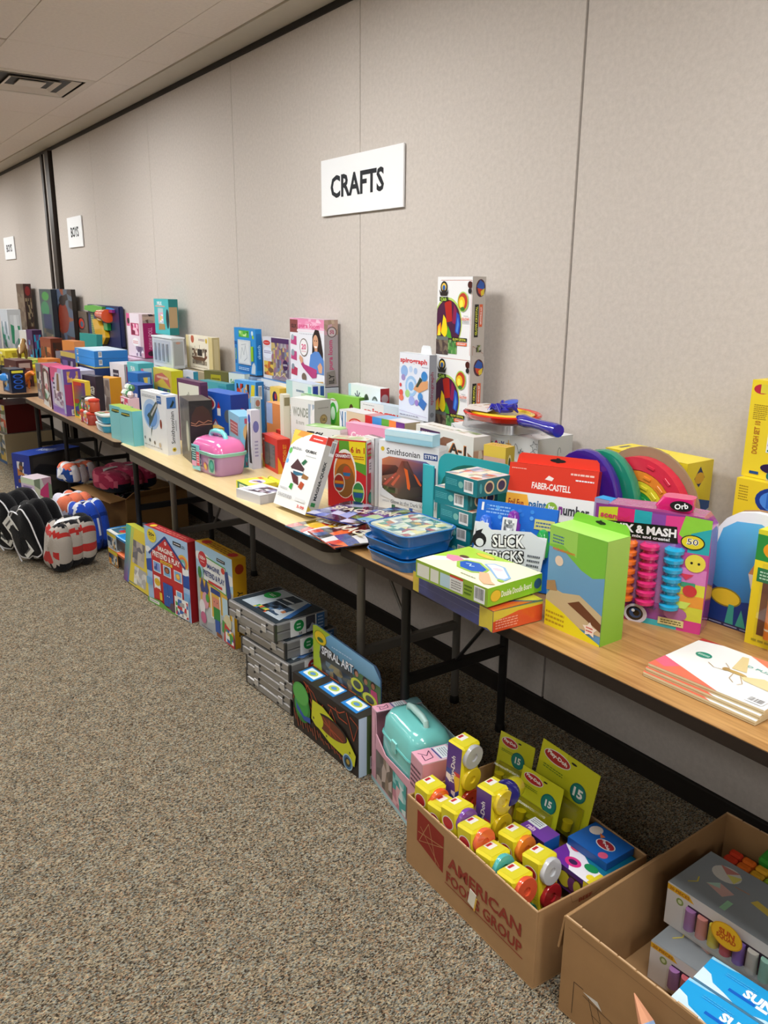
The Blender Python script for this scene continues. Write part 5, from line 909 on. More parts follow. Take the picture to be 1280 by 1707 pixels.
# rounded blue board (its cartoon shark is left out; the sea and sand stay)
def shark():
    q = MB(('card',)); w, h = .26, .285
    ol = [(.0, 0), (w, 0), (w, h - .07)] + [(w - .07 + .07 * math.cos(R(a)), h - .07 + .07 * math.sin(R(a))) for a in (20, 45, 70, 90)] + [(.09 - .09 * math.sin(R(a)), h - .09 + .09 * math.cos(R(a))) for a in (0, 25, 45, 65, 85)]
    q.prism(ol, 0, .02, 'e4ecf4')
    fr = Face((0, 0, 0), (w, 0, 0), (0, 0, h), (0, -1, 0))
    q.art(fr, [('p', [(.03, 0), (.03, .66), (.08, .82), (.2, .9), (.42, .92), (.6, .84), (.66, .7), (.8, .66), (.97, .7), (.97, 0)], ['1a4a8c', '4aa0dc', '58b0e4', '5cb4e8', '5cb4e8', '58b0e4', '4aa4dc', '4aa4dc', '3a90cc', '1a4a8c']), ('e', .7, .8, .08, .06, 'e8f0f4', 16), ('e', .7, .8, .03, .025, '58a8dc', 12), ('p', [(.36, .5), (.44, .66), (.62, .74), (.97, .74), (.97, .45), (.5, .42)], 'c88a5c'), ('p', [(.36, .5), (.5, .5), (.6, .42), (.5, .34), (.4, .38)], 'e0dcdc'),
               ('p', [(.03, .0), (.03, .34), (.3, .24), (.6, .3), (.97, .2), (.97, 0)], '17377c'), ('e', .18, .25, .15, .08, '8a7a20', 20), ('e', .18, .25, .135, .068, 'e0c030', 20), ('p', [(.2, .03), (.22, .2), (.27, .2), (.28, .03)], '3a9a88'), ('p', [(.3, .03), (.34, .18), (.4, .03)], '3a9a88'), ('t', 'BABY', .56, .2, .07, 'e8ecf4', .3, -4, .04), ('t', 'ART', .6, .1, .07, 'e8ecf4', .22, -4, .04), ('r', 0, 0, 1, .035, '2a2a4c'), ('x', .05, .008, .9, .028, '9098b8', 1)])
    o = q.build('activity_board'); tag(o, 'tall rounded sea blue activity board behind the yellow marker box', 'toy'); put(o, -1.055, -.335, .74, 3)
    q = MB(('kraft',)); q.prism([(x * .97 + .004, z * 1.01) for x, z in ol], .021, .026, 'a8825c'); q.build('back_card', o)
shark()
def markers(o, w, d, h):
    for k, c in enumerate(('e07828', 'c8502c', 'a83c5c')):
        q = MB(('plastic',)); x = w * .38 + .028 * k; q.tube([(x, -.012, .03), (x, -.012, .15)], .011, c, 14); q.tube([(x, -.012, .15), (x, -.012, .155), (x, -.012, .19)], [.0085, .008, .003], c, 14); mk = q.build('marker', o)
        q = MB(('card',)); q.tube([(x, -.012, .05), (x, -.012, .054)], .0114, 'f0d8b8', 14, False); q.tube([(x, -.012, .13), (x, -.012, .134)], .0114, 'f0d8b8', 14, False); q.build('band', mk)
    q = MB(('clear',)); q.box(.2 * w, -.026, .02, w, -.025, .2, WHT); q.build('window', o)
carton('marker', 'marker_box', 'yellow and green marker box cut by the right edge', 'ecd820', dict(f=[('r', 0, 0, 1, 1, 'ecd428'), ('r', .0, .74, 1, 1, '2a8a3c'), ('r', 0, .96, 1, 1, 'd0cc30'), ('e', .4, .84, .3, .09, 'e09820', 22), ('t', 'Cr', .36, .84, .06, '6a3c10', .2), ('r', .16, .1, 1, .68, '6a4030'), ('r', .06, .56, .5, .68, '1f7a4c'), ('x', .1, .58, .46, .66, 'c8e8d0', 3), ('x', .1, .03, .8, .07, 'a89a20', 1)], r=[('r', 0, 0, 1, 1, 'd8c420')]), dims=(-.925, -.375, .74, 4, .15, .045, .265), extra=markers)
# yellow dough set boxes
PDH = lambda u, v, s: [('e', u, v, .16 * s, .05 * s, 'e8e8ec', 20), ('e', u, v, .15 * s, .043 * s, 'b02c34', 20)]
carton('playback', 'dough_set_box', 'yellow dough playset box behind the rainbow toy', 'ead02c', dict(
    f=[('r', 0, 0, 1, 1, 'e6cc2c'), ('p', [(0, .5), (0, .82), (.7, .84), (.8, .6)], 'dfe2e8'), ('x', .06, .74, .5, .8, 'c83c3c', 1), ('n', .06, .66, .5, .73, ['c83c3c', '3a5ab0', 'e8e8ec', '4aa040', '2a2a50'], 12, 1, 3), ('r', 0, .8, .06, .95, '22386c'), ('x', .3, .86, .66, .95, 'c88a28', 2), ('e', .8, .84, .09, .07, 'e8e8ec', 20), ('e', .8, .84, .08, .058, 'b82c34', 20), ('t', 'Play-Doh', .8, .84, .05, WHT, .13, -8), ('p', [(.62, .82), (.66, .92), (.72, .86)], '22307c'), ('p', [(.84, .92), (.88, .98), (.92, .86)], '22307c'), ('p', [(.9, .9), (.94, .98), (.96, .84)], '22307c')],
    r=[('r', 0, 0, 1, 1, 'd8c430'), ('r', 0, .0, 1, .62, 'b8c4c8'), ('p', [(0, .2), (0, .72), (1, .64), (1, .58), (.5, .5)], '1f4a8c'), ('n', .3, .2, .95, .52, ['8a3a4a', 'b8c4c8', '2a3a60', '6a4a70', 'c8ccd0'], 5, 5, 3), ('p', [(.3, .86), (.5, .96), (.7, .86), (.5, .78)], '22305c'), ('e', .5, .86, .18, .05, 'c89a28', 12)],
    t=[('r', 0, 0, 1, 1, 'f0dc40'), ('x', .16, .25, .6, .7, 'c8942c', 3), ('r', .06, .3, .1, .7, '22386c')]), dims=(-1.545, -.15, .74, 0, .275, .115, .32))
carton('lowyellow', 'dough_set_box', 'yellow and blue dough box under the tall yellow one at the right edge', 'ead02c', dict(f=[('r', 0, 0, 1, 1, 'e8cc2c'), ('x', .03, .82, .12, .95, 'a88a20', 6), ('e', .4, .86, .22, .12, '1c3c8c', 22), ('e', .4, .86, .18, .09, '4a8ae0', 20), ('n', .28, .8, .5, .92, ['1c4aa0', '6aa0e8', 'c8304a', '2a68c8'], 5, 3, 3), ('r', .7, .6, 1, .98, 'dfe2e8')]), dims=(-1.13, -.145, .74, 0, .3, .12, .312))
carton('tallyellow', 'dough_set_box', 'tall yellow spined dough playset box at the right edge', 'ead02c', dict(
    f=[('r', 0, 0, 1, 1, 'd6cabc'), ('r', 0, 0, .22, 1, 'e8d030'), ('e', .09, .91, .07, .05, 'b82c40', 18), ('r', .08, .87, .24, .96, 'd8cc40'), ('e', .3, .91, .1, .05, '241c50', 16), ('c', .28, .93, .008, WHT), ('e', .28, .7, .03, .06, '2c2458', 14), ('x', .04, .6, .16, .76, 'a88c28', 8), ('t', 'DOUGH SET 10', .09, .42, .05, 'b87828', .34, 90), ('r', .19, .28, .3, .58, 'e4e8ec'), ('n', .2, .29, .29, .57, ['b83040', '2a3a60', '3a7ab0', 'e4e8ec', '3a8a4a'], 1, 10, 3), ('e', .26, .12, .1, .05, '2c1c48', 18), ('e', .29, .12, .05, .03, 'e08038', 12), ('c', .25, .045, .009, '1c6a70'), ('r', .07, .04, .15, .07, '1c4a8c'),
       ('r', .34, .05, 1, .95, 'c4bcb4'), ('n', .4, .1, 1, .9, ['d03048', 'c4bcb4', '9098a8', 'e8a838', 'a878b8', 'c4bcb4'], 5, 8, 8)]), dims=(-1.135, -.12, 1.053, 0, .3, .09, .24))
carton('lilacbox', 'toy_box', 'lilac box with a bright blue top behind the paint kit', '9a90c0', dict(f=[('r', 0, 0, 1, 1, 'a094bc'), ('r', .2, .84, .45, .9, '28206a')], t=[('r', 0, 0, 1, 1, '2a9adc')], r=[('r', 0, 0, 1, 1, '8a7cb0')]), dims=(-1.335, -.43, .74, 5, .085, .035, .255))
# purple and green rounded craft cases
def shell(c, lab, x, y, s):
    def arch(w, h, y0, y1, k=14):
        return [(-w / 2, 0)] + [(-w / 2 * math.cos(PI * q / k), h * .35 + h * .65 * math.sin(PI * q / k) ** .8) for q in range(k + 1)] + [(w / 2, 0)]
    q = MB(('gloss',)); a = arch(.235 * s, .335, 0, 0); i = arch(.11 * s, .285, 0, 0); n = len(a)
    def R3(pts, yy, sc=1): return [Vector((px * sc, yy, pz * (1 if sc == 1 else .99))) for px, pz in pts]
    V = R3(a, .004, .97) + R3(a, .012) + R3(a, .028) + R3(a, .036, .97) + R3(i, .036) + R3(i, .004); F = []
    for r_ in range(6):
        r2 = (r_ + 1) % 6
        for k in range(n - 1): F.append((r_ * n + k, r_ * n + k + 1, r2 * n + k + 1, r2 * n + k))
    q.grid(V, F, c); o = q.build('craft_case'); tag(o, lab, 'case', 'rounded handled cases'); put(o, x, y, .74, 3); return o
shell('3a1c8c', 'glossy purple arched case behind the paint kit', -1.505, -.29, 1.1)
shell('1f8a6c', 'glossy green arched case just behind the purple one', -1.475, -.25, 1.1)
def rainbow():
    t_ = empty('rainbow_toy', 'wooden rainbow shape sorter with red, orange, yellow and green arches', 'toy')
    t_.location = (-1.38, -.205, .74)
    for k, (r0, r1, c) in enumerate(((.125, .16, 'd83048'), (.097, .123, 'e88a2c'), (.068, .095, 'e0d030'), (.04, .066, '2a9a48'), (.012, .038, '2a6ac0'))):
        ol = []
        for q_ in range(19): a = PI * q_ / 18; ol.append((r1 * math.cos(a), .165 + r1 * math.sin(a)))
        inn = []
        for q_ in range(18, -1, -1): a = PI * q_ / 18; inn.append((r0 * math.cos(a), .165 + r0 * math.sin(a)))
        V = []; F = []; n = 19
        for yy in (0, .03): V += [Vector((x, yy, z)) for x, z in ol] + [Vector((x, yy, z)) for x, z in inn[::-1]]
        for q_ in range(18):
            F += [(q_, q_ + 1, n + q_ + 1, n + q_), (2 * n + q_, 2 * n + n + q_, 2 * n + n + q_ + 1, 2 * n + q_ + 1), (q_, 2 * n + q_, 2 * n + q_ + 1, q_ + 1), (n + q_, n + q_ + 1, 3 * n + q_ + 1, 3 * n + q_)]
        q = MB(('plastic',)); q.grid(V, F, c, smooth=False); q.box(-r1, 0, 0, -r0, .03, .165, c); q.box(r0, 0, 0, r1, .03, .165, c); ar = q.build('arch', t_); ar['label'] = ('red', 'orange', 'yellow', 'green', 'blue')[k] + ' arch'
        if k < 4:
            rm = (r0 + r1) / 2
            for a in (50, 75): q = MB(('plastic',)); q.box(-.012, -.003, -.004, .012, 0, .004, c, M=Matrix.Translation((rm * math.cos(R(a)), 0, .165 + rm * math.sin(R(a)))) @ Matrix.Rotation(R(-(a - 90)) if 0 else R(90 - a), 4, 'Y')); q.build('peg', ar)
    q = MB(('kraft',)); ol = [(.178 * math.cos(PI * q_ / 18), .165 + .185 * math.sin(PI * q_ / 18)) for q_ in range(19)] + [(-.178, 0), (.178, 0)]
    q.prism(ol, .032, .04, '9c8468'); q.build('card_tray', t_)
    q = MB(('card',)); q.art(Face((-.155, -.001, .245), (.07, 0, 0), (0, 0, .07), (0, -1, 0)), [('e', .5, .5, .5, .5, '22307c', 22), ('e', .5, .5, .43, .43, WHT, 22), ('e', .5, .5, .36, .36, '22307c', 22), ('e', .5, .5, .33, .33, 'f4f4f4', 22), ('t', '50', .5, .5, .36, '1a1a24', .5, 0, .04)]); q.build('round_label', t_)
    t_.rotation_euler = (0, 0, 0)
rainbow()
# toy racket on the colouring kit
def racket():
    t_ = empty('toy_racket', 'red and yellow toy paddle pack with a dark blue handle on the white colouring kit', 'toy')
    t_.location = (-1.985, -.15, 1.085); t_.rotation_euler = (0, 0, R(-3))
    q = MB(('gloss',)); N_ = 26
    def el(rx, ry, z): return [Vector((rx * math.cos(2 * PI * k / N_), ry * math.sin(2 * PI * k / N_), z)) for k in range(N_)]
    q.loft([el(.125, .095, 0), el(.14, .108, .006), el(.15, .115, .02), el(.145, .11, .024), el(.132, .1, .02), el(.128, .096, .008)], 'd02818'); q.build('red_rim', t_)
    q = MB(('gloss',)); q.loft([el(.122, .09, .012), el(.125, .092, .022), el(.112, .08, .026), el(.105, .075, .02)], 'e8c428'); q.build('yellow_ring', t_)
    q = MB(('card',)); q.prism([(-.145, -.05), (-.15, .02), (-.08, .09), (.02, .08), (-.03, .0), (-.09, -.06)], 0, .0015, 'e4dcd8', Matrix.Translation((0, 0, .03)) @ Matrix.Rotation(R(90), 4, 'X'))
    q.art(Face((-.14, -.05, .0305), (.14, 0, 0), (0, .13, 0), (0, 0, 1)), [('n', .1, .2, .6, .7, ['d86050', 'e8e0dc', 'c8a890', '8aa890', 'e8e0dc'], 6, 4, 3)], .001); q.build('paper_leaf', t_)
    q = MB(('gloss',)); q.lathe([(.0, .0), (.03, .004), (.034, .012), (.022, .02), (.012, .024), (.012, .03)], '2a2ab0', 16, Matrix.Translation((.02, -.01, .024)))
    q.lathe([(0, 0), (.026, .002), (.028, .01), (.016, .014)], '3a5ac8', 14, Matrix.Translation((.005, .03, .045)) @ Matrix.Rotation(.3, 4, 'X'))
    for a in range(5): q.tube([(.02, -.01, .035), (.02 + .045 * math.cos(a * 1.25), -.01 + .04 * math.sin(a * 1.25), .05 - .008 * (a % 2)), (.02 + .055 * math.cos(a * 1.25 + .3), -.01 + .05 * math.sin(a * 1.25 + .3), .03)], [.012, .01, .003], '1c1c9c', 8)
    q.build('blue_spinner', t_)
    q = MB(('gloss',)); q.tube([(.115, -.03, .02), (.15, -.04, .018), (.18, -.048, .018), (.22, -.058, .02), (.28, -.074, .022), (.34, -.09, .022), (.365, -.096, .022)], [.010, .02, .019, .016, .017, .021, .019], '1c1ca0', 14); q.build('handle', t_)
    q = MB(('clear_frost',)); q.loft([rrect(.24, .17, .05, z=-.0345), rrect(.26, .18, .05, z=-.03), rrect(.25, .17, .05, z=-.002)], WHT); q.build('clear_blister', t_)
racket()
# yellow accents: foil packs and blue trays at the joint of the two tables
def foilpack(x, y, z, rz, w, d, c, art, lab, roll=0):
    q = MB(('shrink',)); n = 6; V = []; F = []
    for j in range(n + 1):
        for i in range(n + 1):
            u, v = i / n, j / n; b_ = .009 * math.sin(PI * u) * math.sin(PI * v) + .002 * math.sin(i * 2.3 + j * 1.7)
            V.append(Vector((u * w, v * d, .004 + b_)))
    for j in range(n):
        for i in range(n): F.append((j * (n + 1) + i, j * (n + 1) + i + 1, (j + 1) * (n + 1) + i + 1, (j + 1) * (n + 1) + i))
    rr_ = random.Random(int(w * 1000) + art); pal = [['1c2c7c', '5a6ac0', '2a1c58', '9aa8e0', '3a4aa0', 'c8c8e8', '14183c'], ['c8301c', 'e8a028', '14141a', 'd8d8dc', '7a1c1c', '2a4a8c', 'e86a38'], ['2a3c8c', '6aa0d8', '4a7a38', 'b8d0a0', '1c2458', '8a60b0'], ['1c7aa8', 'd83028', 'e8e8ec', '14141a', 'f0c038', '1c7aa8']][art]
    q.grid(V, F, lambda i: rr_.choice(pal), smooth=True)
    q.box(0, 0, 0, w, d, .004, '22243c'); q.art(Face((0, 0, .004), (w, 0, 0), (0, d, 0), (0, 0, 1)), [('t', ('SPACE', 'RACE', 'DINO', 'HERO')[art], .5, .45, .2, 'e8e4d0', .6, 12, .03)], .0125)
    q.art(Face((0, 0, 0), (w, 0, 0), (0, 0, .004), (0, -1, 0)), [('r', 0, 0, 1, 1, pal[0])])
    o = q.build('play_pack'); tag(o, lab, 'toy', 'glossy play packs'); o.location = (x, y, z); o.rotation_euler = (0, R(roll), R(rz)); return o
foilpack(-2.30, -.80, .7415, 3, .21, .28, '', 3, 'lowest play pack, teal and red, overhanging the table corner')
foilpack(-2.16, -.795, .7565, -6, .2, .26, '', 1, 'red and black play pack nearest the blue trays')
foilpack(-2.30, -.72, .7725, 14, .23, .22, '', 0, 'navy and lilac play pack on top of the pile')
foilpack(-2.12, -.66, .789, 8, .17, .2, '', 2, 'green tinted play pack on the pile beside the volcano kit')
def tray(k, z, dx, rz, lab, top=False):
    t_ = empty('lunch_tray', lab, 'tray', 'stacked blue trays'); w, d = .2, .2
    q = MB(('gloss',)); A = [rrect(w * .9, d * .9, .03, z=0), rrect(w * .95, d * .95, .034, z=.02), rrect(w, d, .036, z=.03), rrect(w + .004, d + .004, .038, z=.034), rrect(w - .004, d - .004, .034, z=.035), rrect(w * .93, d * .93, .032, z=.028)]
    q.loft(A, '1c6cb4'); q.build('tray_shell', t_)
    if top:
        q = MB(('shrink',)); q.loft([rrect(w * .93, d * .93, .032, z=.029), rrect(w * .93, d * .93, .032, z=.034)], 'a8b8b0')
        q.art(Face((-w * .44, -d * .44, .034), (w * .88, 0, 0), (0, d * .88, 0), (0, 0, 1)), [('n', .03, .03, .97, .97, ['c8d4c0', '4a7a80', 'b87a5c', 'dfe4dc', '8a9aa8', '2a5a7a', 'e0d898', 'a84848', 'c8d4c0', '3a8a78'], 9, 9, 21), ('e', .5, .6, .12, .08, '8a8a50', 14), ('e', .52, .62, .05, .06, 'c89838', 10)]); q.build('printed_cover', t_)
    t_.location = (-1.80 + dx, -.658, z); t_.rotation_euler = (0, 0, R(rz))
tray(0, .7405, -.0, 2, 'bottom blue tray of three stacked at the table edge'); tray(1, .7765, -.012, 4, 'middle blue tray of three stacked at the table edge'); tray(2, .8125, .0, 1, 'top blue tray with a printed cover', True)

# ------------------------------------------------------------------ brown table: doll boxes and small toys
def arts(pal, seed, txt=None, tc=WHT, nx=5, ny=6, win=True, tv=.88):
    a = [('r', 0, 0, 1, 1, pal[0])]
    if win: a.append(('n', .08, .08, .92, .78, pal, nx, ny, seed))
    if txt: a.append(('t', txt, .5, tv, .1, tc, min(.85, .12 * len(txt)), 0, .03))
    return a
carton('doll_a', 'doll_box', 'dark pink doll box with a cut out window, front left of the brown table', '4a2030', dict(
    f=[('r', 0, 0, 1, 1, 'c8d0d4'), ('p', [(0, 0), (0, 1), (.4, 1), (.12, .7), (.1, .1)], '7a1c3c'), ('p', [(.12, .14), (.14, .8), (.4, .94), (.95, .9), (.9, .3), (.6, .12)], '5a4436'), ('p', [(.35, .5), (.4, .84), (.75, .84), (.8, .5)], 'e8e0e0'), ('e', .6, .78, .14, .09, 'e8d8d0', 14), ('e', .6, .48, .16, .1, 'd88a90', 14), ('p', [(.3, .4), (.5, .44), (.9, .36), (.6, .2)], 'd8e4e0'), ('e', .45, .25, .12, .08, '5a9a7c', 12), ('p', [(.7, 0), (.72, .2), (.84, .3), (1, .2), (1, 0)], 'e4dcd4'), ('e', .85, .12, .12, .1, '8a6a58', 12), ('l', [(.4, 1), (.98, .86), (.98, .2)], .006, 'd83878')],
    t=[('r', 0, 0, 1, 1, 'b0305c')]), dims=(-5.72, -.755, .74, -4, .30, .11, .262))
carton('doll_b', 'doll_box', 'lilac doll box with a purple end beside the dark pink one', '9a80c8', dict(
    f=[('r', 0, 0, 1, 1, 'b8a0d0'), ('p', [(0, .7), (0, 1), (.6, 1), (.3, .6)], 'd85888'), ('p', [(.1, .2), (.12, .6), (.4, .9), (.8, .9), (.95, .3), (.7, .14)], 'd0ccdc'), ('p', [(.4, .5), (.5, .88), (.64, .88), (.62, .5)], '8a6a50'), ('n', .2, .2, .85, .5, ['e8dce4', 'b8a0b0', '8a6a8a', 'd0ccdc', '6a5068'], 5, 5, 4), ('r', 0, 0, 1, .14, '8c68c0'), ('x', .15, .5, .3, .8, '4a3a6a', 3), ('r', .88, .05, 1, 1, 'b8c4dc')],
    r=[('r', 0, 0, 1, 1, '6a4aa0'), ('p', [(0, .25), (0, .68), (1, .66), (1, .3), (.5, .2)], 'a83c78'), ('n', .2, .72, .85, .95, ['c89858', '8a5a80', 'e0b878', '6a4aa0'], 4, 3, 3), bar(.3, .02, .8, .14)], t=[('r', 0, 0, 1, 1, 'c84880')]), dims=(-5.345, -.784, .74, 2, .27, .10, .277))
carton('rainbow_book', 'picture_book', 'yellow edged rainbow book standing open at the brown table edge', 'e8c83c', dict(f=[('r', 0, 0, 1, 1, 'e0b838'), ('p', [(.08, .05), (.08, .95), (.96, .95), (.96, .05)], ['3a8a3c', 'c83c2c', '6a2a7a', '2a3a9a']), ('n', .1, .1, .9, .5, ['c8a020', '6a9a2c', '2a6a4c', 'a83c2c', '3a3a8a'], 5, 4, 4), ('r', .1, .86, .7, .95, 'c8402c')]), dims=(-5.03, -.74, .74, 10, .17, .03, .225))
carton('potter', 'toy_box', 'dark box with tilted white lettering behind the play food jars', '3a3238', dict(f=[('r', 0, 0, 1, 1, '3c3440'), ('t', 'KUTIES', .6, .5, .3, 'dcdcd0', .8, 80, .04)]), dims=(-5.10, -.66, .74, 12, .16, .05, .24))
carton('orange_win', 'toy_box', 'orange box with a clear fronted side', 'e8981c', dict(f=[('r', 0, 0, 1, 1, 'b8a898'), ('n', .05, .05, .95, .95, ['c8b8a8', 'a89888', 'd8d0c8', '8a7a70'], 4, 4, 2)], r=[('r', 0, 0, 1, 1, 'f0a420')], t=[('r', 0, 0, 1, 1, 'f0a830')]), dims=(-5.205, -.56, .74, 22, .14, .09, .21))
def jar(x, y, z, c, lidc, lab, s=1):
    t_ = empty('play_food_jar', lab, 'jar', 'play food jars'); t_.location = (x, y, z)
    q = MB(('plastic',)); q.lathe([(.028 * s, 0), (.03 * s, .004), (.03 * s, .05 * s), (.026 * s, .058 * s)], c, 16); q.art(Face((-.02 * s, -.0305 * s, .01), (.04 * s, 0, 0), (0, 0, .03 * s), (0, -1, 0)), [('n', 0, 0, 1, 1, BRT, 4, 3, int(x * -100))]); q.build('jar_body', t_)
    q = MB(('plastic',)); q.lathe([(.028 * s, .056 * s), (.031 * s, .058 * s), (.031 * s, .068 * s), (.02 * s, .073 * s)], lidc, 16); q.build('lid', t_)
for k, (jx, jy, jz, c, l_, nm) in enumerate(((-4.83, -.73, .74, 'b85a48', 'e04838', 'leftmost red topped play food jar of the lower row'), (-4.76, -.73, .74, 'c8a868', 'd8d8d4', 'white topped play food jar of the lower row'), (-4.69, -.735, .74, 'a8483c', 'c8402c', 'third play food jar of the lower row'),
                         (-4.815, -.72, .8145, '7a6a60', '30302c', 'dark topped play food jar of the upper row'), (-4.748, -.72, .8145, 'd88a58', 'e8e4e0', 'cream topped play food jar of the upper row'), (-4.68, -.72, .8145, 'c8583c', 'd0402c', 'red topped play food jar at the right of the upper row'))):
    jar(jx, jy, jz, c, l_, nm)
for k, (tz, nm) in enumerate(((.7405, 'lower of two cyan rounded tubs by the teal card boxes'), (.79, 'upper of two cyan rounded tubs by the teal card boxes'))):
    t_ = empty('play_food_tub', nm, 'tub', 'cyan tubs'); t_.location = (-4.45, -.715, tz)
    q = MB(('gloss',)); q.loft([rrect(.15, .09, .03, z=0), rrect(.165, .1, .035, z=.012), rrect(.17, .105, .036, z=.036)], '22a0d0'); q.build('tub', t_)
    q = MB(('plastic',)); q.loft([rrect(.175, .11, .036, z=.036), rrect(.175, .11, .036, z=.044)], 'd8e0dc'); q.art(Face((-.08, -.05, .044), (.08, 0, 0), (0, .1, 0), (0, 0, 1)), [('n', .1, .1, .9, .9, ['4a8a3c', 'd8d8c8', 'c84838'], 3, 3, k)]); q.build('lid', t_)
for key, nm, dx in (('teal_a', 'left of two small aqua card boxes with a lime edge', -.045), ('teal_b', 'right of two small aqua card boxes with a lime edge', .108)):
    carton(key, 'card_game_box', nm, '98b83c', dict(f=[('r', 0, 0, 1, 1, '78c4cc'), ('r', .04, .03, .96, .9, '84ccd4'), ('p', [(.15, .82), (.2, .9), (.8, .92), (.85, .84), (.5, .8)], '2a4a3c'), ('x', .2, .84, .8, .9, 'd8c848', 1)], l=[('r', 0, 0, 1, 1, '9cc040')], r=[('r', 0, 0, 1, 1, '6ab4bc')]), 'box', 'aqua card boxes', dims=(-4.185 + dx, -.77, .74, 6, .15, .06, .172))
def ballpack():
    t_ = empty('surprise_ball_pack', 'pink striped pack topped with small white and green balls', 'toy'); t_.location = (-4.62, -.59, .74)
    q = MB(('card',)); q.box(0, 0, 0, .14, .06, .16, 'e8c4d0'); q.art(faces(.14, .06, .16)['f'], [('r', k * .2, 0, k * .2 + .1, 1, 'd8486c') for k in range(5)] + [('n', .1, .5, .9, .95, ['e8c4d0', '7a3a4a', 'f4f0f0', 'd8486c'], 6, 4, 3)]); q.build('carton', t_)
    for k in range(7):
        q = MB(('gloss',)); q.lathe([(.001, -.02), (.012, -.016), (.02, 0), (.012, .016), (.001, .02)], ('e8e8e4', 'c8dcc8', '4a8a5c', 'e8d8dc')[k % 4], 10, Matrix.Translation((.02 + .034 * (k % 4), .02 + .02 * (k // 4), .18 + .03 * (k // 4)))); q.build('ball', t_)
ballpack()
def slab2(k, lab, z, body='2a86d0'):
    carton(None, 'board_game_box', lab, body, dict(f=[('r', 0, 0, 1, 1, '2a8ad8'), bar(.1, .15, .18, .85)], r=[('r', 0, 0, 1, 1, '2678c4'), bar(.12, .2, .22, .9)], t=[('r', 0, 0, 1, 1, 'c8dcec'), ('r', .02, .02, .98, .2, 'a8d0f0')]), 'box', 'flat blue game boxes', dims=(-5.86, -.49, z, 2, .40, .22, .05))
carton(None, 'board_game_box', 'yellow rimmed navy flat box beneath the two blue ones', '1c3468', dict(f=[('r', 0, .85, 1, 1, 'd8c870')], r=[('r', 0, .85, 1, 1, 'd8c870')], t=[('r', 0, 0, 1, 1, 'd0c880')]), 'box', dims=(-5.82, -.48, .93, 0, .36, .2, .055))
carton(None, 'storage_carton', 'plain navy carton beneath the flat game boxes', '24304c', {}, 'box', 'plain cartons of the rear tier', dims=(-5.84, -.47, .74, 0, .38, .2, .188))
slab2(0, 'lower of two flat blue game boxes', .986); slab2(1, 'upper of two flat blue game boxes', 1.037)
carton('natgeo_a', 'science_kit_box', 'purple box with a yellow border behind the lilac doll box', '3a2860', dict(f=[('r', 0, 0, 1, 1, '3c2c68'), ('r', 0, .88, 1, 1, 'c8b058'), ('n', .1, .2, .8, .8, ['3c2c68', '6a5a98', 'a8a0c0', '2a2048'], 4, 4, 3)], r=[('r', 0, 0, 1, 1, 'd0b858'), ('r', .08, .06, .92, .92, '2c2040'), ('x', .2, .3, .8, .8, 'a08ab0', 4)]), dims=(-6.25, -.49, .74, 3, .32, .15, .30))
carton('white_pink', 'doll_box', 'white and dusty pink doll box right of the flat blue boxes', 'd8d4d8', dict(f=[('r', 0, 0, 1, 1, 'e4e0e4'), ('r', .2, .5, .6, .85, '4a4048'), ('x', .22, .54, .58, .8, 'c8c4c8', 3)], r=[('r', 0, 0, 1, 1, 'b8b4bc'), ('p', [(.1, .5), (.1, .95), (.95, .95), (.9, .6)], 'b84878'), ('e', .6, .85, .25, .08, '8a6a80', 12)]), dims=(-5.40, -.40, .74, 6, .22, .12, .28))
def smalls(rows):
    for (nm, lab, cat, x, y, z, rz, w, d, h, body, pal, sd, txt, lean) in rows:
        carton(None, nm, lab, body, dict(f=arts(pal, sd, txt), r=[('r', 0, 0, 1, 1, body), ('n', .15, .1, .85, .9, pal[:4], 3, 5, sd + 1)], t=[('r', 0, 0, 1, 1, pal[0])]), cat, dims=(x, y, z, rz, w, d, h), lean=lean)
smalls([
    ('toy_box', 'teal and pink toy box left of the yellow arched box', 'box', -5.14, -.37, .74, 4, .17, .1, .30, '4ab0b8', ['5cc0c8', 'e888a8', 'c8e0e4', '3a8a90'], 31, 'FUN', 0),
    ('toy_box', 'blue and green toy box in front of the yellow arched box', 'box', -4.93, -.44, .74, 8, .13, .09, .26, '2a64b0', ['2a70c0', '4aa84c', 'e8d060', '8ac0e8'], 32, None, 0),
    ('toy_box', 'navy toy box with pink blobs beside the ball pack', 'box', -4.76, -.51, .74, 5, .17, .09, .215, '22386c', ['2a58a8', 'd8587c', '5a8ad0', 'e8e4ec', '3a3a6c'], 33, None, 0),
    ('toy_box', 'grey white toy box behind the lilac doll box', 'box', -5.64, -.62, .74, 3, .27, .10, .235, 'a8a4b8', ['c0bccc', '5a5470', 'a8a4b8', '8a7ab0'], 34, None, 0),
    ('toy_box', 'cream sided toy box between the purple science kit and the orange box', 'box', -5.35, -.58, .74, 5, .12, .08, .20, 'c8c0b8', ['d8d4cc', '7a5a98', 'e8e4e0', 'b83c50'], 35, None, 0),
    ('toy_box', 'orange and blue snack toy box in front of the upright teal box', 'box', -6.46, -.42, .74, 10, .20, .08, .36, 'd89058', ['d88a48', '3a78c0', 'e8d8c0', '2a3a5c', '6a9a4c'], 36, None, 0),
    ('toy_box', 'mottled grey playset box at the back of the brown table', 'box', -6.02, -.72, .74, 4, .22, .12, .24, '6a6870', ['7a7880', 'c8c4c0', '3a3840', '8a6a58'], 37, None, 0),
])
carton('teal_slab', 'toy_box', 'upright dark teal box under the toy blaster pack', '2a8a88', dict(f=[('r', 0, 0, 1, 1, '2c9490'), ('c', .7, .6, .005, 'd8e8e8')]), dims=(-6.62, -.27, .74, 8, .3, .045, .40), lean=4)
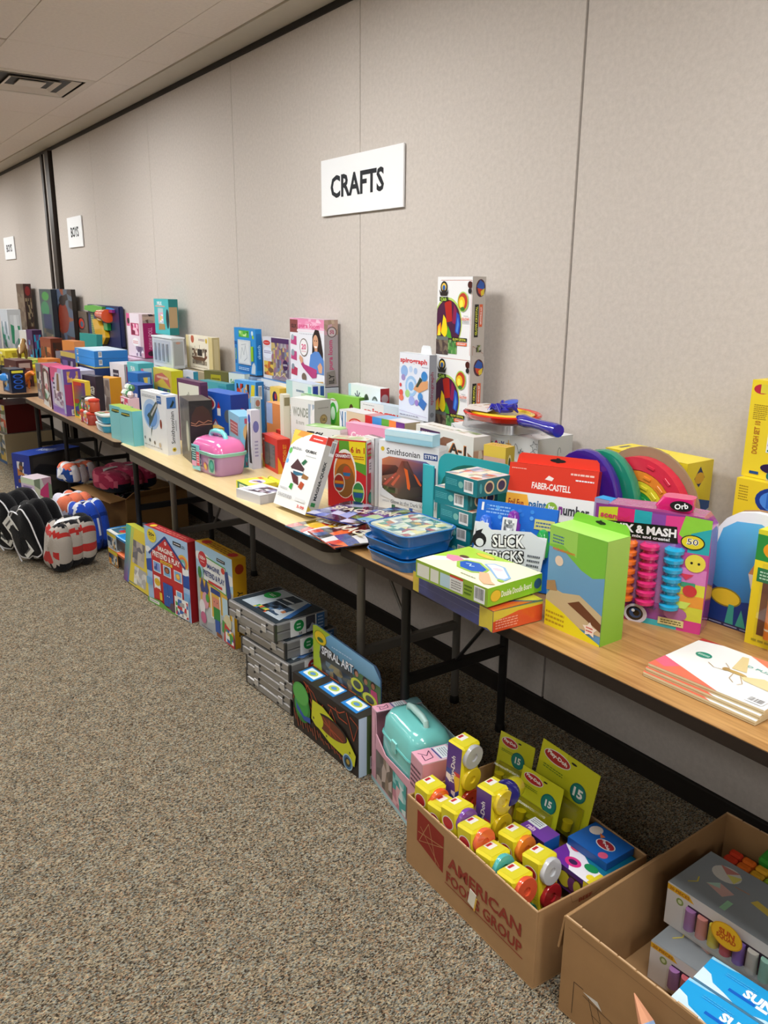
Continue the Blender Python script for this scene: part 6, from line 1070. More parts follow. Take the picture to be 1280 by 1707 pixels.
# police toy
def heli(o, w, d, h):
    q = MB(('gloss',)); q.lathe([(.01, -.03), (.03, -.02), (.035, 0), (.03, .02), (.01, .03)], '3a90e0', 12, Matrix.Translation((.35 * w, -.005, .62 * h)), sx=1.2); q.build('toy_vehicle', o)
carton('police_toy', 'toy_box', 'navy toy box with a bright blue vehicle at the rounded table corner', '16243c', dict(f=[('r', 0, 0, 1, 1, '1c3050'), ('n', .1, .08, .7, .75, ['1c3050', '2a70c0', '3a90e0', '14203a', 'd8e0e8'], 4, 5, 3), ('r', 0, .86, 1, 1, '3c3a34'), ('r', .25, .3, .45, .4, 'e0b848')], r=[('r', 0, 0, 1, 1, '121c30'), ('r', .1, .84, .9, .94, 'd8d040'), *[('e', .5, .7 - .22 * k, .34, .09, '2a5ab8', 16) for k in range(3)], *[('e', .5, .7 - .22 * k, .22, .06, '14203a', 16) for k in range(3)]]), dims=(-6.56, -.84, .74, 6, .19, .1, .17), extra=heli)
# heap of toys on the far table
smalls([
    ('toy_box', 'bright yellow box with small print at the far left edge', 'box', -8.05, -.60, .74, 6, .26, .16, .20, 'd8c838', ['e0d040', 'a8982c', 'd8c838', '7a6a20'], 41, 'LAB', 0),
    ('toy_box', 'orange ended yellow box lying flat on the far table', 'box', -7.35, -.62, .74, -8, .36, .18, .13, 'e0c82c', ['e8d430', 'd88a28', 'c8b828', 'e8d430'], 42, 'BLAST', 0),
    ('board_game_box', 'green and yellow box tilted on the flat yellow box', 'box', -7.36, -.62, .872, 10, .3, .16, .04, 'c8c048', ['c8d060', '4a9a4c', 'e0b83c', '8ac05c'], 43, None, 0),
    ('toy_box', 'white box with a red zero at the far left edge', 'box', -8.06, -.80, .74, 5, .24, .14, .19, 'e0e0e4', ['e8e8ec', 'c83048', '3a90b0', 'e8e8ec'], 44, None, 0),
    ('toy_box', 'teal ringed toy box at the left end of the far table', 'box', -7.80, -.86, .74, 3, .22, .12, .15, '1c5a64', ['1c6a74', 'c8dce0', '14343c', '2a8a94'], 45, None, 0),
    ('toy_box', 'brown masked figure box behind the navy vehicle toy', 'box', -6.98, -.74, .74, 8, .26, .12, .2, '4a2c2c', ['5a3434', '2a2022', 'a89890', '7a4a40'], 46, None, 0),
    ('toy_box', 'cream and olive window box on the far table', 'box', -6.93, -.50, .74, 4, .24, .1, .17, 'b8b088', ['c8c098', '6a6a48', 'e0dcc0', '3a3a30'], 47, None, 0),
    ('toy_box', 'grey purple armoured figure box on the far table', 'box', -7.04, -.335, .74, 6, .3, .08, .24, '6a6478', ['7a7488', 'b8b0c0', '3a3448', '8a5a70'], 48, None, 0),
    ('toy_box', 'orange and blue bird toy box right end of the far table', 'box', -6.66, -.56, .74, 12, .16, .1, .22, 'c87838', ['e08838', '2a78c8', 'f0e0c8', 'a85a28'], 49, None, 0),
    ('toy_box', 'rust red creature toy box in the middle of the far table', 'box', -7.42, -.36, .74, 5, .26, .1, .33, '6a3424', ['8a4028', '4a2c20', 'c87a48', '3a2a24'], 50, None, 0),
    ('toy_box', 'purple and cyan slim box standing in the heap', 'box', -7.72, -.40, .74, 5, .16, .08, .38, '3a2448', ['4a2c5c', '2aa0d0', '2a1c38', '6a4a80'], 51, None, 0),
    ('toy_box', 'clear fronted pale box in the heap below the brown tall box', 'box', -8.05, -.39, .74, 4, .26, .12, .36, 'b8b8bc', ['c8c8cc', '8a888c', 'e0e0e4', '9a6a5c'], 52, None, 0),
])
smalls([
    ('toy_box', 'silver boxed vehicle at the far end of the last table', 'box', -8.98, -.60, .74, 4, .28, .16, .34, 'a8a8b0', ['b8b8c0', '5a6a8a', 'e0e0e4', '8a3a38'], 61, None, 0),
    ('toy_box', 'green framed pale box on the last table', 'box', -8.98, -.36, .74, 4, .26, .12, .52, 'b8bcc0', ['c8ccd0', '8a98a0', '3a8a68', 'd8dce0'], 62, None, 0),
    ('toy_box', 'blue and white figure box on the last table', 'box', -9.45, -.52, .74, 4, .3, .16, .50, '8ab8d8', ['a8c8e0', '4a80b0', 'e8ecf0', '7a8aa0'], 63, None, 0),
    ('toy_box', 'pink orange box low on the last table', 'box', -9.30, -.74, .74, 4, .3, .12, .26, 'd88a78', ['e0907c', 'b84a3c', 'f0d0c0', '8a3a38'], 64, None, 0),
])
# masks and dinosaurs of the heap
def dino(x, y, z, rz, c, c2, lab, s=1.0):
    t_ = empty('toy_dinosaur', lab, 'toy', 'small toy dinosaurs'); t_.location = (x, y, z); t_.rotation_euler = (0, 0, R(rz)); t_.scale = (s, s, s)
    q = MB(('plastic',)); q.tube([(-.14, 0, .05), (-.09, 0, .055), (-.04, 0, .07), (.01, 0, .085), (.05, 0, .10), (.08, 0, .13), (.11, 0, .135), (.14, 0, .125)], [.004, .012, .026, .034, .026, .018, .022, .01], c, 10); q.build('body', t_)
    for lx, ly in ((-.02, .022), (-.02, -.022), (.035, .02), (.035, -.02)):
        q = MB(('plastic',)); q.tube([(lx, ly, .075), (lx + .008, ly * 1.2, .04), (lx, ly * 1.2, .012), (lx + .012, ly * 1.2, .004)], [.016, .011, .009, .006], c2, 8); q.build('leg', t_)
dino(-6.62, -.69, .741, 30, 'e08030', 'c06a28', 'small orange toy dinosaur on the far table', .9)
dino(-7.22, -.55, .913, 160, '8a6a3c', '6a5030', 'small brown toy dinosaur on the far table', 1.0)
def truck(x, y, z, rz, c, lab):
    t_ = empty('toy_truck', lab, 'toy'); t_.location = (x, y, z); t_.rotation_euler = (0, 0, R(rz))
    q = MB(('gloss',)); q.box(-.08, -.035, .025, .08, .035, .06, c); q.box(.02, -.033, .06, .07, .033, .1, c); q.build('body', t_)
    for sx in (-.05, .05):
        for sy in (-.04, .04): q = MB(('plastic',)); q.lathe([(.02, -.008), (.026, -.006), (.026, .006), (.02, .008)], '18181c', 14, Matrix.Translation((sx, sy, .0265)) @ Matrix.Rotation(PI / 2, 4, 'X')); q.build('wheel', t_)
truck(-7.62, -.64, .74, 20, '3a3c44', 'dark grey toy truck on the far table'); truck(-7.13, -.86, .74, 10, 'b83c2c', 'red toy truck near the rounded table edge')

# ------------------------------------------------------------------ on the carpet, left to right
carton(None, 'toy_box', 'large box with red and yellow pictures under the far table', '7a2420', dict(f=[('r', 0, 0, 1, 1, 'b8b0a8'), ('n', .02, .02, .98, .98, ['c83c28', 'e8d440', 'b8b8b8', '6a7a50', 'd8d4cc', 'e86a30', '8a2c24'], 8, 6, 71)], r=[('r', 0, 0, 1, 1, '6a1c1c')]), dims=(-7.95, -.735, .262, 8, .42, .3, .24))
carton(None, 'toy_box', 'large white and green patterned box on the floor under the red pictured one', 'b8a888', dict(f=[('r', 0, 0, 1, 1, 'd0ccc0'), ('n', .02, .1, .98, .95, ['d8d4c4', '3a4a2c', 'c8a848', 'd8d4c4', '4a6a8a', '5a5a40'], 8, 6, 72), ('r', 0, 0, 1, .1, '2a5a90')], t=[('r', 0, 0, 1, 1, '8a8680')]), dims=(-8.0, -.76, 0, 6, .5, .4, .26))
def xs(o, w, d, h):
    q = MB(('shrink',)); q.box(.1 * w + .0, .0, 0, w, d, .0001, '1a1a20'); q.build('window', o) if 0 else None
carton(None, 'toy_blaster_box', 'tall blue and white boxed toy blaster with a dark windowed side', '1c2c70', dict(
    f=[('r', 0, 0, 1, 1, '20348c'), ('p', [(.62, 0), (.7, .5), (1, .6), (1, 0)], 'd8dade'), ('n', .25, .45, .8, .86, ['b87838', '8a5a34', 'd0d0d4', '20348c', '3a3a44'], 4, 6, 75), ('t', 'X-SHOT', .3, .2, .42, 'e8eaf0', .34, 90, .03), ('t', 'ROYALE', .82, .3, .2, '3a3c44', .24, 90)],
    r=[('r', 0, 0, 1, 1, '2c2a2c'), ('n', .06, .05, .94, .95, ['3a3634', '262426', '4a443e', '1c1c20'], 6, 5, 76)], t=[('r', 0, 0, 1, 1, '1c3c98'), ('t', 'X-SHOT', .5, .5, .2, 'd8e0f0', .6, 20)]), dims=(-6.05, -.93, 0, 24, .19, .42, .37))
carton(None, 'doll_box', 'pale pink and green doll box on the floor beside the blue blaster box', 'd8c8d0', dict(f=[('r', 0, 0, 1, 1, 'd0c0d8'), ('r', .15, .1, .8, .8, '8a78b0'), ('r', .2, .4, .75, .75, 'b8a8c8'), ('r', 0, .85, 1, 1, 'c8dcc0')], r=[('n', 0, 0, 1, 1, ['d8dcd0', 'c8a0b0', 'e0e4c8', '8a9a80', 'd84880'], 4, 5, 77)]), dims=(-5.72, -.95, 0, 18, .16, .12, .27))
# cardboard boxes with folded flaps
def cardboard(name, lab, x, y, rz, w, d, h, t=.005, c='a5815a', flaps=(), prints=None, z=0):
    r_ = empty(name, lab, 'box'); r_.location = (x, y, z); r_.rotation_euler = (0, 0, R(rz))
    q = MB(('kraft',)); q.box(0, 0, 0, w, d, t, c); q.build('bottom', r_)
    for nm, b_ in (('f', (0, 0, t, w, t, h)), ('b', (0, d - t, t, w, d, h)), ('l', (0, t, t, t, d - t, h)), ('r', (w - t, t, t, w, d - t, h))):
        q = MB(('kraft',)); q.box(*b_, c); zz = .0
        if nm in ('f', 'b'):
            for k in range(14): q.box(w * k / 14 + .002, b_[1] + .0005, h, w * (k + 1) / 14 - .001, b_[4] - .0005, h + random.Random(k + int(w * 999)).uniform(.0004, .0035), 'c4a27c', ch=.0003)
        if prints and nm in prints:
            fr = faces(w, d, h)[nm if nm in ('f', 'r') else 'f']; q.art(fr, prints[nm])
        q.build('side_wall', r_)
    for (side, ang, ln, a, b2) in flaps:   # flaps hinged on a top edge: ang 0 stands up, 180 folds down outside
        q = MB(('kraft',)); s_, c_ = math.sin(R(ang)), math.cos(R(ang))
        if side in ('f', 'b'):
            s0 = -1 if side == 'f' else 1; yb = 0 if side == 'f' else d; M = Matrix.Translation((0, yb, h)) @ Matrix.Rotation(R(-ang * s0), 4, 'X'); q.box(a * w, -t / 2, .001, b2 * w, t / 2, ln, c, M=M)
        else:
            s0 = -1 if side == 'l' else 1; xb = 0 if side == 'l' else w; M = Matrix.Translation((xb, 0, h)) @ Matrix.Rotation(R(ang * s0), 4, 'Y'); q.box(-t / 2, a * d, .001, t / 2, b2 * d, ln, c, M=M)
        q.build('flap', r_)
    return r_
cardboard('cardboard_box', 'open brown cardboard box of blankets under the brown table', -5.36, -.63, 9, .55, .42, .25, c='9c7648', flaps=(('f', 95, .10, .0, 1.0), ('r', 60, .12, 0, 1)))
# fleece blankets, folded and tied
def blanket(lab, x, y, z, rot, w, d, h, base, lines=None, patches=(), band='dfe0e0', tagc=None, seed=1, folds=3):
    """folded fleece: layers pressed side by side along the depth, tied round with a ribbon"""
    t_ = empty('folded_blanket', lab, 'blanket', 'folded fleece blankets'); t_.location = (x, y, z); t_.rotation_euler = tuple(R(a) for a in rot)
    rr_ = random.Random(seed); L = folds; sg = lambda v, e: math.copysign(abs(v) ** e, v); ph = rr_.uniform(0, 6)
    q = MB(('fleece',)); pip = []
    for k in range(L):
        yc = (-.5 + (k + .5) / L) * d; th = d / L * 1.6; sw = 1 - .05 * abs(k - (L - 1) / 2) - rr_.uniform(0, .05); sh = 1 - rr_.uniform(0, .06); ox, oz = rr_.uniform(-.012, .012), rr_.uniform(-.008, .008)
        nu, nv = 44, 10; V = []; F = []; C = []
        def pt(a, b_):
            X = sg(math.cos(a), .55); Z = sg(math.sin(a), .55); r_ = math.cos(b_) ** .45 if abs(b_) < 1.57 else 0
            dent = 1 - .10 * math.exp(-(X / .13) ** 2) * abs(Z) ** 2; wob = 1 + .025 * math.sin(3 * a + ph + k) + .015 * math.sin(7 * a + 2 * k)
            return (X * r_ * w / 2 * sw * wob + ox, yc + math.sin(b_) * th / 2 + .006 * math.sin(2 * a + ph) - .012 * math.exp(-(X / .2) ** 2) * (1 if k else -1) * 0, Z * r_ * h / 2 * sh * dent * wob + oz)
        for j in range(nv + 1):
            b_ = -PI / 2 * .995 + PI * .995 * j / nv
            for i in range(nu): V.append(pt(2 * PI * i / nu, b_))
        for j in range(nv):
            for i in range(nu):
                F.append((j * nu + i, j * nu + (i + 1) % nu, (j + 1) * nu + (i + 1) % nu, (j + 1) * nu + i)); c = base; v_ = V[j * nu + i]
                for fn, cc in patches:
                    if fn(v_[0] / w, v_[1] / d, v_[2] / h): c = cc
                C.append(c)
        F += [tuple(range(nu))[::-1], tuple(nv * nu + i for i in range(nu))]; C += [C[0], C[-1]]
        q.grid(V, F, lambda n: C[n])
        if lines and k in (0, L - 1): pip.append([pt(2 * PI * i / 40, -.75 if k == 0 else .75) for i in range(41)])
    q.build('fleece_body', t_)
    for P in pip:
        q = MB(('fleece',)); q.tube(P, .0042, lines, 6, False); q.build('piping', t_)
    if lines:
        q = MB(('fleece',)); q.tube([(w * u, -d * .52 - .004, h * v) for u, v in ((-.36, -.42), (-.40, -.1), (-.22, .02), (-.24, .3), (0, .42), (.25, .3))], .0038, lines, 6, False); q.build('piping', t_)
    q = MB(('plastic',)); n_ = 40; V = []; F = []
    for k in range(n_):
        a = 2 * PI * k / n_; Y = sg(math.cos(a), .5); Z = sg(math.sin(a), .5)
        for xo in (-.017, .017): V.append((xo + .006 * math.sin(2 * a), Y * d * .545, Z * h * .47))
    for k in range(n_): F.append((2 * k, 2 * k + 1, (2 * k + 3) % (2 * n_), (2 * k + 2) % (2 * n_)))
    q.grid(V, F, band); q.build('ribbon', t_)
    if tagc:
        q = MB(('card',)); M = Matrix.Translation((-w * .12, -d * .56, 0)) @ Matrix.Rotation(R(-24), 4, 'Y'); q.box(-w * .17, -.002, -h * .36, w * .17, 0, h * .36, 'e4e6e4', M=M)
        fr = Face(M @ Vector((-w * .17, -.002, -h * .36)), M.to_3x3() @ Vector((w * .34, 0, 0)), M.to_3x3() @ Vector((0, 0, h * .72)), (0, -1, 0)); q.art(fr, [('r', .16, .2, .84, .78, tagc), ('e', .5, .5, .26, .2, 'e4e6e4', 18), ('e', .5, .5, .18, .13, tagc, 16), ('x', .15, .84, .85, .94, '3a3a40', 1), ('x', .15, .06, .85, .16, '3a3a40', 1)]); q.build('paper_label', t_)
    return t_
blanket('black fleece with white piping, leftmost of the tied bundle heap', -5.02, -1.12, .175, (8, -30, 28), .30, .22, .33, '111114', 'e0e0e4', tagc='3a4248', seed=2)
blanket('black fleece bundle with white piping, nearest the camera', -4.72, -1.07, .175, (6, -16, 24), .26, .21, .34, '0f0f12', 'e0e0e4', tagc='202428', seed=5)
blanket('royal blue and white checked fleece bundle behind the black ones', -4.74, -.79, .15, (0, -8, 10), .2, .16, .30, '2448b0', patches=((lambda X, Y, Z: int((X + 1) * 8) % 3 == 0, 'd8dce4'), (lambda X, Y, Z: int((Z + 1) * 6) % 3 == 0, '14307c')), seed=7)
blanket('grey and red striped fleece bundle right of the black ones', -4.47, -.97, .15, (0, 10, 12), .18, .22, .29, 'b4aca4', patches=((lambda X, Y, Z: abs(Z - .28) < .05 or abs(Z + .12) < .05 or abs(Z + .36) < .04, 'b83430'), (lambda X, Y, Z: Z < -.3 and X > .05, '18181c'), (lambda X, Y, Z: Z > .42, '18181c')), seed=9)
blanket('white and lilac fleece bundle at the back of the heap', -5.03, -.80, .16, (0, 0, 15), .24, .18, .26, 'd4d0e0', patches=((lambda X, Y, Z: Z > .1 and X > 0, 'e07858'),), seed=11)
blanket('pink and plum starred fleece on the cardboard box under the brown table', -5.10, -.46, .328, (0, 0, 12), .36, .28, .15, 'b03458', patches=((lambda X, Y, Z: int(X * 14 + Y * 9 + Z * 7) % 5 == 0, 'd86a84'), (lambda X, Y, Z: Z < -.18, '1c2430')), seed=13)
blanket('black fleece with pink and white stars inside the cardboard box', -5.07, -.40, .125, (0, 0, 8), .20, .22, .22, '14161c', patches=((lambda X, Y, Z: (int(X * 19) * 7 + int(Y * 17) * 3 + int(Z * 13) * 5) % 11 == 0, 'dcdce0'), (lambda X, Y, Z: (int(X * 19) * 5 + int(Z * 17) * 3) % 9 == 0, 'a84870')), seed=15)
blanket('orange and blue fleece bundle left of the pink one', -5.42, -.66, .325, (0, 0, 20), .2, .18, .14, '1f4a9c', patches=((lambda X, Y, Z: Z > .2, 'e07050'), (lambda X, Y, Z: int((X + 1) * 9) % 4 == 0, 'e0e0e4')), seed=17)
# food storage tubs
def tub(z, lidc, lab, labc):
    t_ = empty('storage_tub', lab, 'tub', 'clear tubs with coloured lids'); t_.location = (-4.31, -.655, z); t_.rotation_euler = (0, 0, R(4))
    q = MB(('clear_frost',)); q.loft([rrect(.27, .19, .03, z=0), rrect(.285, .2, .032, z=.004), rrect(.30, .215, .034, z=.08)], WHT); q.build('tub_body', t_)
    q = MB(('gloss',)); q.loft([rrect(.315, .23, .036, z=.078), rrect(.32, .235, .037, z=.092), rrect(.31, .225, .035, z=.096), rrect(.27, .19, .03, z=.095)], lidc); q.build('lid', t_)
    q = MB(('card',)); fr = Face((-.13, -.112, .004), (.13, 0, 0), (0, 0, .09), (0, -1, 0)); q.box(-.13, -.1165, .004, 0, -.1155, .094, labc); fr = Face((-.13, -.1165, .004), (.13, 0, 0), (0, 0, .09), (0, -1, 0))
    q.art(fr, [('r', 0, .75, 1, 1, 'e0d040'), ('r', .05, .4, .35, .7, '1c3a6c'), ('n', .3, .05, .95, .7, ['c8a050', '6a8aa0', 'e0e0d8', '4a5a68'], 5, 4, 4)]); q.box(-.13, -.117, .0955, 0, .1, .0965, labc); q.art(Face((-.13, -.117, .0965), (.13, 0, 0), (0, .217, 0), (0, 0, 1)), [('r', .0, .0, 1, .3, 'e8e8e0'), ('n', .05, .1, .95, .6, ['e0e4e0', '3a6a80', '8a9a50', 'c83c3c', '3a7ab0'], 4, 4, 5)]); q.build('paper_sleeve', t_)
    for k in range(8):
        q = MB(('plastic',)); rn2 = random.Random(k + int(z * 90)); q.box(-.12 + .03 * k, -.08, .006, -.095 + .03 * k, .07, .03 + rn2.uniform(0, .035), rn2.choice(['8a8890', '5a4a58', 'b8a890', '6a7078', '98786a'])); q.build('craft_piece', t_)
tub(.0, 'f07c48', 'lower clear tub with an orange lid', 'e8a040'); tub(.0985, '2a9ae8', 'upper clear tub with a bright blue lid', 'c8d8e0')
carton('rainbowfloor', 'toy_box', 'rainbow and grey magnetic tile box leaning beside the red house box', '4a6aa8', dict(
    f=[('r', 0, 0, 1, 1, 'd8c440'), ('p', [(0, 0), (0, 1), (.2, 1), (.14, 0)], ['6a3a7a', '4ab0a0', '58c098', '8a4a9a']), ('p', [(.14, 0), (.2, 1), (.32, 1), (.2, 0)], ['3a50a8', 'c8d048', 'b8d060', '4a80c8']), ('n', .3, .4, .75, .8, ['8a8484', 'a8a098', '6a6a70', 'b8b0a0'], 4, 4, 4), ('n', .4, .06, .85, .36, ['c8c8c8', 'e0e0dc', 'a8a8a8', 'd8d4c8'], 5, 4, 5), ('x', .2, .02, .5, .06, '4a7a98', 1)],
    t=[('r', 0, 0, 1, 1, 'c8c848')]), dims=(-4.12, -.80, 0, 4, .33, .045, .30), lean=7)
IM1 = [('r', 0, 0, 1, 1, 'a8c8ec'), ('r', 0, .36, 1, .6, 'a8c8ec'), ('p', [(0, .42), (0, .56), (.14, .6), (.14, .42)], '2450a8'), ('p', [(.86, .42), (.86, .6), (1, .58), (1, .42)], '2450a8'), ('e', .06, .7, .08, .04, 'eef2f6', 14), ('e', .9, .62, .1, .05, 'eef2f6', 14),
       ('e', .88, .72, .12, .1, 'e8b848', 20), ('e', .88, .72, .09, .075, 'e87848', 20), ('e', .88, .72, .06, .05, '78b8a8', 20), ('e', .88, .70, .035, .03, 'a8c8ec', 16), ('r', .76, .6, 1, .66, 'eef2f6'),
       ('p', [(.14, .04), (.14, .68), (.5, .93), (.86, .68), (.86, .04)], 'c42c30'), ('l', [(.08, .655), (.5, .95), (.93, .655)], .012, '22428c'), ('c', .5, .87, .009, WHT), ('c', .5, .87, .005, 'e07070'),
       ('e', .18, .9, .11, .085, 'ecd83c', 24), ('t', '50+', .18, .915, .05, '2a2a30', .14, 0, .04), ('x', .12, .85, .24, .89, 'a89020', 2), ('r', .68, .905, .86, .95, '22242c'), ('x', .7, .915, .84, .94, 'e0e0e4', 1), ('x', .88, .9, .95, .94, '22242c', 2),
       ('t', 'IMAGINE,', .5, .77, .075, 'f6f0ec', .36, 0, .03), ('t', 'PRETEND & PLAY', .5, .685, .075, 'f6f0ec', .64, 0, .03), ('r', .36, .6, .64, .635, 'ecc83c'), ('x', .39, .605, .61, .63, '8a3020', 1)]
for wx in (.18, .42, .67): IM1 += [('r', wx, .45, wx + .18, .59, 'eef0f0'), ('r', wx + .015, .46, wx + .165, .58, '7ab0e0')]
IM1 += [('n', .2, .48, .34, .56, ['5a68b0', '8a9ae0', '3a58a0'], 3, 2, 3), ('e', .51, .535, .06, .042, '5a3020', 14), ('e', .51, .53, .04, .03, 'a86a48', 14), ('e', .76, .52, .05, .038, 'e8a030', 14), ('e', .76, .525, .035, .025, 'f0c858', 12),
        ('r', .18, .22, .33, .4, 'eef0f0'), ('e', .26, .32, .07, .05, 'e0b828', 14), ('c', .24, .325, .002, BLK), ('c', .28, .325, .002, BLK), ('r', .2, .1, .32, .24, 'c83028'), ('r', .3, .1, .36, .2, 'e8c438'), ('r', .4, .06, .62, .36, '2a5cb0'), ('l', [(.51, .06), (.51, .36)], .002, '1c4080'), ('c', .49, .2, .003, 'e0e4e8'), ('c', .53, .2, .003, 'e0e4e8'), ('r', .7, .26, .84, .34, 'eef0f0'), ('r', .72, .27, .82, .33, '7ab0e0'),
        ('r', 0, .24, .13, .34, '7ab0e0'), ('r', .88, .26, 1, .36, '7ab0e0'), ('p', [(0, 0), (0, .06), (.3, .09), (.5, .04), (.7, .02), (.7, 0)], '6aa848'), ('r', .04, .02, .28, .06, 'eef0f0'), ('x', .06, .03, .26, .05, '4a4a50', 1), ('p', [(.66, .02), (.66, .26), (.97, .26), (.97, .02)], 'eef0ee'), ('n', .68, .03, .96, .24, ['c83038', 'eef0ee', '3a68b0', 'a8a8a8', '50a048', 'eef0ee'], 6, 5, 8), ('e', .6, .08, .06, .06, '5a4a5a', 12)]
carton('imagine_a', 'play_set_box', 'blue play set box with a big red house picture, lettered IMAGINE PRETEND & PLAY', 'c03038', dict(f=IM1, r=[('r', 0, 0, 1, 1, '8c1c24')], t=[('r', 0, 0, 1, 1, 'a82830'), ('e', .12, .5, .05, .35, 'e8c838', 14), ('x', .2, .2, .9, .8, 'e88878', 2)]), dims=(-3.76, -.79, 0, 9, .395, .05, .39))
IM2 = [('r', 0, 0, 1, 1, 'a8d0ec'), ('e', .2, .85, .25, .06, 'eef2f6', 16), ('e', .9, .75, .2, .06, 'eef2f6', 16), ('r', 0, 0, 1, .62, 'b8c0c4'), ('r', .08, .3, .95, .6, 'e0b448'), ('n', .0, .0, 1, .3, ['a8b0b8', 'c0c8cc', 'b0b4b8'], 4, 3, 3),
       ('p', [(.2, .6), (.2, .88), (.82, .86), (.82, .56)], 'e8ecec'), ('l', [(.2, .6), (.2, .88), (.82, .86), (.82, .56), (.2, .6)], .006, '58a848'), ('e', .2, .83, .12, .09, 'c8303c', 24), ('t', '100+', .2, .845, .045, 'f4e8e8', .16, 0, .03), ('x', .14, .79, .26, .81, 'f0c0c0', 1), ('r', .6, .9, .82, .935, '22242c'), ('x', .62, .91, .8, .93, 'e0e0e4', 1),
       ('t', 'IMAGINE,', .5, .78, .065, '2c4484', .36, 0, .03), ('t', 'PRETEND & PLAY', .5, .69, .065, '2c4484', .58, 0, .03), ('r', .34, .595, .72, .625, 'c83838'), ('p', [(.84, .55), (.8, .82), (.88, .84), (.95, .58), (.9, .5)], '2c4484'), ('e', .76, .82, .05, .035, 'd84838', 12),
       ('e', .1, .66, .05, .07, '3a8a40', 12), ('p', [(.1, .5), (.16, .62), (.22, .5), (.28, .62), (.34, .5), (.3, .44), (.12, .44)], '2c4484'), ('r', .38, .2, .66, .56, 'e8ecec'), ('r', .41, .22, .63, .54, 'e0b448'), ('p', [(.4, .5), (.4, .56), (.66, .56), (.66, .5)], '22428c'), ('r', .44, .34, .62, .46, 'd88878'), ('c', .49, .41, .003, BLK), ('c', .57, .41, .003, BLK), ('r', .46, .2, .64, .35, '2a8a3c'), ('r', .49, .06, .62, .21, '2a58a8'), ('p', [(.52, .02), (.52, .07), (.66, .06), (.66, .02)], '8a5030'),
       ('e', .24, .36, .09, .1, 'd8a0b0', 14), ('e', .14, .26, .08, .09, 'e8e8ec', 14), ('e', .16, .14, .08, .07, 'c86890', 14), ('e', .3, .4, .05, .05, '50a048', 12), ('r', .72, .3, .9, .52, 'b8d8e8'), ('e', .84, .26, .1, .09, 'd8d0a8', 14), ('p', [(.68, .12), (.7, .26), (.8, .24), (.82, .1)], '4a9a48'),
       ('p', [(.72, .02), (.76, .24), (1, .16), (1, -.0)], 'c83838'), ('n', .77, .03, .98, .18, ['eef0ee', '3a68b0', 'eef0ee', 'e0b448', '50a048'], 4, 4, 6), ('x', .1, .02, .4, .05, '6a6a70', 1)]
carton('imagine_b', 'play_set_box', 'blue and yellow play set box with a shopping street picture', 'e0ac28', dict(f=IM2, r=[('r', 0, 0, 1, 1, 'd8a41c'), ('e', .5, .88, .32, .055, 'a83c1c', 18), ('t', 'PLAY', .5, .55, .4, '3a2c1c', .18, 90, .03), ('t', 'PRETEND &', .5, .28, .4, '3a2c1c', .3, 90, .03)], t=[('r', 0, 0, 1, 1, 'd8a830'), ('x', .1, .15, .9, .85, '8a5a20', 3), ('e', .15, .5, .08, .35, 'c8383c', 14), ('e', .85, .5, .08, .35, 'c8383c', 14)]), dims=(-3.335, -.705, 0, 4, .335, .065, .405))
